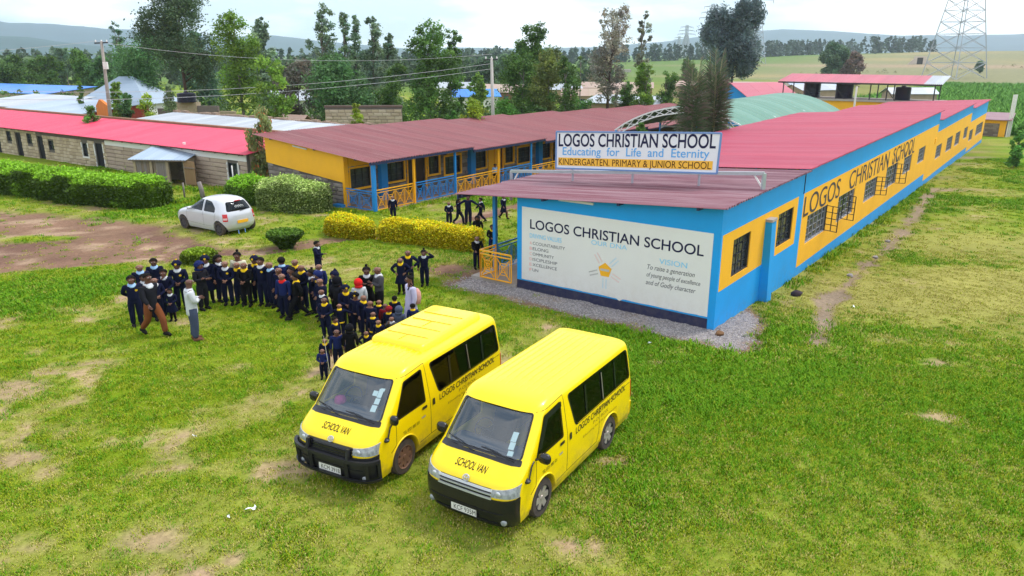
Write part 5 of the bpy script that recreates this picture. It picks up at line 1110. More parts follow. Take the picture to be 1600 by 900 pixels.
# bowl bush and low bush
def bowl(name, label, x, y, r, h, prof, col, seed):
    rs = np.random.RandomState(seed); t = thing(name, label, 'bush', (x, y, gz(x, y)), 0, 'clipped bushes'); n = 20
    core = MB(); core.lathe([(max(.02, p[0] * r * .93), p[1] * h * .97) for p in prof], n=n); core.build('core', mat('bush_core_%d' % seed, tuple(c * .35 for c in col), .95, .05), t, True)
    C = []; T_ = []
    for k in range(2600):
        f = rs.rand() * (len(prof) - 1); i = int(f); p, q = prof[i], prof[i + 1]; g = f - i; rr = p[0] + (q[0] - p[0]) * g; zz = p[1] + (q[1] - p[1]) * g; a = rs.rand() * 6.283; lum = 1 + .1 * (vn1(a * 2, zz * 4) - .5)
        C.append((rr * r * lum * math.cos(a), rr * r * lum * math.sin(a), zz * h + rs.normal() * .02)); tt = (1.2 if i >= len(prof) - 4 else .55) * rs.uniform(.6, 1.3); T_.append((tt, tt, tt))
    V, F, TT = leaves(np.array(C), .075, rs, np.array(T_)); link('foliage', np_mesh('foliage', V, F, leafmat('bush_leaves_%d' % seed, col, .2), False, TT), t)
bowl('clipped_bush', 'dark bowl shaped clipped bush by the footpath', -8.89, 28.6, .68, .72, [(.30, 0), (.36, .1), (.55, .35), (.85, .62), (1.0, .8), (.98, .9), (.8, .97), (.4, 1), (.02, 1)], (.085, .17, .012), 21)
bowl('clipped_bush', 'low rounded yellow green bush behind the hooded pupils', -11.5, 26.6, .62, .45, [(.85, 0), (.98, .2), (1.0, .5), (.9, .78), (.6, .96), (.3, 1), (.02, 1)], (.20, .30, .015), 22)
# ---------------------------------------------------------------- fan palm clump in the courtyard
def palm(x, y, h, label, seed, nf, spread):
    rs = random.Random(seed); t = thing('fan_palm', label, 'palm', (x, y, gz(x, y) - .05), rs.uniform(0, 6), 'courtyard palms'); m = MB(); m.tube([(0, 0, 0), (.03, 0, h * .2), (0, 0, h * .42)], [.14, .12, .10], 8); m.build('trunk', M_bark['brown'], t, True)
    for k in range(nf):
        a = 2 * math.pi * k / nf + rs.uniform(-.3, .3); out = spread * rs.uniform(.4, 1.0); z1 = h * rs.uniform(.72, 1.0); z0 = h * rs.uniform(.22, .42); P = []
        for i in range(9): f = i / 8; P.append(Vector((math.cos(a) * out * f ** 1.2, math.sin(a) * out * f ** 1.2, z0 + (z1 - z0) * (1.1 * f - .12 * f ** 3))))
        f_ = MB(); f_.tube(P, [.03 - .0026 * i for i in range(9)], 4, 1); s_ = Vector((-math.sin(a), math.cos(a), 0))
        for i in range(44):
            g = .14 + .86 * i / 43; j = min(7, int(g * 8)); c = P[j].lerp(P[j + 1], g * 8 - j); d = (P[j + 1] - P[j]).normalized(); ll = .95 * math.sin(math.pi * (.15 + .8 * g)) + .12
            for sg in (-1, 1):
                e = (s_ * sg * .75 + d * (.2 + 1.0 * g) + Vector((math.cos(a) * .5, math.sin(a) * .5, rs.uniform(-.9, .0) * (1.2 - g)))).normalized(); q = d.cross(e).normalized() * .0; w = d * .017
                f_.add([c - w, c + w, c + e * ll * .6 + w * 1.2 + Vector((0, 0, -.02)), c + e * ll + Vector((0, 0, -.12 * ll)), c + e * ll * .6 - w * 1.2 + Vector((0, 0, -.02))], [(0, 1, 2, 3, 4)], 0 if rs.random() < .72 else 2)
        f_.build('frond', [PALM_G, PALM_S, PALM_D], t)
PALM_G = mat('palm_leaf_green', (.075, .125, .055), .5, .3); PALM_S = mat('palm_rib', (.34, .33, .17), .6); PALM_D = mat('palm_leaf_dry', (.17, .14, .115), .7)
x, y, _ = LW(-10.2, 21.5); palm(x, y, 7.7, 'left fan palm with brownish lower fronds behind the sign', 3, 15, .62)
x, y, _ = LW(-9.55, 23.0); palm(x, y, 8.6, 'right fan palm with taller greener fronds behind the sign', 4, 15, .62)
# ================================================================ courtyard vault
va = thing('barrel_vault_canopy', 'green sheeted barrel vault canopy on white trusses between the two blocks', 'canopy', LW(-13.5, 28, -.6), -AZ)
def arc(f, r=0.): return (-5.1 + 10.2 * f, 2.75 + 1.75 * math.sin(math.pi * f) ** .85 + r)     # local x, z across the span
M_vg = [mat('green_sheet_%d' % i, c, .45, .35, var=.4, vs=1, col2=c2) for i, (c, c2) in enumerate([((.06, .19, .13), (.08, .22, .15)), ((.055, .18, .12), (.08, .21, .15)), ((.09, .23, .17), (.07, .20, .14))])]
for k in range(22):
    y0 = k * 1.0 + .0; V = []; ns = 18
    for i in range(ns + 1): x, z = arc(i / ns, .05); V += [(x, y0, z), (x, y0 + .5, z + .02), (x, y0 + .985, z)]
    F = [(i * 3 + j, i * 3 + j + 1, i * 3 + j + 4, i * 3 + j + 3) for i in range(ns) for j in range(2)]
    link('roof_sheet', np_mesh('roof_sheet', V, F, M_vg[2 if k % 4 == 3 else k % 2], True), va)
M_wst = mat('white_steel', (.74, .73, .76), .5, .4)
for y in (0, 7, 14, 21.8):
    b = MB(); n = 14
    for i in range(n):
        (x0, z0), (x1, z1) = arc(i / n), arc((i + 1) / n); b.bar((x0, y, z0), (x1, y, z1), .045); b.bar((x0 * .97, y, z0 - .38), (x1 * .97, y, z1 - .38), .04)
        b.bar((x0, y, z0), (x1 * .97, y, z1 - .38), .022); b.bar((x0 * .97, y, z0 - .38), (x1, y, z1), .022)
    b.bar((-5.1, y, 2.55), (5.1, y, 2.5), .05); b.build('truss', M_wst, va)
for y in (0, 7, 14, 21.8):
    for x, mm in ((-5.0, M_bstl), (5.0, M_bstl)): b = MB(); b.box(x - .06, x + .06, y - .06, y + .06, -.3, 2.75); b.build('post', mm, va)
# ---------------------------------------------------------------- water tanks under a red roof
ts = thing('tank_stand', 'flat block with open red roofed shelter for the black water tanks', 'shelter', LW(-13.1, 75, -1.6), -AZ)
b = MB(); b.box(-8.6, 8.4, -2, 2.4, -.5, 3.72); b.build('base_block', M_yel, ts)
b = MB(); b.box(-8.8, 8.6, -2.2, 2.6, 3.72, 3.92); b.build('slab', M_conc, ts)
for x in (-8.0, -5.5, -2.0, 1.5, 3.2, 7.8):
    for y in (-1.8, 2.2):
        b = MB(); b.bar((x, y, 3.9), (x, y, 5.95 + .14 * y), .045); b.build('post', M_dark, ts)
    if x in (-2.0, 3.2, -5.5): b = MB(); b.bar((x, -1.8, 5.0), (x + .9, -1.8, 3.9), .03); b.build('brace', M_dark, ts)
b = MB(); b.box(-8.5, 8.5, -2.35, -2.25, 5.56, 5.72); roof = b.build('roof', M_dark, ts)
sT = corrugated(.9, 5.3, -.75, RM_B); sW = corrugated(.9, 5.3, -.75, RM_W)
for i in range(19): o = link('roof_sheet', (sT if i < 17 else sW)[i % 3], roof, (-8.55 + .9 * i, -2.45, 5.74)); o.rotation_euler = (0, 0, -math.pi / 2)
M_tank = mat('black_plastic_tank', (.012, .013, .03), .35, .4)
def tank(label, loc, r, h, rz=0):
    t = thing('water_tank', label, 'water tank', loc, rz, 'black water tanks'); b = MB(); pr_ = [(.0, 0), (r, 0)]
    for k in range(8): z = h * .9 * k / 8; pr_ += [(r, z + .02), (r * 1.025, z + h * .03), (r * 1.025, z + h * .075), (r, z + h * .09)]
    pr_ += [(r, h * .9), (r * .92, h * .96), (r * .4, h), (0, h)]; b.lathe(pr_, n=28); b.build('shell', M_tank, t, True, 40)
    b = MB(); b.lathe([(.0, h + .09), (r * .28, h + .08), (r * .3, h - .02)], n=14); b.build('lid', M_tank, t, True, 40)
    b = MB(); b.tube([(r * 1.03, 0, .2), (r * 1.25, 0, .2), (r * 1.25, 0, .0)], .03, 6); b.build('outlet_pipe', M_white, t)
x, y, _ = LW(-18.3, 75); tank('leftmost black water tank under the red shelter roof', (x, y, 2.32), .92, 1.85)
x, y, _ = LW(-14.7, 75); tank('middle black water tank under the red shelter roof', (x, y, 2.32), .92, 1.8)
x, y, _ = LW(-8.6, 75); tank('rightmost and smallest black water tank under the red shelter roof', (x, y, 2.32), .78, 1.45)
x, y, _ = LW(-10.6, 62, 0); p = thing('white_pole', 'white painted pole rising beside the middle water tank', 'pole', (x, y, gz(x, y))); b = MB(); b.bar((0, 0, -.2), (0, 0, 5.3), .09, n=8); b.build('shaft', M_white, p)
# ---------------------------------------------------------------- small block at the far end
ob = thing('outbuilding', 'small stone latrine block with maroon roof at the far end of the lawn', 'building', (52.2, 83.2, gz(52.2, 83) - .05), -AZ)
b = MB(); b.box(-1.4, 1.4, 0, 3, -.5, 1.7); b.build('wall', M_mortar, ob); stone_course(ob, lambda a, d, z: (a, -.01 + d, z), -1.4, .8, -.1, 1.45, [], M_stone, rng, .22, .6)
b = MB(); b.box(-1.45, 1.45, -.08, -.0, 1.45, 1.8); b.box(.82, 1.42, -.07, 0, -.5, 1.45); b.build('yellow_band', M_yel, ob)
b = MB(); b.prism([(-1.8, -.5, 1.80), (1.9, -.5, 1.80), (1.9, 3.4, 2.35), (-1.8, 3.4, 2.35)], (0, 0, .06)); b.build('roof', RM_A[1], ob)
for i in range(3): b = MB(); b.bar((1.6 + .12 * i, -.1 + .45 * i, -.5), (1.6 + .12 * i, -.1 + .45 * i, 4.5), .07, n=8); b.build('vent_pipe', M_white, ob)
# ---------------------------------------------------------------- village behind
def iron_house(name, label, loc, rz, w, d, h, rise, wallm, sh3, hip=False, mono=False, wins=0, cat='house'):
    t = thing(name, label, cat, loc, rz, None); b = MB(); b.box(-w / 2, w / 2, -d / 2, d / 2, -.6, h)
    if mono: b.prism([(-w / 2, -d / 2, h), (-w / 2, d / 2, h), (-w / 2, d / 2, h + rise)], (w, 0, 0))
    elif not hip: b.prism([(-w / 2, -d / 2, h), (-w / 2, d / 2, h), (-w / 2, 0, h + rise)], (w, 0, 0))
    b.build('wall', wallm, t)
    o = .35; W, D = w / 2 + o, d / 2 + o
    def face(q, k):
        b = MB(); b.prism(q, (0, 0, .05)); b.build('roof_face', sh3[k % 3], t)
    z0 = h - (.0 if mono else o * rise / (d / 2)) + .02
    if mono: 
        n = max(1, int(2 * W / 1.6))
        for i in range(n): x0, x1 = -W + 2 * W * i / n, -W + 2 * W * (i + 1) / n - .015; face([(x0, -D, h - .05), (x1, -D, h - .05), (x1, D, h + rise + .12), (x0, D, h + rise + .12)], i)
    elif hip:
        r = max(.4, W - D); face([(-W, -D, z0), (W, -D, z0), (r, 0, h + rise), (-r, 0, h + rise)], 0); face([(W, D, z0), (-W, D, z0), (-r, 0, h + rise), (r, 0, h + rise)], 1); face([(W, -D, z0), (W, D, z0), (r, 0, h + rise)], 2); face([(-W, D, z0), (-W, -D, z0), (-r, 0, h + rise)], 2)
    else:
        n = max(1, int(2 * W / 2))
        for i in range(n):
            x0, x1 = -W + 2 * W * i / n, -W + 2 * W * (i + 1) / n - .015; face([(x0, -D, z0), (x1, -D, z0), (x1, 0, h + rise), (x0, 0, h + rise)], i); face([(x1, D, z0), (x0, D, z0), (x0, 0, h + rise), (x1, 0, h + rise)], i)
    for k in range(wins):
        x = -w / 2 + w * (k + .5) / wins; b = MB(); b.box(x - .4, x + .4, -d / 2 - .03, -d / 2, h * .35, h * .8); f = b.build('window', M_dark, t); b = MB(); b.box(x - .34, x + .34, -d / 2 - .04, -d / 2 - .03, h * .38, h * .77); b.build('pane', M_glass, f)
    return t
M_brick = mat('red_brown_brick', (.26, .13, .085), .9, .2, var=.6, vs=2); M_orange = mat('orange_wall', (.72, .20, .03), .7, .2, var=.4, vs=1.2); M_cream = mat('earth_wall', (.45, .33, .23), .9, .2, var=.5, vs=1)
g = lambda x, y: gz(x, y)
# white roofed shed behind the pink block, with its rough parapet
ws = thing('shed_row', 'long shed with pale white iron roof and rough stone parapet behind the pink roof', 'shed', (-16.7, 51.7, -.25), PD)
b = MB(); b.box(-13, 8.2, -1.75, -1.55, -.5, 2.75); b.box(-13, 8.2, 1.6, 1.8, -.5, 3.1); b.box(-13, -12.8, -1.75, 1.8, -.5, 2.8); b.box(8, 8.2, -1.75, 1.8, -.5, 2.8); b.build('wall', M_brick, ws)
b = MB(); xs_ = np.linspace(-13.1, 8.2, 40)
for a_, c_ in zip(xs_[:-1], xs_[1:]): b.box(a_, c_ + .01, 1.62, 1.95, 2.8, 3.18 + rng.uniform(-.08, .1))
b.build('parapet', mat('rough_parapet', (.24, .16, .115), .95, .1, var=.7, vs=3, col2=(.42, .33, .26)), ws)
sWs = corrugated(.9, 3.5, -.3, RM_W)
for i in range(23): o = link('roof_sheet', sWs[rng.choice([0, 0, 1, 2])], ws, (-13.0 + .9 * i, -1.85, 2.78 + .006 * (i % 2))); o.rotation_euler = (0, 0, -math.pi / 2)
iron_house('village_house', 'house with tall blue grey hipped iron roof beyond the white shed', (-44.2, 89, g(-44, 89)), R(-8), 8.2, 6.5, 2.6, 2.6, M_white, RM_G, hip=True, wins=3)
iron_house('shop_row', 'long low building with bright blue roof at the far left', (-72.5, 113, g(-72, 113)), R(-28), 26, 7, 2.6, .55, M_tan[0], RM_U, mono=True)
iron_house('shop_row', 'shop with white iron roof left of the grey roofed shops', (-51.5, 82, g(-51, 82)), R(-32), 12, 7, 2.5, .5, M_brick, RM_W, mono=True)
iron_house('shop_row', 'red walled shops with grey iron roof before the slanting pole', (-42.5, 74.5, g(-42, 74)), R(-30), 13, 7, 2.4, .5, mat('red_shop_wall', (.42, .07, .05), .7, .2, var=.4, vs=2), RM_G, mono=True, wins=4)
ow = thing('plastered_fence', 'bright orange plastered wall standing behind the slanting pole', 'wall', (-35.2, 66.2, g(-35, 66)), R(-50)); b = MB(); b.box(-2.2, 2.2, -.12, .12, -.4, 3.1); b.prism([(-2.2, -.12, 3.1), (2.2, -.12, 3.1), (2.2, -.12, 3.3), (-.6, -.12, 3.75)], (0, .24, 0)); b.build('panel', M_orange, ow)
sw_ = thing('stone_fence', 'tall tan stone yard wall behind the maroon roof', 'wall', (-11.5, 59.5, g(-11.5, 59.5)), R(3)); b = MB(); b.box(-2.95, 2.95, -.1, .14, -.5, 3.7); b.build('backing', M_mortar, sw_)
stone_course(sw_, lambda a, d, z: (a, -.1 + d, z), -2.95, 2.95, 1.0, 3.55, [], M_tan, rng, .24, .55, limit=200)
b = MB(); b.box(-3, 3, -.16, .2, 3.7, 3.85); b.build('coping', mat('dark_coping', (.15, .10, .085), .9), sw_)
iron_house('village_house', 'tiny brown gabled hut left of the stone yard wall', (-18.2, 62, g(-18, 62)), R(-20), 3.2, 2.8, 2.0, .9, M_brick, RM_R)
yd = thing('stone_ruin', 'ruined stone yard wall carrying a small dark tank', 'wall', (-30, 74, g(-30, 74)), R(-10)); b = MB()
for i, (x0, x1, h) in enumerate([(-4.5, -2.6, 2.6), (-2.55, -.3, 3.1), (-.25, 1.9, 2.9), (1.95, 3.6, 2.3)]): b = MB(); b.box(x0, x1, -.15, .6 if i == 1 else .15, -.3, h + .12 * (i % 2)); b.build('masonry_pier', [M_stone[2], M_tan[1]][i % 2], yd)
tank('small dark water tank standing on the ruined yard wall', (-31.3, 74.2, g(-31, 74) + 3.2), .85, .9)
iron_house('village_house', 'low earth walled shed with pale roof behind the maroon roof ridge', (13.5, 91, g(13.5, 91)), R(-25), 8.5, 5, 2.9, .5, M_cream, RM_W, mono=True)
rg = iron_house('village_house', 'red roofed hall with blue gable beyond the green vault', (30.5, 97, g(30, 97)), R(20), 7, 9, 3.2, 1.9, mat('hall_blue', (.01, .25, .66), .6), RM_B)
for i, (x, y, w, d, h, rz, wm, rm, lab) in enumerate([
        (58, 150, 9, 6, 2.6, 20, M_cream, RM_W, 'pale roofed hut left of the tank shelter'), (50, 160, 10, 5, 2.5, -15, M_orange, RM_R, 'rusty roofed orange hut behind the big gum tree'), (64, 165, 12, 5, 2.8, 10, M_white, RM_G, 'grey roofed hut behind the tank shelter end'), (40, 170, 9, 5, 2.6, 5, M_cream, RM_R, 'earth coloured hut near the big gum tree trunk'),
        (45, 145, 5, 4, 2.2, 30, M_white, RM_W, 'small white hut at the foot of the gum tree'), (20, 150, 14, 6, 2.8, -10, M_brick, RM_R, 'brown hut beyond the tall purplish tree'), (8, 145, 9, 5, 2.6, 12, M_cream, RM_W, 'white roofed hut right of the skinny pole tree'), (-2, 130, 8, 5, 2.6, -20, M_brick, RM_R, 'brown roofed hut seen between the central trees'),
        (-6, 118, 7, 5, 2.4, 15, M_white, RM_U, 'small blue roofed hut left of the concrete pole'), (-10, 150, 8, 5, 2.6, 0, M_white, RM_W, 'white hut in the gap left of the concrete pole'), (-27, 95, 4, 3, 2.6, 25, M_white, RM_W, 'white gabled hut above the small dark tank'), (14, 120, 12, 5, 2.6, -5, M_cream, RM_R, 'long earth hut behind the pale shed roof'),
        (33, 125, 6, 4, 2.3, 15, M_white, RM_W, 'white roofed hut left of the fan palms'), (-90, 125, 9, 6, 3.6, -20, M_cream, RM_R, 'tan hut at the far left edge behind the blue roof'), (72, 140, 8, 4, 2.4, 0, M_cream, RM_W, 'white roofed stall right of the grey roofed hut')]):
    iron_house('village_house', lab, (x, y, g(x, y)), R(rz), w, d, h, .9, wm, rm, wins=2 if i % 2 else 0, mono=bool(i % 3 == 1))
# railway viaduct glimpsed behind the trees
vd = thing('viaduct', 'long grey railway viaduct deck glimpsed behind the central trees', 'viaduct', (10, 330, -2.5), R(-3)); b = MB(); b.box(-120, 40, -2, 2, 2.0, 3.2); b.build('deck', M_conc, vd)
for i in range(9): b = MB(); b.box(-118 + i * 18.6, -116 + i * 18.6, -1.5, 1.5, -2, 2.0); b.build('pier', M_conc, vd)
cu = thing('culvert_portal', 'small concrete culvert portal on the grassy slope', 'culvert', (219, 420, gz(219, 420) - .6), R(-28)); M_pcon = mat('pale_concrete', (.55, .47, .40), .9)
b = MB(); b.box(-3, -1.4, -.5, 1.5, 0, 4); b.box(1.4, 3, -.5, 1.5, 0, 4); b.box(-3, 3, -.5, 1.5, 4, 4.7); b.prism([(-3, -.5, 0), (-3, -.5, 3.5), (-6.5, -2, 0)], (0, 1, 0)); b.prism([(3, -.5, 0), (6.5, -2, 0), (3, -.5, 3.5)], (0, 1, 0)); b.build('headwall', M_pcon, cu)
b = MB(); b.box(-1.4, 1.4, .6, 1.4, 0, 4); b.build('opening', M_door, cu)
# ---------------------------------------------------------------- poles and wires
def upole(label, x, y, h, lean, mm, group='utility poles'):
    t = thing('utility_pole', label, 'utility pole', (x, y, g(x, y) - .1), 0, group); b = MB(); b.tube([(0, 0, 0), (lean * .5, 0, h * .5), (lean, 0, h)], [.17, .14, .11], 10); b.build('shaft', mm, t, True)
    b = MB(); b.bar((lean - .55, 0, h - .15), (lean + .5, 0, h - .1), .05); b.build('crossarm', M_dark, t)
    for k in (-.45, .0, .42): b = MB(); b.lathe([(.0, 0), (.05, .02), (.06, .1), (.03, .18), (0, .2)], (lean + k, 0, h - .08), n=8); b.build('insulator', M_white, t)
    return t
M_pole = mat('weathered_pole', (.34, .30, .27), .9, .2, var=.4, vs=2)
upole('slanting wooden pole with crossarm behind the pink roof', -32.6, 62, 8.5, .3, M_pole); upole('straight pale concrete pole behind the maroon roof', -1.5, 62, 7.6, -.12, mat('pale_pole', (.50, .47, .43), .8, .2, var=.3, vs=2))
bx = thing('meter_box', 'pale box fixed on the slanting wooden pole', 'box', (-32.3, 61.82, g(-32, 62) + 6.3)); b = MB(); b.box(-.02, .3, -.12, .1, 0, .55); b.bar((.14, -.13, .05), (.14, -.13, .5), .02); b.build('cabinet', M_white, bx)
def wire(label, p, q, sag, r=.02, n=14):
    t = MB(); p, q = Vector(p), Vector(q); t.tube([p.lerp(q, i / n) + Vector((0, 0, -sag * 4 * (i / n) * (1 - i / n))) for i in range(n + 1)], r, 4); o = t.build('overhead_wire', mat('pale_wire', (.55, .55, .56), .5)); tag(o, label, 'wire', 'overhead wires')
wire('upper overhead wire crossing in front of the left trees', (-60, 60, 6.0), (-1.5, 61.7, 6.5), 1.9); wire('lower overhead wire crossing in front of the left trees', (-60, 58, 5.2), (-1.5, 61.7, 6.1), 1.8)
wire('thin high wire from the slanting pole to the left edge', (-32.5, 62, 8.2), (-75, 75, 7.6), .8, .015); wire('thin wire between the two utility poles', (-32.4, 62, 8.1), (-1.6, 62, 7.2), .9, .015)
# ---------------------------------------------------------------- pylons
M_gal = mat('pylon_steel', (.36, .38, .42), .5, .4, metal=.3)
def pylon(label, x, y, h, bw, rz, thick=.16):
    t = thing('pylon', label, 'pylon', (x, y, gz(x, y) - .3), rz, 'power line pylons'); b = MB(); lv = [0, .09, .17, .245, .31, .37, .43, .48, .53, .575, .62, .66, .69, .72]; wd = lambda f: bw * (1 - f / .76 * .82) / 2 if f < .72 else bw * .09
    cs = ((-1, -1), (1, -1), (1, 1), (-1, 1))
    for a_, c_ in zip(lv[:-1], lv[1:]):
        w0, w1 = wd(a_), wd(c_); z0, z1 = a_ * h, c_ * h
        for i in range(4):
            p, q = cs[i], cs[(i + 1) % 4]; A, B = (p[0] * w0, p[1] * w0, z0), (q[0] * w0, q[1] * w0, z0); C_, D_ = (p[0] * w1, p[1] * w1, z1), (q[0] * w1, q[1] * w1, z1)
            b.bar(A, C_, thick); b.bar(A, D_, thick * .5); b.bar(B, C_, thick * .5); b.bar(C_, D_, thick * .5); m_ = tuple((u + v) / 2 for u, v in zip(A, D_))
    b.build('tower', M_gal, t); b = MB(); w1 = wd(.72)
    for z in (.72, .80, .88, .96):
        for i in range(4): p = cs[i]; b.bar((p[0] * w1, p[1] * w1, (z - .04) * h), (p[0] * w1, p[1] * w1, (z + .04) * h), thick)
    b.build('mast', M_gal, t)
    for k, z in enumerate((.74, .84, .94)):
        b = MB(); L_ = bw * (1.0, .85, .7)[k]
        for sg in (-1, 1): b.bar((0, 0, z * h + h * .03), (sg * L_, 0, z * h), thick * .7); b.bar((0, 0, z * h), (sg * L_, 0, z * h), thick * .7)
        b.build('crossarm', M_gal, t)
        for sg in (-1, 1): b = MB(); b.bar((sg * L_, 0, z * h), (sg * L_, 0, z * h - 1.8), .12, n=6); b.build('insulator', M_dark, t)
pylon('nearest tall lattice pylon standing in the maize field at right', 167.5, 295, 66, 15.5, R(20), .15)
pylon('distant lattice pylon left of the big gum tree', 177, 700, 46, 14, R(20), .28); pylon('smaller more distant lattice pylon beside the other far one', 221, 1000, 42, 13, R(20), .34); pylon('faintest farthest lattice pylon left of the far ones', 318, 1500, 40, 14, R(20), .45); pylon('lattice pylon whose top shows above the big gum tree', 147, 480, 50, 12, R(20), .15)
for k, (dx, z) in enumerate(((-15, 49), (15, 49), (-13, 56), (13, 56))): wire('power line conductor %s on the %s side of the nearest pylon' % (('lower', 'upper')[k // 2], ('left', 'right')[k % 2]), (167.5 + dx * .94, 295 + dx * .34, z - 4), (160 + dx * .9, 480 + dx * .3, 36 + z * .1), 9, .06, 20)
for k, dx in enumerate((-15, 15)): wire('power line conductor leaving the nearest pylon toward the %s foreground' % ('left', 'right')[k], (167.5 + dx, 295 + dx * .3, 46), (230 + dx, 60 + dx * .3, 44), 10, .06, 20)
# ---------------------------------------------------------------- far woods and crops (uncountable)
def wood(name, label, pts, n, hmin, hmax, col, seed, cat='wood', fat=.18):
    rs = np.random.RandomState(seed); C = []; T_ = []
    for k in range(n):
        f = rs.rand() * (len(pts) - 1); i = int(f); a, b_ = np.array(pts[i]), np.array(pts[i + 1]); p = a + (b_ - a) * (f - i) + rs.normal(size=2) * 5; h = rs.uniform(hmin, hmax); z = tz(*p); kk = 26 if fat < .3 else 70
        f2 = rs.rand(kk) ** .8; r = h * fat * (1.15 - f2); aa = rs.rand(kk) * 6.28; C.append(np.stack([p[0] + r * np.cos(aa), p[1] + r * np.sin(aa), z + h * f2], 1)); tt = rs.uniform(.6, 1.3); T_.append(np.full((kk, 3), tt) * rs.uniform(.8, 1.2, (kk, 1)))
    V, F, TT = leaves(np.concatenate(C), hmax * (.16 if fat < .3 else .085), rs, np.concatenate(T_)); o = link(name, np_mesh(name, V, F, leafmat('leaves_' + name + str(seed), col, .1), False, TT)); tag(o, label, cat, kind='stuff')
wood('far_wood', 'dark distant conifer belt along the horizon behind the school', [(-40, 560), (80, 600), (200, 640), (330, 760)], 330, 6, 13, (.06, .10, .07), 1)
wood('far_wood', 'distant conifer row on the right hill crest', [(290, 640), (370, 700)], 50, 7, 14, (.06, .10, .07), 2)
wood('far_wood', 'hazy far woodland spread across the left plain', [(-420, 420), (-250, 380), (-120, 420), (0, 460)], 480, 6, 12, (.08, .13, .07), 3)
wood('far_wood', 'scattered bushy woodland beyond the village', [(-160, 190), (-110, 230), (-60, 240), (-20, 230), (30, 250)], 380, 4, 8.5, (.09, .15, .06), 4)
wood('village_scrub', 'low green scrub filling the gaps between the village huts', [(-90, 112), (-60, 105), (-25, 88), (-5, 90), (10, 100), (25, 110), (45, 130)], 420, 1.2, 3.2, (.09, .17, .035), 5, 'scrub', .5)
wood('hill_scrub', 'dry scrub dotted over the right hillside', [(120, 330), (200, 350), (300, 400), (420, 420)], 40, .8, 1.8, (.17, .18, .07), 6, 'scrub', .9)
# ================================================================ people
def skin_mesh(V, E, Rr, root=0, sub=1):
    me = bpy.data.meshes.new('skin'); me.from_pydata(V, E, []); o = bpy.data.objects.new('skin', me); COL.objects.link(o)
    md = o.modifiers.new('skin', 'SKIN'); md.use_smooth_shade = True
    for i, sv in enumerate(me.skin_vertices[0].data): r = Rr[i]; sv.radius = r if hasattr(r, '__len__') else (r, r); sv.use_root = (i == root)
    s_ = o.modifiers.new('sub', 'SUBSURF'); s_.levels = sub; s_.render_levels = sub
    dg = bpy.context.evaluated_depsgraph_get(); dg.update(); m = bpy.data.meshes.new_from_object(o.evaluated_get(dg)); v = [p.co[:] for p in m.vertices]; f = [tuple(p.vertices) for p in m.polygons]
    bpy.data.objects.remove(o); bpy.data.meshes.remove(m); bpy.data.meshes.remove(me); return v, f
POSES = {  # overrides of joints at a height of 1.4 m, facing -Y; l = the person's left (+x), r = right
    'stand': {}, 'folded': dict(el=(.185, -.03, .88), wl=(-.05, -.15, .93), er=(-.185, -.03, .88), wr=(.05, -.16, .90)), 'hips': dict(el=(.29, .03, .92), wl=(.14, -.06, .79), er=(-.29, .03, .92), wr=(-.14, -.06, .79)),
    'face': dict(er=(-.16, -.13, .93), wr=(-.02, -.15, 1.13), el=(.18, -.02, .87), wl=(.05, -.14, .80)), 'salute': dict(el=(.31, -.03, 1.10), wl=(.13, -.09, 1.27)), 'forward': dict(er=(-.17, -.11, .90), wr=(-.16, -.33, .95)),
    'walk': dict(kl=(.075, -.17, .40), al=(.075, -.20, .09), tl=(.08, -.31, .06), kr=(-.075, .04, .37), ar=(-.075, .25, .13), tr=(-.08, .16, .04), el=(.17, .10, .90), wl=(.17, .10, .70), er=(-.18, -.06, .89), wr=(-.17, -.19, .75)),
    'back': dict(el=(.19, .10, .90), wl=(.04, .15, .77), er=(-.19, .10, .90), wr=(-.04, .15, .77)), 'out': dict(el=(.29, -.03, .98), wl=(.45, -.06, .88), er=(-.29, -.03, .98), wr=(-.45, -.06, .88)), 'front': dict(el=(.19, -.03, .87), wl=(.03, -.15, .79), er=(-.19, -.03, .87), wr=(-.03, -.15, .79)),
    'lean': dict(el=(.17, -.10, .90), wl=(.14, -.28, .82), er=(-.17, -.10, .90), wr=(-.14, -.28, .82))}
HEADC = Vector((0, -.012, 1.285))
def hand(m, w, e):
    """palm with four unequal fingers and a side thumb, slightly curled"""
    w, e = Vector(w), Vector(e); d = (w - e).normalized(); a = d.cross(Vector((0, 1, .2))).normalized(); n = d.cross(a).normalized(); p = w + d * .05
    m.tube([w - d * .01, w + d * .03, p + d * .012], [.020, .024, .021], 6)
    for k, (o_, L_) in enumerate(((-.018, .045), (-.006, .052), (.006, .049), (.018, .038))): b = p + a * o_; m.tube([b - d * .015, b + d * L_ * .55 + n * .004, b + d * L_ + n * .018], [.0075, .0068, .005], 5)
    b = w + d * .022 - a * .020; m.tube([b, b - a * .018 + d * .022, b - a * .020 + d * .042 + n * .008], [.009, .008, .006], 5)
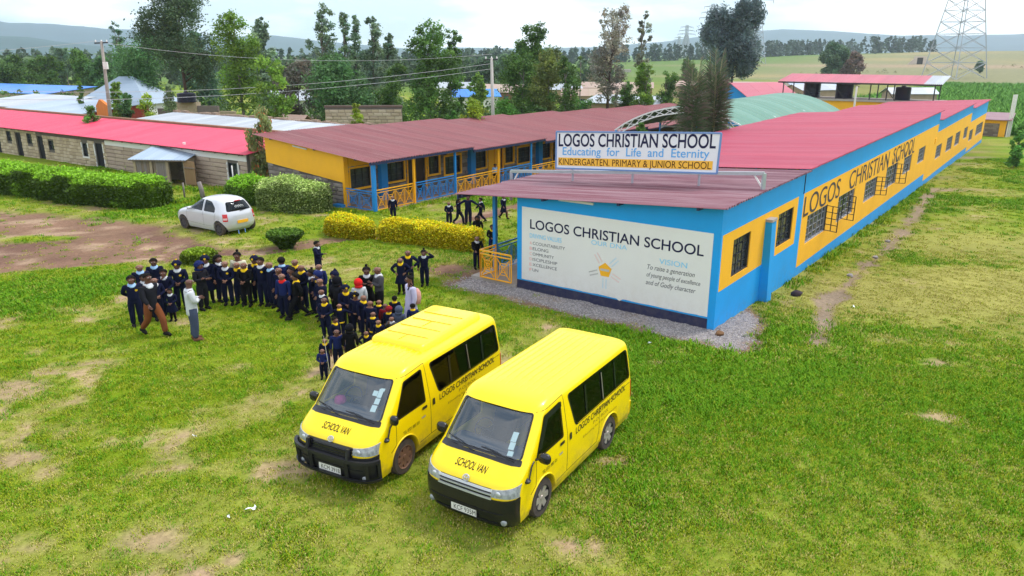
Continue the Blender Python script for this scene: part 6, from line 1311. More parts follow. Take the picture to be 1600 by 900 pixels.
def figure(pose, adult=False):
    J = dict(sl=(.135, .01, 1.085), el=(.175, .02, .87), wl=(.18, -.03, .675), sr=(-.135, .01, 1.085), er=(-.175, .02, .87), wr=(-.18, -.03, .675), hl=(.07, 0, .68), kl=(.076, -.012, .37), al=(.076, .012, .075), tl=(.082, -.10, .03), hr=(-.07, 0, .68), kr=(-.076, -.012, .37), ar=(-.076, .012, .075), tr=(-.082, -.10, .03))
    J.update(POSES[pose]); hk = .80 if adult else 1.
    hz = lambda z: 1.17 + (z - 1.17) * hk + (.02 if adult else -.032)
    V = [(0, 0, .70), (0, 0, .82), (0, .008, .98), (0, .01, 1.10), (0, .0, 1.165), (0, -.012, hz(1.22)), (0, -.016, hz(1.285)), (0, -.004, hz(1.352))]; Rr = [(.085, .07), (.08, .062), (.09, .066), (.055, .05), .046, (.070 * hk, .076 * hk), (.088 * hk, .096 * hk), (.064 * hk, .072 * hk)]
    E_ = [(i, i + 1) for i in range(7)]
    def chain(start, names, rad):
        p = start
        for n_, r_ in zip(names, rad): V.append(J[n_]); Rr.append(r_); E_.append((p, len(V) - 1)); p = len(V) - 1
    for s_ in 'lr':
        chain(3, ['s' + s_, 'e' + s_, 'w' + s_], [.036, .030, .023]); chain(0, ['h' + s_, 'k' + s_, 'a' + s_, 't' + s_], [.060, .042, .030, .026])
    v, f = skin_mesh(V, E_, Rr, 0, 1); b = MB(); b.add(v, f, 0)
    for s_ in 'lr': hand(b, J['w' + s_], J['e' + s_])
    c = Vector((0, -.016, hz(1.285))); R_ = .092 * hk                  # face
    for sx in (-1, 1):
        b.lathe([(0, -.006), (.010, -.004), (.012, .006)], c + Vector((sx * .032 * hk, -R_ * .84, .008)), 'y', 8, 1); b.lathe([(0, -.008), (.007, -.0075), (.007, -.002)], c + Vector((sx * .032 * hk, -R_ * .84, .008)), 'y', 6, 2)
        b.lathe([(0, -.008), (.02, -.004), (.024, .004), (.01, .01)], c + Vector((sx * .083 * hk, .0, -.005)), 'x', 8, 0)
    b.tube([c + Vector((0, -R_ * .98, .012)), c + Vector((0, -R_ * 1.10, -.022)), c + Vector((0, -R_ * .96, -.028))], [.008, .014, .008], 6, 0); b.tube([c + Vector((-.024, -R_ * .86, -.052)), c + Vector((0, -R_ * .95, -.054)), c + Vector((.024, -R_ * .86, -.052))], [.004, .008, .004], 5, 3)
    body = b
    # jumper
    V = [(0, 0, .53 if adult else .62), (0, 0, .80), (0, .008, .97), (0, .012, 1.095)]; Rr = [(.140, .115), (.124, .104), (.132, .104), (.088, .078)]; E_ = [(0, 1), (1, 2), (2, 3)]
    for s_ in 'lr': chain(3, ['s' + s_, 'e' + s_, 'w' + s_], [.062, .052, .038])
    k = [i for i in range(len(V)) if V[i] in (J['wl'], J['wr'])]
    for i in k: e = Vector(J['el'] if V[i] == J['wl'] else J['er']); V[i] = tuple(e.lerp(Vector(V[i]), .93))
    v, f = skin_mesh(V, E_, Rr, 0, 1); sw = MB(); sw.add(v, f)
    V = [(0, 0, .82), (0, 0, .70)]; Rr = [(.098, .082), (.114, .094)]; E_ = [(0, 1)]
    for s_ in 'lr': chain(1, ['h' + s_, 'k' + s_, 'a' + s_], [.088, .066, .056])
    v, f = skin_mesh(V, E_, Rr, 0, 1); tr = MB(); tr.add(v, f)
    shoes = []
    for s_ in 'lr':
        a, t_ = Vector(J['a' + s_]), Vector(J['t' + s_]); sh_ = MB(); d = (t_ - a); sh_.tube([a + Vector((0, .045, -.035)), a + Vector((0, .0, -.02)), a + d * .6 + Vector((0, 0, .002)), t_ + Vector((0, -.02, -.002))], [.032, .045, .040, .026], 8); shoes.append(sh_)
    sk = MB(); n = 18; pr_ = [(.105, .80), (.125, .70), (.16, .55), (.185, .42), (.18, .41)]
    for i, (r_, z) in enumerate(pr_):
        for q in range(n): a = 2 * math.pi * q / n; w_ = 1 + .05 * math.sin(a * 6) * (i / 4); sk.v.append((r_ * math.cos(a) * w_, r_ * math.sin(a) * .85 * w_, z))
    for i in range(4):
        for q in range(n): sk.f.append((i * n + q, i * n + (q + 1) % n, (i + 1) * n + (q + 1) % n, (i + 1) * n + q)); sk.m.append(0)
    return dict(body=body, sweater=sw, trousers=tr, shoes=shoes, skirt=sk, hz=hz, hk=hk)
M_skin = [mat('skin_%d' % i, c, .55, .35) for i, c in enumerate([(.17, .075, .050), (.22, .105, .07), (.12, .052, .037)])]
M_eyew = mat('eye_white', (.34, .30, .27), .4); M_pup = mat('pupil', (.01, .008, .008), .3); M_lip = mat('lip', (.16, .055, .05), .5)
FIG = {}
def fig(pose, adult=False):
    k = (pose, adult)
    if k not in FIG:
        F_ = figure(pose, adult); o = dict(hz=F_['hz'], hk=F_['hk'])
        o['body'] = F_['body'].mesh('person', [M_skin[0], M_eyew, M_pup, M_lip], True); 
        for n_ in ('sweater', 'trousers', 'skirt'): o[n_] = F_[n_].mesh(n_, [None], True)
        o['shoes'] = [s_.mesh('shoe', [None], True) for s_ in F_['shoes']]; FIG[k] = o
    return FIG[k]
def headwear(kind, hk, hz):
    b = MB(); c = Vector((0, -.008, hz(1.30))); rx, ry, rz_ = .093 * hk, .104 * hk, .098 * hk
    def dome(k, low_front, low_back, mi=0, n=16, rows=7, puff=1.):
        V = []; F = []
        for i in range(rows + 1):
            for q in range(n):
                a = 2 * math.pi * q / n; low = low_back + (low_front - low_back) * (.5 - .5 * math.sin(a)) ** 1.5       # -y is the face
                t_ = math.pi / 2 - (math.pi / 2 - low) * i / rows; V.append(c + Vector((rx * k * math.cos(a) * math.cos(t_), ry * k * math.sin(a) * math.cos(t_), rz_ * k * math.sin(t_) * puff)))
        for i in range(rows):
            for q in range(n): F.append((i * n + q, (i + 1) * n + q, (i + 1) * n + (q + 1) % n, i * n + (q + 1) % n))
        b.add(V, F, mi)
    if kind == 'hair': dome(1.02, R(42), R(-32))
    elif kind == 'tall': dome(1.05, R(38), R(-35), puff=1.12)
    elif kind == 'bun': dome(1.03, R(40), R(-35)); b.lathe([(.0, .075), (.03, .06), (.035, .03), (.02, 0)], c + Vector((0, .03, rz_ * .9)), 'z', 10)
    elif kind == 'braids':
        dome(1.06, R(38), R(-45), puff=1.05)
        for q in range(9): a = R(10 + 160 * q / 8); b.tube([c + Vector((rx * math.cos(a), ry * math.sin(a), .0)), c + Vector((rx * 1.1 * math.cos(a), ry * 1.15 * math.sin(a), -.12)), c + Vector((rx * .95 * math.cos(a), ry * 1.1 * math.sin(a), -.22))], [.022, .02, .01], 5)
    elif kind == 'beanie': dome(1.13, R(26), R(-22), puff=1.12); b.lathe([(rx * 1.12, -.0), (rx * 1.20, .012), (rx * 1.20, .05), (rx * 1.1, .06)], c + Vector((0, .01, -.01)), 'z', 16); b.add(*disc(c + Vector((0, -ry * 1.22, .035)), .028), 1); b.lathe([(0, .028), (.022, .02), (.022, .0), (.0, -.004)], c + Vector((0, .0, rz_ * 1.24)), 'z', 8, 1)
    elif kind == 'hood': dome(1.22, R(28), R(-62), puff=1.10); b.lathe([(.055, -.16), (.10, -.14), (.105, -.10), (.08, -.07)], c + Vector((0, .03, 0)), 'z', 14)
    elif kind == 'point': dome(1.18, R(25), R(-60), puff=1.1); b.lathe([(.0, .10), (.02, .07), (.055, .02), (.06, 0)], c + Vector((0, .03, rz_ * .95)), 'z', 10)
    return b
def disc(c, r, n=8): return [c] + [c + Vector((r * math.cos(2 * math.pi * k / n), 0, r * math.sin(2 * math.pi * k / n))) for k in range(n)], [(0, 1 + k, 1 + (k + 1) % n) for k in range(n)]
HW = {}
def hw(kind, adult):
    if (kind, adult) not in HW: f_ = fig('stand', adult); HW[(kind, adult)] = headwear(kind, f_['hk'], f_['hz']).mesh('hat' if kind in ('beanie', 'hood', 'point') else 'hair', [None, None], True)
    return HW[(kind, adult)]
b = MB(); n = 16
V = []
for r_, z in ((.050, 1.150), (.056, 1.158), (.080, 1.118), (.094, 1.096), (.080, 1.085)):
    for q in range(n): a = 2 * math.pi * q / n; V.append((r_ * math.cos(a) * 1.1, .008 + r_ * math.sin(a) * (1.0 if z > 1.12 else .95), z - (.035 if (math.sin(a) < -.75 and z < 1.12) else 0)))
b.add(V, [(i * n + q, i * n + (q + 1) % n, (i + 1) * n + (q + 1) % n, (i + 1) * n + q) for i in range(4) for q in range(n)]); COLLAR = b.mesh('collar', [None], True)
b = MB(); V = []
for r_, z in ((.126, .58), (.141, .58), (.139, .625), (.126, .63)):
    for q in range(n): a = 2 * math.pi * q / n; V.append((r_ * math.cos(a), r_ * .82 * math.sin(a), z))
b.add(V, [(i * n + q, i * n + (q + 1) % n, (i + 1) * n + (q + 1) % n, (i + 1) * n + q) for i in range(3) for q in range(n)]); HEM = b.mesh('hem_stripe', [None], True)
b = MB(); b.add(*disc(Vector((.062, -.112, .99)), .028)); b.add(*disc(Vector((.062, -.107, .99)), .03)); BADGE = b.mesh('badge', [None])
CLOTH = {k: mat('cloth_' + k, c, .9, .1, var=.3, vs=12) for k, c in dict(navy=(.007, .009, .032), black=(.007, .007, .010), blue=(.012, .020, .095), grey=(.065, .065, .075), charcoal=(.014, .014, .02), white=(.58, .60, .64), yellow=(.80, .52, .015), sky=(.35, .55, .80), red=(.62, .02, .018), darkred=(.22, .012, .02), lilac=(.50, .48, .68), brown=(.20, .065, .025), slate=(.06, .075, .13), cream=(.68, .64, .48), shoe=(.015, .014, .015), tan=(.16, .075, .045), pink=(.62, .32, .28), hair=(.012, .010, .009)).items()}
def dress(me, name, parent, *ms):
    o = link(name, me, parent)
    for i, m in enumerate(ms[:len(o.material_slots)]): o.material_slots[i].link = 'OBJECT'; o.material_slots[i].material = m
    return o
def person(x, y, h, yaw, pose, top, collar, head, legs, label, adult=False, hem=None, skin=0, badge=False, shoe='shoe', hat=None, group='school children on the lawn', zoff=0):
    F_ = fig(pose, adult); o = link('person', F_['body'], None, (x, y, gz(x, y) + zoff - .008), R(yaw)); k = h / (1.39 if not adult else 1.385); o.scale = (k * (1.17 if not adult else 1.12), k * 1.17, k)
    o.material_slots[0].link = 'OBJECT'; o.material_slots[0].material = M_skin[skin]; tag(o, label, 'person', group)
    dress(F_['sweater'], 'sweater' if not adult else 'shirt', o, CLOTH[top])
    if legs.startswith('skirt') or legs.startswith('dress'): s_ = dress(F_['skirt'], 'skirt', o, CLOTH[legs.split(':')[1]]); s_.scale = (1, 1, 1)
    if legs.startswith('dress'): s_.scale = (1.1, 1.1, 1.72); s_.location.z = -.58
    if not legs.startswith('skirt') and not legs.startswith('dress'): dress(F_['trousers'], 'trousers', o, CLOTH[legs])
    elif legs.startswith('skirt'): dress(F_['trousers'], 'leggings', o, CLOTH['black']).scale = (.82, .82, .97)
    for s_ in F_['shoes']: dress(s_, 'shoe', o, CLOTH[shoe])
    if collar: dress(COLLAR, 'collar', o, CLOTH[collar])
    if head: dress(hw(head, adult), 'hat' if head in ('beanie', 'hood', 'point') else 'hair', o, CLOTH[hat or ('navy' if head in ('beanie', 'hood', 'point') else 'hair')], CLOTH['yellow'])
    if hem: dress(HEM, 'hem_stripe', o, CLOTH[hem])
    if badge: dress(BADGE, 'badge', o, CLOTH['yellow'])
    return o
PEOPLE = [  # x, y, height, yaw (0 faces the camera, + turns to its right), pose, jumper, collar, head, legs, hem, skin, badge, label
    (-10.48, 19.70, 1.52, 35, 'back', 'navy', 'sky', 'hair', 'navy', None, 0, 1, 'leftmost pupil of the crowd in navy jumper with pale blue collar'),
    (-10.84, 20.96, 1.52, 30, 'stand', 'navy', 'sky', None, 'navy', None, 1, 0, 'shaven headed pupil with blue collar standing second from the left'),
    (-10.70, 21.55, 1.50, 20, 'stand', 'navy', 'sky', 'hair', 'navy', None, 2, 0, 'pupil with blue collar at the very back of the left cluster'),
    (-10.50, 20.42, 1.35, 40, 'stand', 'navy', 'white', 'hair', 'navy', None, 0, 0, 'short pupil half hidden behind the man in brown trousers'),
    (-10.10, 20.22, 1.33, 40, 'front', 'navy', 'white', None, 'navy', None, 1, 0, 'white collared pupil directly behind the man in brown trousers'),
    (-10.02, 20.66, 1.42, 15, 'face', 'navy', 'white', 'hair', 'navy', None, 0, 0, 'pupil holding a hand to the face in the left cluster'),
    (-9.69, 20.19, 1.00, 10, 'front', 'navy', 'white', 'hair', 'skirt:navy', None, 0, 0, 'smallest child of the left cluster standing in front'),
    (-9.81, 21.10, 1.54, 15, 'front', 'navy', 'white', 'beanie', 'navy', None, 2, 1, 'tall beanie wearing pupil with white collar right of the left cluster'),
    (-9.16, 21.10, 1.52, 60, 'folded', 'charcoal', None, 'hood', 'charcoal', None, 0, 0, 'pupil in dark hooded jacket and blue hood facing right'),
    (-9.21, 21.68, 1.54, 20, 'front', 'navy', 'white', 'beanie', 'skirt:navy', None, 0, 0, 'pupil in beanie and skirt in front of the low bush'),
    (-8.89, 21.83, 1.52, 60, 'stand', 'navy', 'white', 'braids', 'navy', None, 0, 0, 'pupil with long dark braids turned to the right'),
    (-8.56, 21.50, 1.46, 5, 'front', 'navy', 'white', None, 'navy', None, 1, 1, 'shaven pupil with white collar and badge right of the braided one'),
    (-8.37, 22.05, 1.55, 0, 'stand', 'cream', None, 'bun', 'navy', None, 0, 0, 'pupil in a cream blouse with hair bun at the back of the row'),
    (-8.24, 21.58, 1.40, -5, 'back', 'navy', 'yellow', None, 'navy', None, 1, 0, 'yellow collared pupil in front of the cream blouse'),
    (-7.96, 21.40, 1.44, -5, 'front', 'black', 'yellow', None, 'black', None, 0, 0, 'pupil in black jumper with wide yellow collar in the middle row'),
    (-7.76, 21.78, 1.50, -5, 'stand', 'navy', 'yellow', 'beanie', 'navy', None, 2, 0, 'beanie wearing pupil with yellow collar behind the tall badge wearer'),
    (-7.47, 21.44, 1.56, -10, 'stand', 'navy', 'white', 'hair', 'navy', None, 0, 1, 'tallest pupil of the middle row with white collar and yellow badge'),
    (-7.16, 21.32, 1.48, -35, 'back', 'navy', 'sky', None, 'navy', None, 1, 0, 'pupil with pale blue collar right of the tallest one'),
    (-6.93, 21.70, 1.50, 200, 'stand', 'blue', 'sky', 'hair', 'navy', None, 2, 0, 'pupil in blue jumper seen from behind in the back row'),
    (-6.78, 20.92, 1.42, -20, 'stand', 'navy', None, None, 'navy', None, 0, 0, 'shaven pupil peering over the tracksuit wearer'),
    (-6.53, 20.37, 1.40, -15, 'stand', 'blue', 'red', None, 'navy', None, 1, 0, 'pupil in blue tracksuit top with red stripe at the front of the row'),
    (-6.37, 20.78, 1.45, -40, 'folded', 'navy', None, 'hair', 'navy', None, 0, 0, 'pupil with folded arms behind the striding one'),
    (-6.50, 21.62, 1.50, -10, 'hips', 'navy', 'yellow', None, 'navy', None, 1, 0, 'yellow collared pupil with hands on hips in the back row'),
    (-6.18, 21.12, 1.45, -25, 'front', 'navy', 'yellow', None, 'navy', None, 0, 0, 'yellow collared pupil right of the one with hands on hips'),
    (-6.11, 20.24, 1.42, -70, 'walk', 'black', 'yellow', 'hair', 'black', None, 0, 0, 'striding pupil in black at the front centre of the crowd'),
    (-5.80, 20.75, 1.38, -60, 'stand', 'navy', 'white', 'bun', 'navy', None, 2, 0, 'pupil with hair bun turned left in the centre of the crowd'),
    (-6.59, 24.53, 1.30, 75, 'forward', 'navy', 'white', 'hair', 'navy', None, 0, 0, 'lone pupil standing behind the crowd with an arm stretched forward'),
    (-5.78, 21.58, 1.35, -20, 'stand', 'blue', 'white', None, 'navy', None, 1, 0, 'shaven pupil in blue jumper just below the lone one'),
    (-5.05, 20.45, 1.40, -30, 'stand', 'navy', 'white', 'point', 'navy', None, 0, 0, 'pupil in a pointed dark hood in the centre'),
    (-5.50, 20.36, 1.42, -50, 'face', 'navy', 'yellow', 'hood', 'navy', None, 0, 0, 'pupil in blue cap raising a hand near the crowd centre'),
    (-5.36, 20.02, 1.35, -35, 'front', 'navy', None, None, 'navy', 'yellow', 1, 0, 'pupil with yellow hem band left of the dark hooded pair'),
    (-5.23, 19.60, 1.15, -30, 'stand', 'navy', 'white', None, 'navy', None, 0, 0, 'shaven child with white collar in the middle of the front'),
    (-4.97, 18.82, 1.20, -10, 'front', 'navy', 'yellow', None, 'navy', None, 2, 0, 'child with yellow collar and pale cuff at the crowd front'),
    (-4.88, 19.92, 1.38, 160, 'stand', 'charcoal', None, 'hood', 'charcoal', None, 0, 0, 'pupil in black hooded jacket seen from behind'),
    (-4.55, 19.50, 1.30, 25, 'front', 'navy', 'yellow', 'beanie', 'navy', None, 0, 0, 'pupil in yellow badged beanie and yellow collar'),
    (-4.62, 18.95, .98, 190, 'out', 'navy', 'yellow', None, 'navy', 'yellow', 1, 0, 'small child seen from behind with yellow collar and yellow hem'),
    (-4.48, 17.80, 1.02, 60, 'stand', 'navy', 'yellow', 'hair', 'navy', 'yellow', 0, 0, 'small child with bright yellow hem near the left van roof'),
    (-4.22, 16.85, 1.06, 20, 'stand', 'blue', None, None, 'navy', None, 2, 0, 'child in blue tracksuit with white stripe beside the van aerial'),
    (-3.90, 16.83, 1.12, 190, 'stand', 'black', None, 'hood', 'black', None, 0, 0, 'black hooded child seen from behind beside the van windscreen'),
    (-4.50, 16.78, .86, 10, 'stand', 'navy', 'yellow', None, 'navy', None, 1, 0, 'little child with yellow collar second nearest to the van mirror'),
    (-4.42, 16.20, .80, 5, 'front', 'blue', None, None, 'navy', None, 0, 0, 'littlest child standing nearest to the left van windscreen'),
    (-4.24, 19.28, 1.15, 0, 'stand', 'navy', None, 'beanie', 'navy', None, 0, 0, 'child in black beanie with yellow badge right of the other beanie'),
    (-3.98, 19.02, 1.20, 45, 'stand', 'navy', 'yellow', None, 'navy', None, 1, 0, 'child with open yellow collar looking right in the crowd'),
    (-3.74, 18.66, 1.15, 165, 'stand', 'navy', None, None, 'navy', None, 0, 0, 'plain navy child seen from behind near the van roof'),
    (-4.30, 20.02, 1.30, 200, 'stand', 'white', None, 'hood', 'black', None, 0, 0, 'child in white jacket with bright red hood'),
    (-4.18, 20.66, 1.50, 10, 'folded', 'black', 'white', 'bun', 'skirt:black', None, 2, 0, 'tall girl in black with top bun beside the grey jumper'),
    (-3.80, 20.42, 1.62, -60, 'folded', 'grey', 'white', None, 'black', None, 0, 0, 'tallest pupil in grey jumper with white collar behind the crowd'),
    (-3.60, 19.20, 1.00, 175, 'stand', 'navy', 'yellow', None, 'navy', None, 1, 0, 'small child seen from behind with yellow collar before the red beanie'),
    (-3.58, 18.18, 1.00, 170, 'stand', 'navy', 'yellow', None, 'navy', 'yellow', 0, 0, 'small child with yellow hem seen from behind left of the van roof'),
    (-3.22, 18.50, 1.02, 160, 'stand', 'navy', 'yellow', 'beanie', 'navy', None, 0, 0, 'small child in dark red beanie'),
    (-3.38, 18.88, 1.00, 180, 'stand', 'darkred', None, None, 'navy', None, 2, 0, 'small child in dark red top behind the red beanie'),
    (-3.23, 19.55, 1.00, 185, 'stand', 'navy', 'yellow', 'hair', 'navy', None, 0, 0, 'small child seen from behind left of the woman in lilac'),
    (-2.92, 18.25, 1.10, 170, 'stand', 'slate', None, 'hood', 'slate', None, 0, 0, 'child in slate blue hooded coat at the van roof edge'),
    (-3.36, 17.72, .95, -15, 'stand', 'navy', 'yellow', None, 'navy', None, 1, 0, 'small child with yellow collar facing left above the van roof'),
    (-3.06, 17.95, .95, -30, 'face', 'grey', 'white', None, 'navy', None, 0, 0, 'small child in grey raising a hand above the van roof'),
    (-2.66, 18.98, .95, 190, 'stand', 'blue', 'yellow', 'hair', 'navy', None, 1, 0, 'small child in bright blue jumper beside the woman in lilac'),
    (-3.57, 17.16, .85, 0, 'hips', 'navy', 'yellow', None, 'navy', None, 0, 0, 'small child facing the camera alone just above the van roof'),
    (-3.49, 22.56, 1.25, 0, 'hips', 'navy', 'yellow', None, 'skirt:navy', None, 1, 0, 'girl in navy skirt with yellow collar and hands on hips'),
    (-3.31, 23.02, 1.38, 5, 'hips', 'navy', 'yellow', None, 'navy', None, 0, 0, 'pupil with elbows out between the skirted girl and the saluting one'),
    (-2.85, 23.41, 1.26, 0, 'salute', 'navy', 'white', 'bun', 'navy', None, 0, 0, 'pupil shading the eyes with one raised arm'),
    (-5.47, 33.91, 1.20, 20, 'stand', 'navy', 'white', None, 'navy', None, 1, 0, 'pupil standing alone before the yellow verandah railing'),
    (-2.82, 33.01, 1.15, 0, 'front', 'navy', 'white', None, 'navy', None, 0, 0, 'leftmost of the playing pupils in the courtyard'),
    (-2.42, 33.42, 1.20, 70, 'walk', 'navy', 'white', 'braids', 'navy', None, 0, 0, 'girl walking right among the playing pupils'),
    (-1.98, 33.30, 1.40, 0, 'out', 'navy', None, 'hair', 'navy', None, 2, 0, 'tall pupil with arms stretched out under the roof edge'),
    (-1.42, 33.66, 1.20, -70, 'walk', 'navy', 'white', 'hair', 'navy', None, 0, 0, 'pupil stepping left among the playing pupils'),
    (-.39, 34.55, 1.15, 40, 'walk', 'navy', 'white', 'hair', 'skirt:navy', None, 0, 0, 'girl in skirt running in the courtyard right of the post'),
    (-1.38, 29.40, 1.20, -10, 'walk', 'black', None, 'hood', 'black', None, 0, 0, 'pupil in black walking behind the yellow hedge end'),
    (-.75, 27.70, 1.20, 5, 'front', 'black', 'yellow', 'hair', 'blue', None, 0, 0, 'pupil in black jumper standing beside the blue post'),
    (-1.24, 25.70, 1.25, 20, 'lean', 'black', 'white', None, 'navy', None, 1, 0, 'pupil leaning on the yellow entrance railing'),
]
for i, (x, y, h, yaw, pose, top, collar, head, legs, hem, sk, bd, lab) in enumerate(PEOPLE):
    ht_ = None
    if 'red hood' in lab or 'red beanie' in lab and 'dark' in lab: ht_ = 'red' if 'red hood' in lab else 'darkred'
    if 'blue hood' in lab or 'blue cap' in lab: ht_ = 'blue'
    if 'slate' in lab: ht_ = 'slate'
    if 'black hood' in lab or 'black beanie' in lab or (pose == 'walk' and head == 'hood'): ht_ = 'black'
    person(x, y, h, yaw, pose, top, collar, head, legs, lab, hem=hem, skin=sk, badge=bool(bd), hat=ht_)
person(-9.66, 18.98, 1.78, 60, 'walk', 'charcoal', 'white', 'hair', 'brown', 'man in dark jumper and brown trousers striding to the right', True, skin=2, group='adults with the children')
person(-8.42, 18.62, 1.76, 125, 'folded', 'white', 'white', None, 'slate', 'man in untucked white shirt and grey trousers watching the pupils', True, skin=2, shoe='tan', group='adults with the children')
wm = person(-2.75, 19.3, 1.66, -60, 'stand', 'lilac', None, 'bun', 'dress:lilac', 'woman in long pale lilac dress at the right of the crowd', True, skin=0, group='adults with the children')
bag = thing('shoulder_bag', 'pink and black bag on the back of the woman in lilac', 'bag', (-2.58, 19.24, 1.0)); b = MB(); b.lathe([(.0, -.2), (.10, -.18), (.13, -.02), (.12, .14), (.06, .24), (0, .25)], n=10); b.build('pouch', CLOTH['pink'], bag, True); b = MB(); b.tube([(-.02, 0, .24), (-.14, -.05, .40), (-.22, -.08, .22)], .02, 5); b.build('strap', CLOTH['black'], bag)
person(*LW(-20.4, 16.6)[:2], 1.15, 30, 'stand', 'sky', None, 'hair', 'navy', 'child in pale checked top behind the far verandah railing', zoff=.18)
# ================================================================ small things on the lawn
def stake(label, x, y, h, r, mm, bend=0):
    t = thing('fence_post', label, 'post', (x, y, gz(x, y) - .1), 0, 'old fence posts'); b = MB(); b.tube([(0, 0, 0), (bend * .3, 0, h * .6), (bend, 0, h)], [r, r * .95, r * .85], 7); b.build('shaft', mm, t, True)
stake('thin grey fence stake left of the stump by the car', -17.3, 39.2, .95, .05, M_plank[0]); stake('thick weathered fence stump behind the car', -16.2, 38.9, 1.05, .13, M_plank[0], -.12); stake('tall pale thin fence pole behind the car', -15.0, 40.2, 1.75, .035, M_white)
def rock(label, x, y, s, mm, seed, cat='rock'):
    rs = random.Random(seed); b = MB(); V = []; F = []; n = 8
    for i in range(6):
        t_ = math.pi * i / 5
        for q in range(n): a = 2 * math.pi * q / n; k = s * rs.uniform(.8, 1.15); V.append((k * math.sin(t_) * math.cos(a) * 1.2, k * math.sin(t_) * math.sin(a), k * .7 * math.cos(t_)))
    for i in range(5):
        for q in range(n): F.append((i * n + q, (i + 1) * n + q, (i + 1) * n + (q + 1) % n, i * n + (q + 1) % n))
    b.add(V, F); o = b.build('rock', mm, None, True, 50, (x, y, gz(x, y) + s * .4)); tag(o, label, cat, 'loose stones')
x, y, _ = LW(.28, -.25); rock('brown stone lying at the foot of the blue corner', x, y, .12, mat('brown_rock', (.22, .12, .06), .9, .2, var=.5, vs=8), 1)
x, y, _ = LW(.75, 5.2); rock('dark stone at the base of the long wall beyond the pilaster', x, y, .17, mat('dark_rock', (.05, .035, .045), .9), 2)
for k, (w, s, lab) in enumerate([(1.55, 9.0, 'grey slab stone in the worn gully beside the long wall'), (1.7, 12.5, 'flat grey stone further up the worn gully'), (1.5, 16, 'third grey stone up the worn gully')]):
    x, y, _ = LW(w, s); rock(lab, x, y, .10, mat('grey_rock', (.34, .31, .31), .9, .2, var=.5, vs=6), 5 + k)
def litter(label, x, y, s, seed):
    rs = random.Random(seed); b = MB(); n = 6; V = [(i * s / n - s / 2 + rs.uniform(-.2, .2) * s / n, (j - 1) * s * .22 + s * .25 * math.sin(i * .8) + rs.uniform(-.02, .02), .05 + rs.uniform(0, .05)) for i in range(n + 1) for j in range(3)]
    b.add(V, [(i * 3 + j, i * 3 + j + 1, i * 3 + j + 4, i * 3 + j + 3) for i in range(n) for j in range(2)]); o = b.build('litter', mat('white_plastic', (.80, .82, .86), .5), None, True, None, (x, y, gz(x, y))); o.rotation_euler = (0, 0, rs.uniform(0, 6)); tag(o, label, 'litter', 'bits of litter')
litter('curled white plastic scrap lying on the near left lawn', -4.34, 10.79, .16, 1); litter('tiny white scrap just left of the curled one', -4.62, 10.55, .05, 2); litter('tiny white scrap on the lawn left of the vans', -6.3, 13.3, .08, 3); litter('small white scrap near the gravel below the blue corner', 3.6, 18.3, .10, 4); litter('tiny white scrap on the right lawn beside the gully', 10.6, 22.0, .10, 5)
# ---------------------------------------------------------------- grass tufts (uncountable)
def tuft(name, mats, seed, nb, hmin, hmax, spread, wid=.008):
    rs = random.Random(seed); b = MB()
    for k in range(nb):
        a = rs.uniform(0, 6.283); r = spread * math.sqrt(rs.random()); x, y = r * math.cos(a), r * math.sin(a); h = rs.uniform(hmin, hmax); a2 = rs.uniform(0, 6.283); l = h * rs.uniform(.3, 1.0); dx, dy = math.cos(a2), math.sin(a2); w = wid * rs.uniform(.7, 1.3)
        b.add([(x - dy * w, y + dx * w, 0), (x + dy * w, y - dx * w, 0), (x + dx * l * .4 + dy * w * .7, y + dy * l * .4 - dx * w * .7, h * .65), (x + dx * l, y + dy * l, h), (x + dx * l * .4 - dy * w * .7, y + dy * l * .4 + dx * w * .7, h * .65)], [(0, 1, 2, 4), (4, 2, 3)], rs.choice(range(len(mats))))
    me = b.mesh(name, mats); o = bpy.data.objects.new(name, me); return o
GR = lambda n_, c: mat('grass_' + n_, c, .7, .2)
tufts = [tuft('grass_blades', [GR('lush', (.105, .275, .002)), GR('mid', (.175, .31, .004))], 1, 24, .022, .062, .11), tuft('grass_blades', [GR('mid', 0), GR('yellow', (.31, .35, .012))], 2, 24, .02, .054, .12), tuft('grass_blades', [GR('yellow', 0), GR('dry', (.47, .41, .12))], 3, 20, .012, .042, .12)]
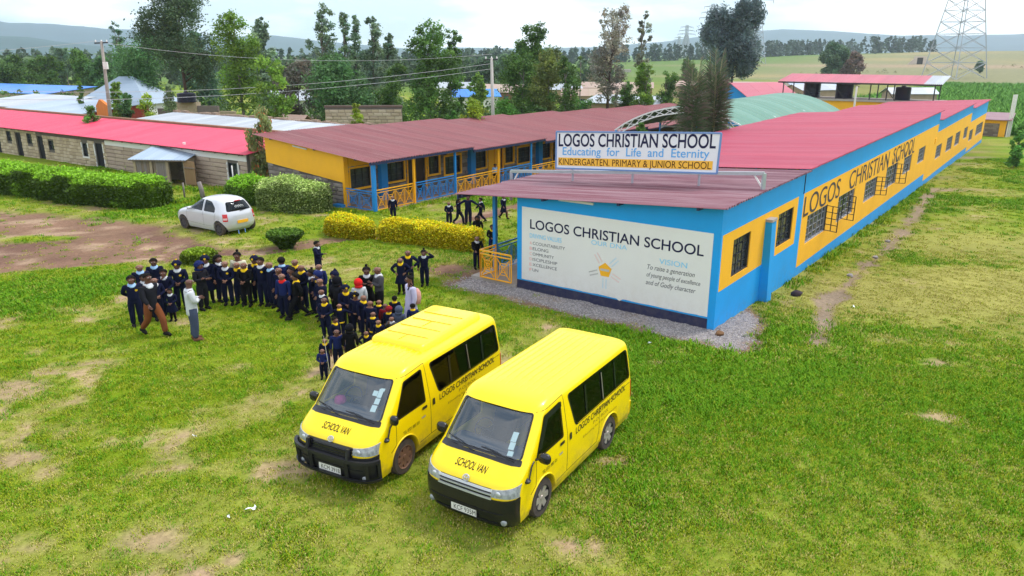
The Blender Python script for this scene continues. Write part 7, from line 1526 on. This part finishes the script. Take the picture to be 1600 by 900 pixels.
def scatter(name, label, P, S, Rz, K, protos, parent_cat, seed):
    """one object whose points carry instances: K picks the prototype"""
    me = bpy.data.meshes.new(name); n = len(P); me.vertices.add(n); me.vertices.foreach_set('co', np.asarray(P, np.float32).ravel())
    for nm, arr, ty in (('size', S, 'FLOAT'), ('turn', Rz, 'FLOAT'), ('pick', K, 'INT')): a = me.attributes.new(nm, ty, 'POINT'); a.data.foreach_set('value', np.asarray(arr, np.float32 if ty == 'FLOAT' else np.int32))
    o = link(name, me); tag(o, label, parent_cat, kind='stuff')
    ng = bpy.data.node_groups.new(name, 'GeometryNodeTree'); ng.interface.new_socket('Geometry', in_out='INPUT', socket_type='NodeSocketGeometry'); ng.interface.new_socket('Geometry', in_out='OUTPUT', socket_type='NodeSocketGeometry')
    nd, lk = ng.nodes, ng.links; gi = N(nd, 'NodeGroupInput'); go = N(nd, 'NodeGroupOutput'); iop = N(nd, 'GeometryNodeInstanceOnPoints'); g2 = N(nd, 'GeometryNodeGeometryToInstance')
    for p in reversed(protos):
        oi = N(nd, 'GeometryNodeObjectInfo'); oi.inputs['Object'].default_value = p; oi.inputs['As Instance'].default_value = True; lk.new(oi.outputs['Geometry'], g2.inputs[0])
    mk = {}
    for nm, dt in (('size', 'FLOAT'), ('turn', 'FLOAT'), ('pick', 'INT')): a = N(nd, 'GeometryNodeInputNamedAttribute', data_type=dt); a.inputs['Name'].default_value = nm; mk[nm] = a.outputs['Attribute']
    cx_ = N(nd, 'ShaderNodeCombineXYZ'); lk.new(mk['turn'], cx_.inputs['Z']); iop.inputs['Pick Instance'].default_value = True
    m2p = N(nd, 'GeometryNodeMeshToPoints'); lk.new(gi.outputs[0], m2p.inputs['Mesh']); lk.new(m2p.outputs[0], iop.inputs['Points'])
    lk.new(g2.outputs[0], iop.inputs['Instance']); lk.new(mk['pick'], iop.inputs['Instance Index']); lk.new(cx_.outputs[0], iop.inputs['Rotation']); lk.new(mk['size'], iop.inputs['Scale']); lk.new(iop.outputs[0], go.inputs[0])
    md = o.modifiers.new('scatter', 'NODES'); md.node_group = ng; return o
def gz_arr(x, y):
    i = np.clip(np.searchsorted(gx, x) - 1, 0, gn - 2); j = np.clip(np.searchsorted(gy, y) - 1, 0, gr - 2); fx = (x - gx[i]) / (gx[i + 1] - gx[i]); fy = (y - gy[j]) / (gy[j + 1] - gy[j])
    return (_gz[j, i] * (1 - fx) + _gz[j, i + 1] * fx) * (1 - fy) + (_gz[j + 1, i] * (1 - fx) + _gz[j + 1, i + 1] * fx) * fy
def lawn(n, x0, x1, y0, y1, seed, smin, smax, keepf=1.):
    rs = np.random.RandomState(seed); x = rs.uniform(x0, x1, n); y = rs.uniform(y0, y1, n); k = np.abs(x) < y * .74 + 2.5; x, y = x[k], y[k]; M_ = ground_masks(x, y)
    p = (1 - .93 * np.clip(M_['dirt'] * 1.2, 0, 1)) * (1 - M_['gravel']) * (1 - .9 * M_['bare']) * (1 - .55 * M_['dry']) * (.55 + .45 * M_['lush']); s, w = M_['s'], M_['w']
    p = p * np.where((s > -.1) & (w < .1) & (w > -8.7), 0, 1); p = p * np.where((s > 5.9) & (w < -19.5) & (w > -28.2), 0, 1)
    k = rs.rand(len(x)) < p * keepf; x, y = x[k], y[k]; M_ = {a: b[k] for a, b in M_.items()}
    K = np.where(rs.rand(len(x)) < M_['dry'] * .9 + .12 + .3 * M_['bare'], 2, np.where(rs.rand(len(x)) < .35 + .55 * M_['lush'], 0, 1)); S = rs.uniform(smin, smax, len(x)) * (1 + .45 * M_['lush']) * (.7 + .6 * M_['n3'])
    return np.stack([x, y, gz_arr(x, y) - .006], 1), S, rs.uniform(0, 6.283, len(x)), K
A = [lawn(80000, -13, 13, 6.2, 17, 1, .55, 1.15), lawn(70000, -24, 24, 17, 30, 2, .7, 1.35), lawn(50000, -32, 40, 30, 62, 3, .9, 1.9)]
scatter('grass', 'short green and straw coloured grass blades over the lawn', *[np.concatenate([a[i] for a in A]) for i in range(4)], tufts, 'grass', 1)
# rank weeds along walls and posts
rs = np.random.RandomState(9); W_ = []
for (x0, y0, x1, y1, n, sp) in [(*LW(.35, 6)[:2], *LW(.35, 36)[:2], 120, .12), (-17.6, 38.2, -13.9, 39.6, 260, .5), (-20, 42.5, -15, 41.2, 160, .4), (*LW(-19.2, 6)[:2], *LW(-19.3, 14)[:2], 60, .1), (*LW(8, 30)[:2], *LW(9, 34)[:2], 40, .8)]:
    t_ = rs.rand(n); W_.append(np.stack([x0 + (x1 - x0) * t_ + rs.normal(size=n) * sp, y0 + (y1 - y0) * t_ + rs.normal(size=n) * sp], 1))
W_ = np.concatenate(W_); scatter('weeds', 'taller rank weeds along the walls and the old fence posts', np.stack([W_[:, 0], W_[:, 1], gz_arr(W_[:, 0], W_[:, 1])], 1), rs.uniform(1.4, 3.6, len(W_)), rs.uniform(0, 6.28, len(W_)), rs.randint(0, 2, len(W_)), tufts, 'weeds', 2)
pb_ = []
for k in range(3):
    b = MB(); q = random.Random(k); V = [(.016 * math.sin(math.pi * (i + .5) / 4) * math.cos(2.1 * j / 2) * q.uniform(.7, 1.3), .016 * math.sin(math.pi * (i + .5) / 4) * math.sin(2.1 * j / 2) * q.uniform(.7, 1.3), .011 * math.cos(math.pi * (i + .5) / 4)) for i in range(4) for j in range(6)]
    b.add(V, [(i * 6 + j, (i + 1) * 6 + j, (i + 1) * 6 + (j + 1) % 6, i * 6 + (j + 1) % 6) for i in range(3) for j in range(6)] + [(0, 1, 2, 3, 4, 5)]); pb_.append(bpy.data.objects.new('pebble', b.mesh('pebble', mat('pebble_%d' % k, [(.34, .32, .33), (.22, .20, .21), (.42, .38, .36)][k], .9))))
w = rs.uniform(-9.2, 2.2, 26000); s = rs.uniform(-2.2, 3.2, 26000); X_ = CX + w * WX + s * UX; Y_ = CY + w * WY + s * UY; gmk = ground_masks(X_, Y_); k = (rs.rand(26000) < np.clip(gmk['gravel'] + .25 * gmk['dirt'], 0, 1)) & ~((s > -.02) & (w < .02)); X_, Y_ = X_[k], Y_[k]
scatter('gravel', 'loose grey gravel strewn round the foot of the white gable', np.stack([X_, Y_, gz_arr(X_, Y_) + .003], 1), rs.uniform(.5, 1.7, len(X_)), rs.uniform(0, 6.28, len(X_)), rs.randint(0, 3, len(X_)), pb_, 'gravel', 4)
# ---------------------------------------------------------------- maize field
mz = [tuft('maize_plants', [GR('maize_a', (.07, .22, .012)), GR('maize_b', (.11, .27, .02))], 7 + k, 34, .5, 1.15, .9, .07) for k in range(2)]
n = 26000; s = rs.uniform(79, 262, n); w = rs.uniform(-34, 150, n); k = (rs.rand(n) < 1.25 - s / 330) & (w > -30 + rs.rand(n) * 3) & ((w > 1.5) | (s > 84)); s, w = s[k], w[k]; X_ = CX + w * WX + s * UX; Y_ = CY + w * WY + s * UY; k = (X_ < Y_ * .76 + 6) & ~((np.abs(X_ - 52.2) < 3.4) & (np.abs(Y_ - 84) < 3.6)) & ~((s < 79) & (w < 0)); X_, Y_ = X_[k], Y_[k]
scatter('maize', 'dense bright green maize crop filling the field at right', np.stack([X_, Y_, gz_arr(X_, Y_) - .05], 1), rs.uniform(.8, 1.5, len(X_)), rs.uniform(0, 6.28, len(X_)), rs.randint(0, 2, len(X_)), mz, 'maize', 3)
# ---------------------------------------------------------------- haze
hz_ = MB(); hz_.box(-4450, 4450, -70, 4450, -8, 150); hm = bpy.data.materials.new('hazy_air'); hm.use_nodes = True; nd, lk = hm.node_tree.nodes, hm.node_tree.links; nd.clear()
o_ = N(nd, 'ShaderNodeOutputMaterial'); pv = N(nd, 'ShaderNodeVolumePrincipled'); pv.inputs['Color'].default_value = (.74, .88, 1.0, 1); pv.inputs['Density'].default_value = 2.1e-4; pv.inputs['Anisotropy'].default_value = .45; lk.new(pv.outputs[0], o_.inputs['Volume'])
haze = hz_.build('haze', hm); tag(haze, 'pale bluish haze in the distant air', 'haze', kind='stuff')
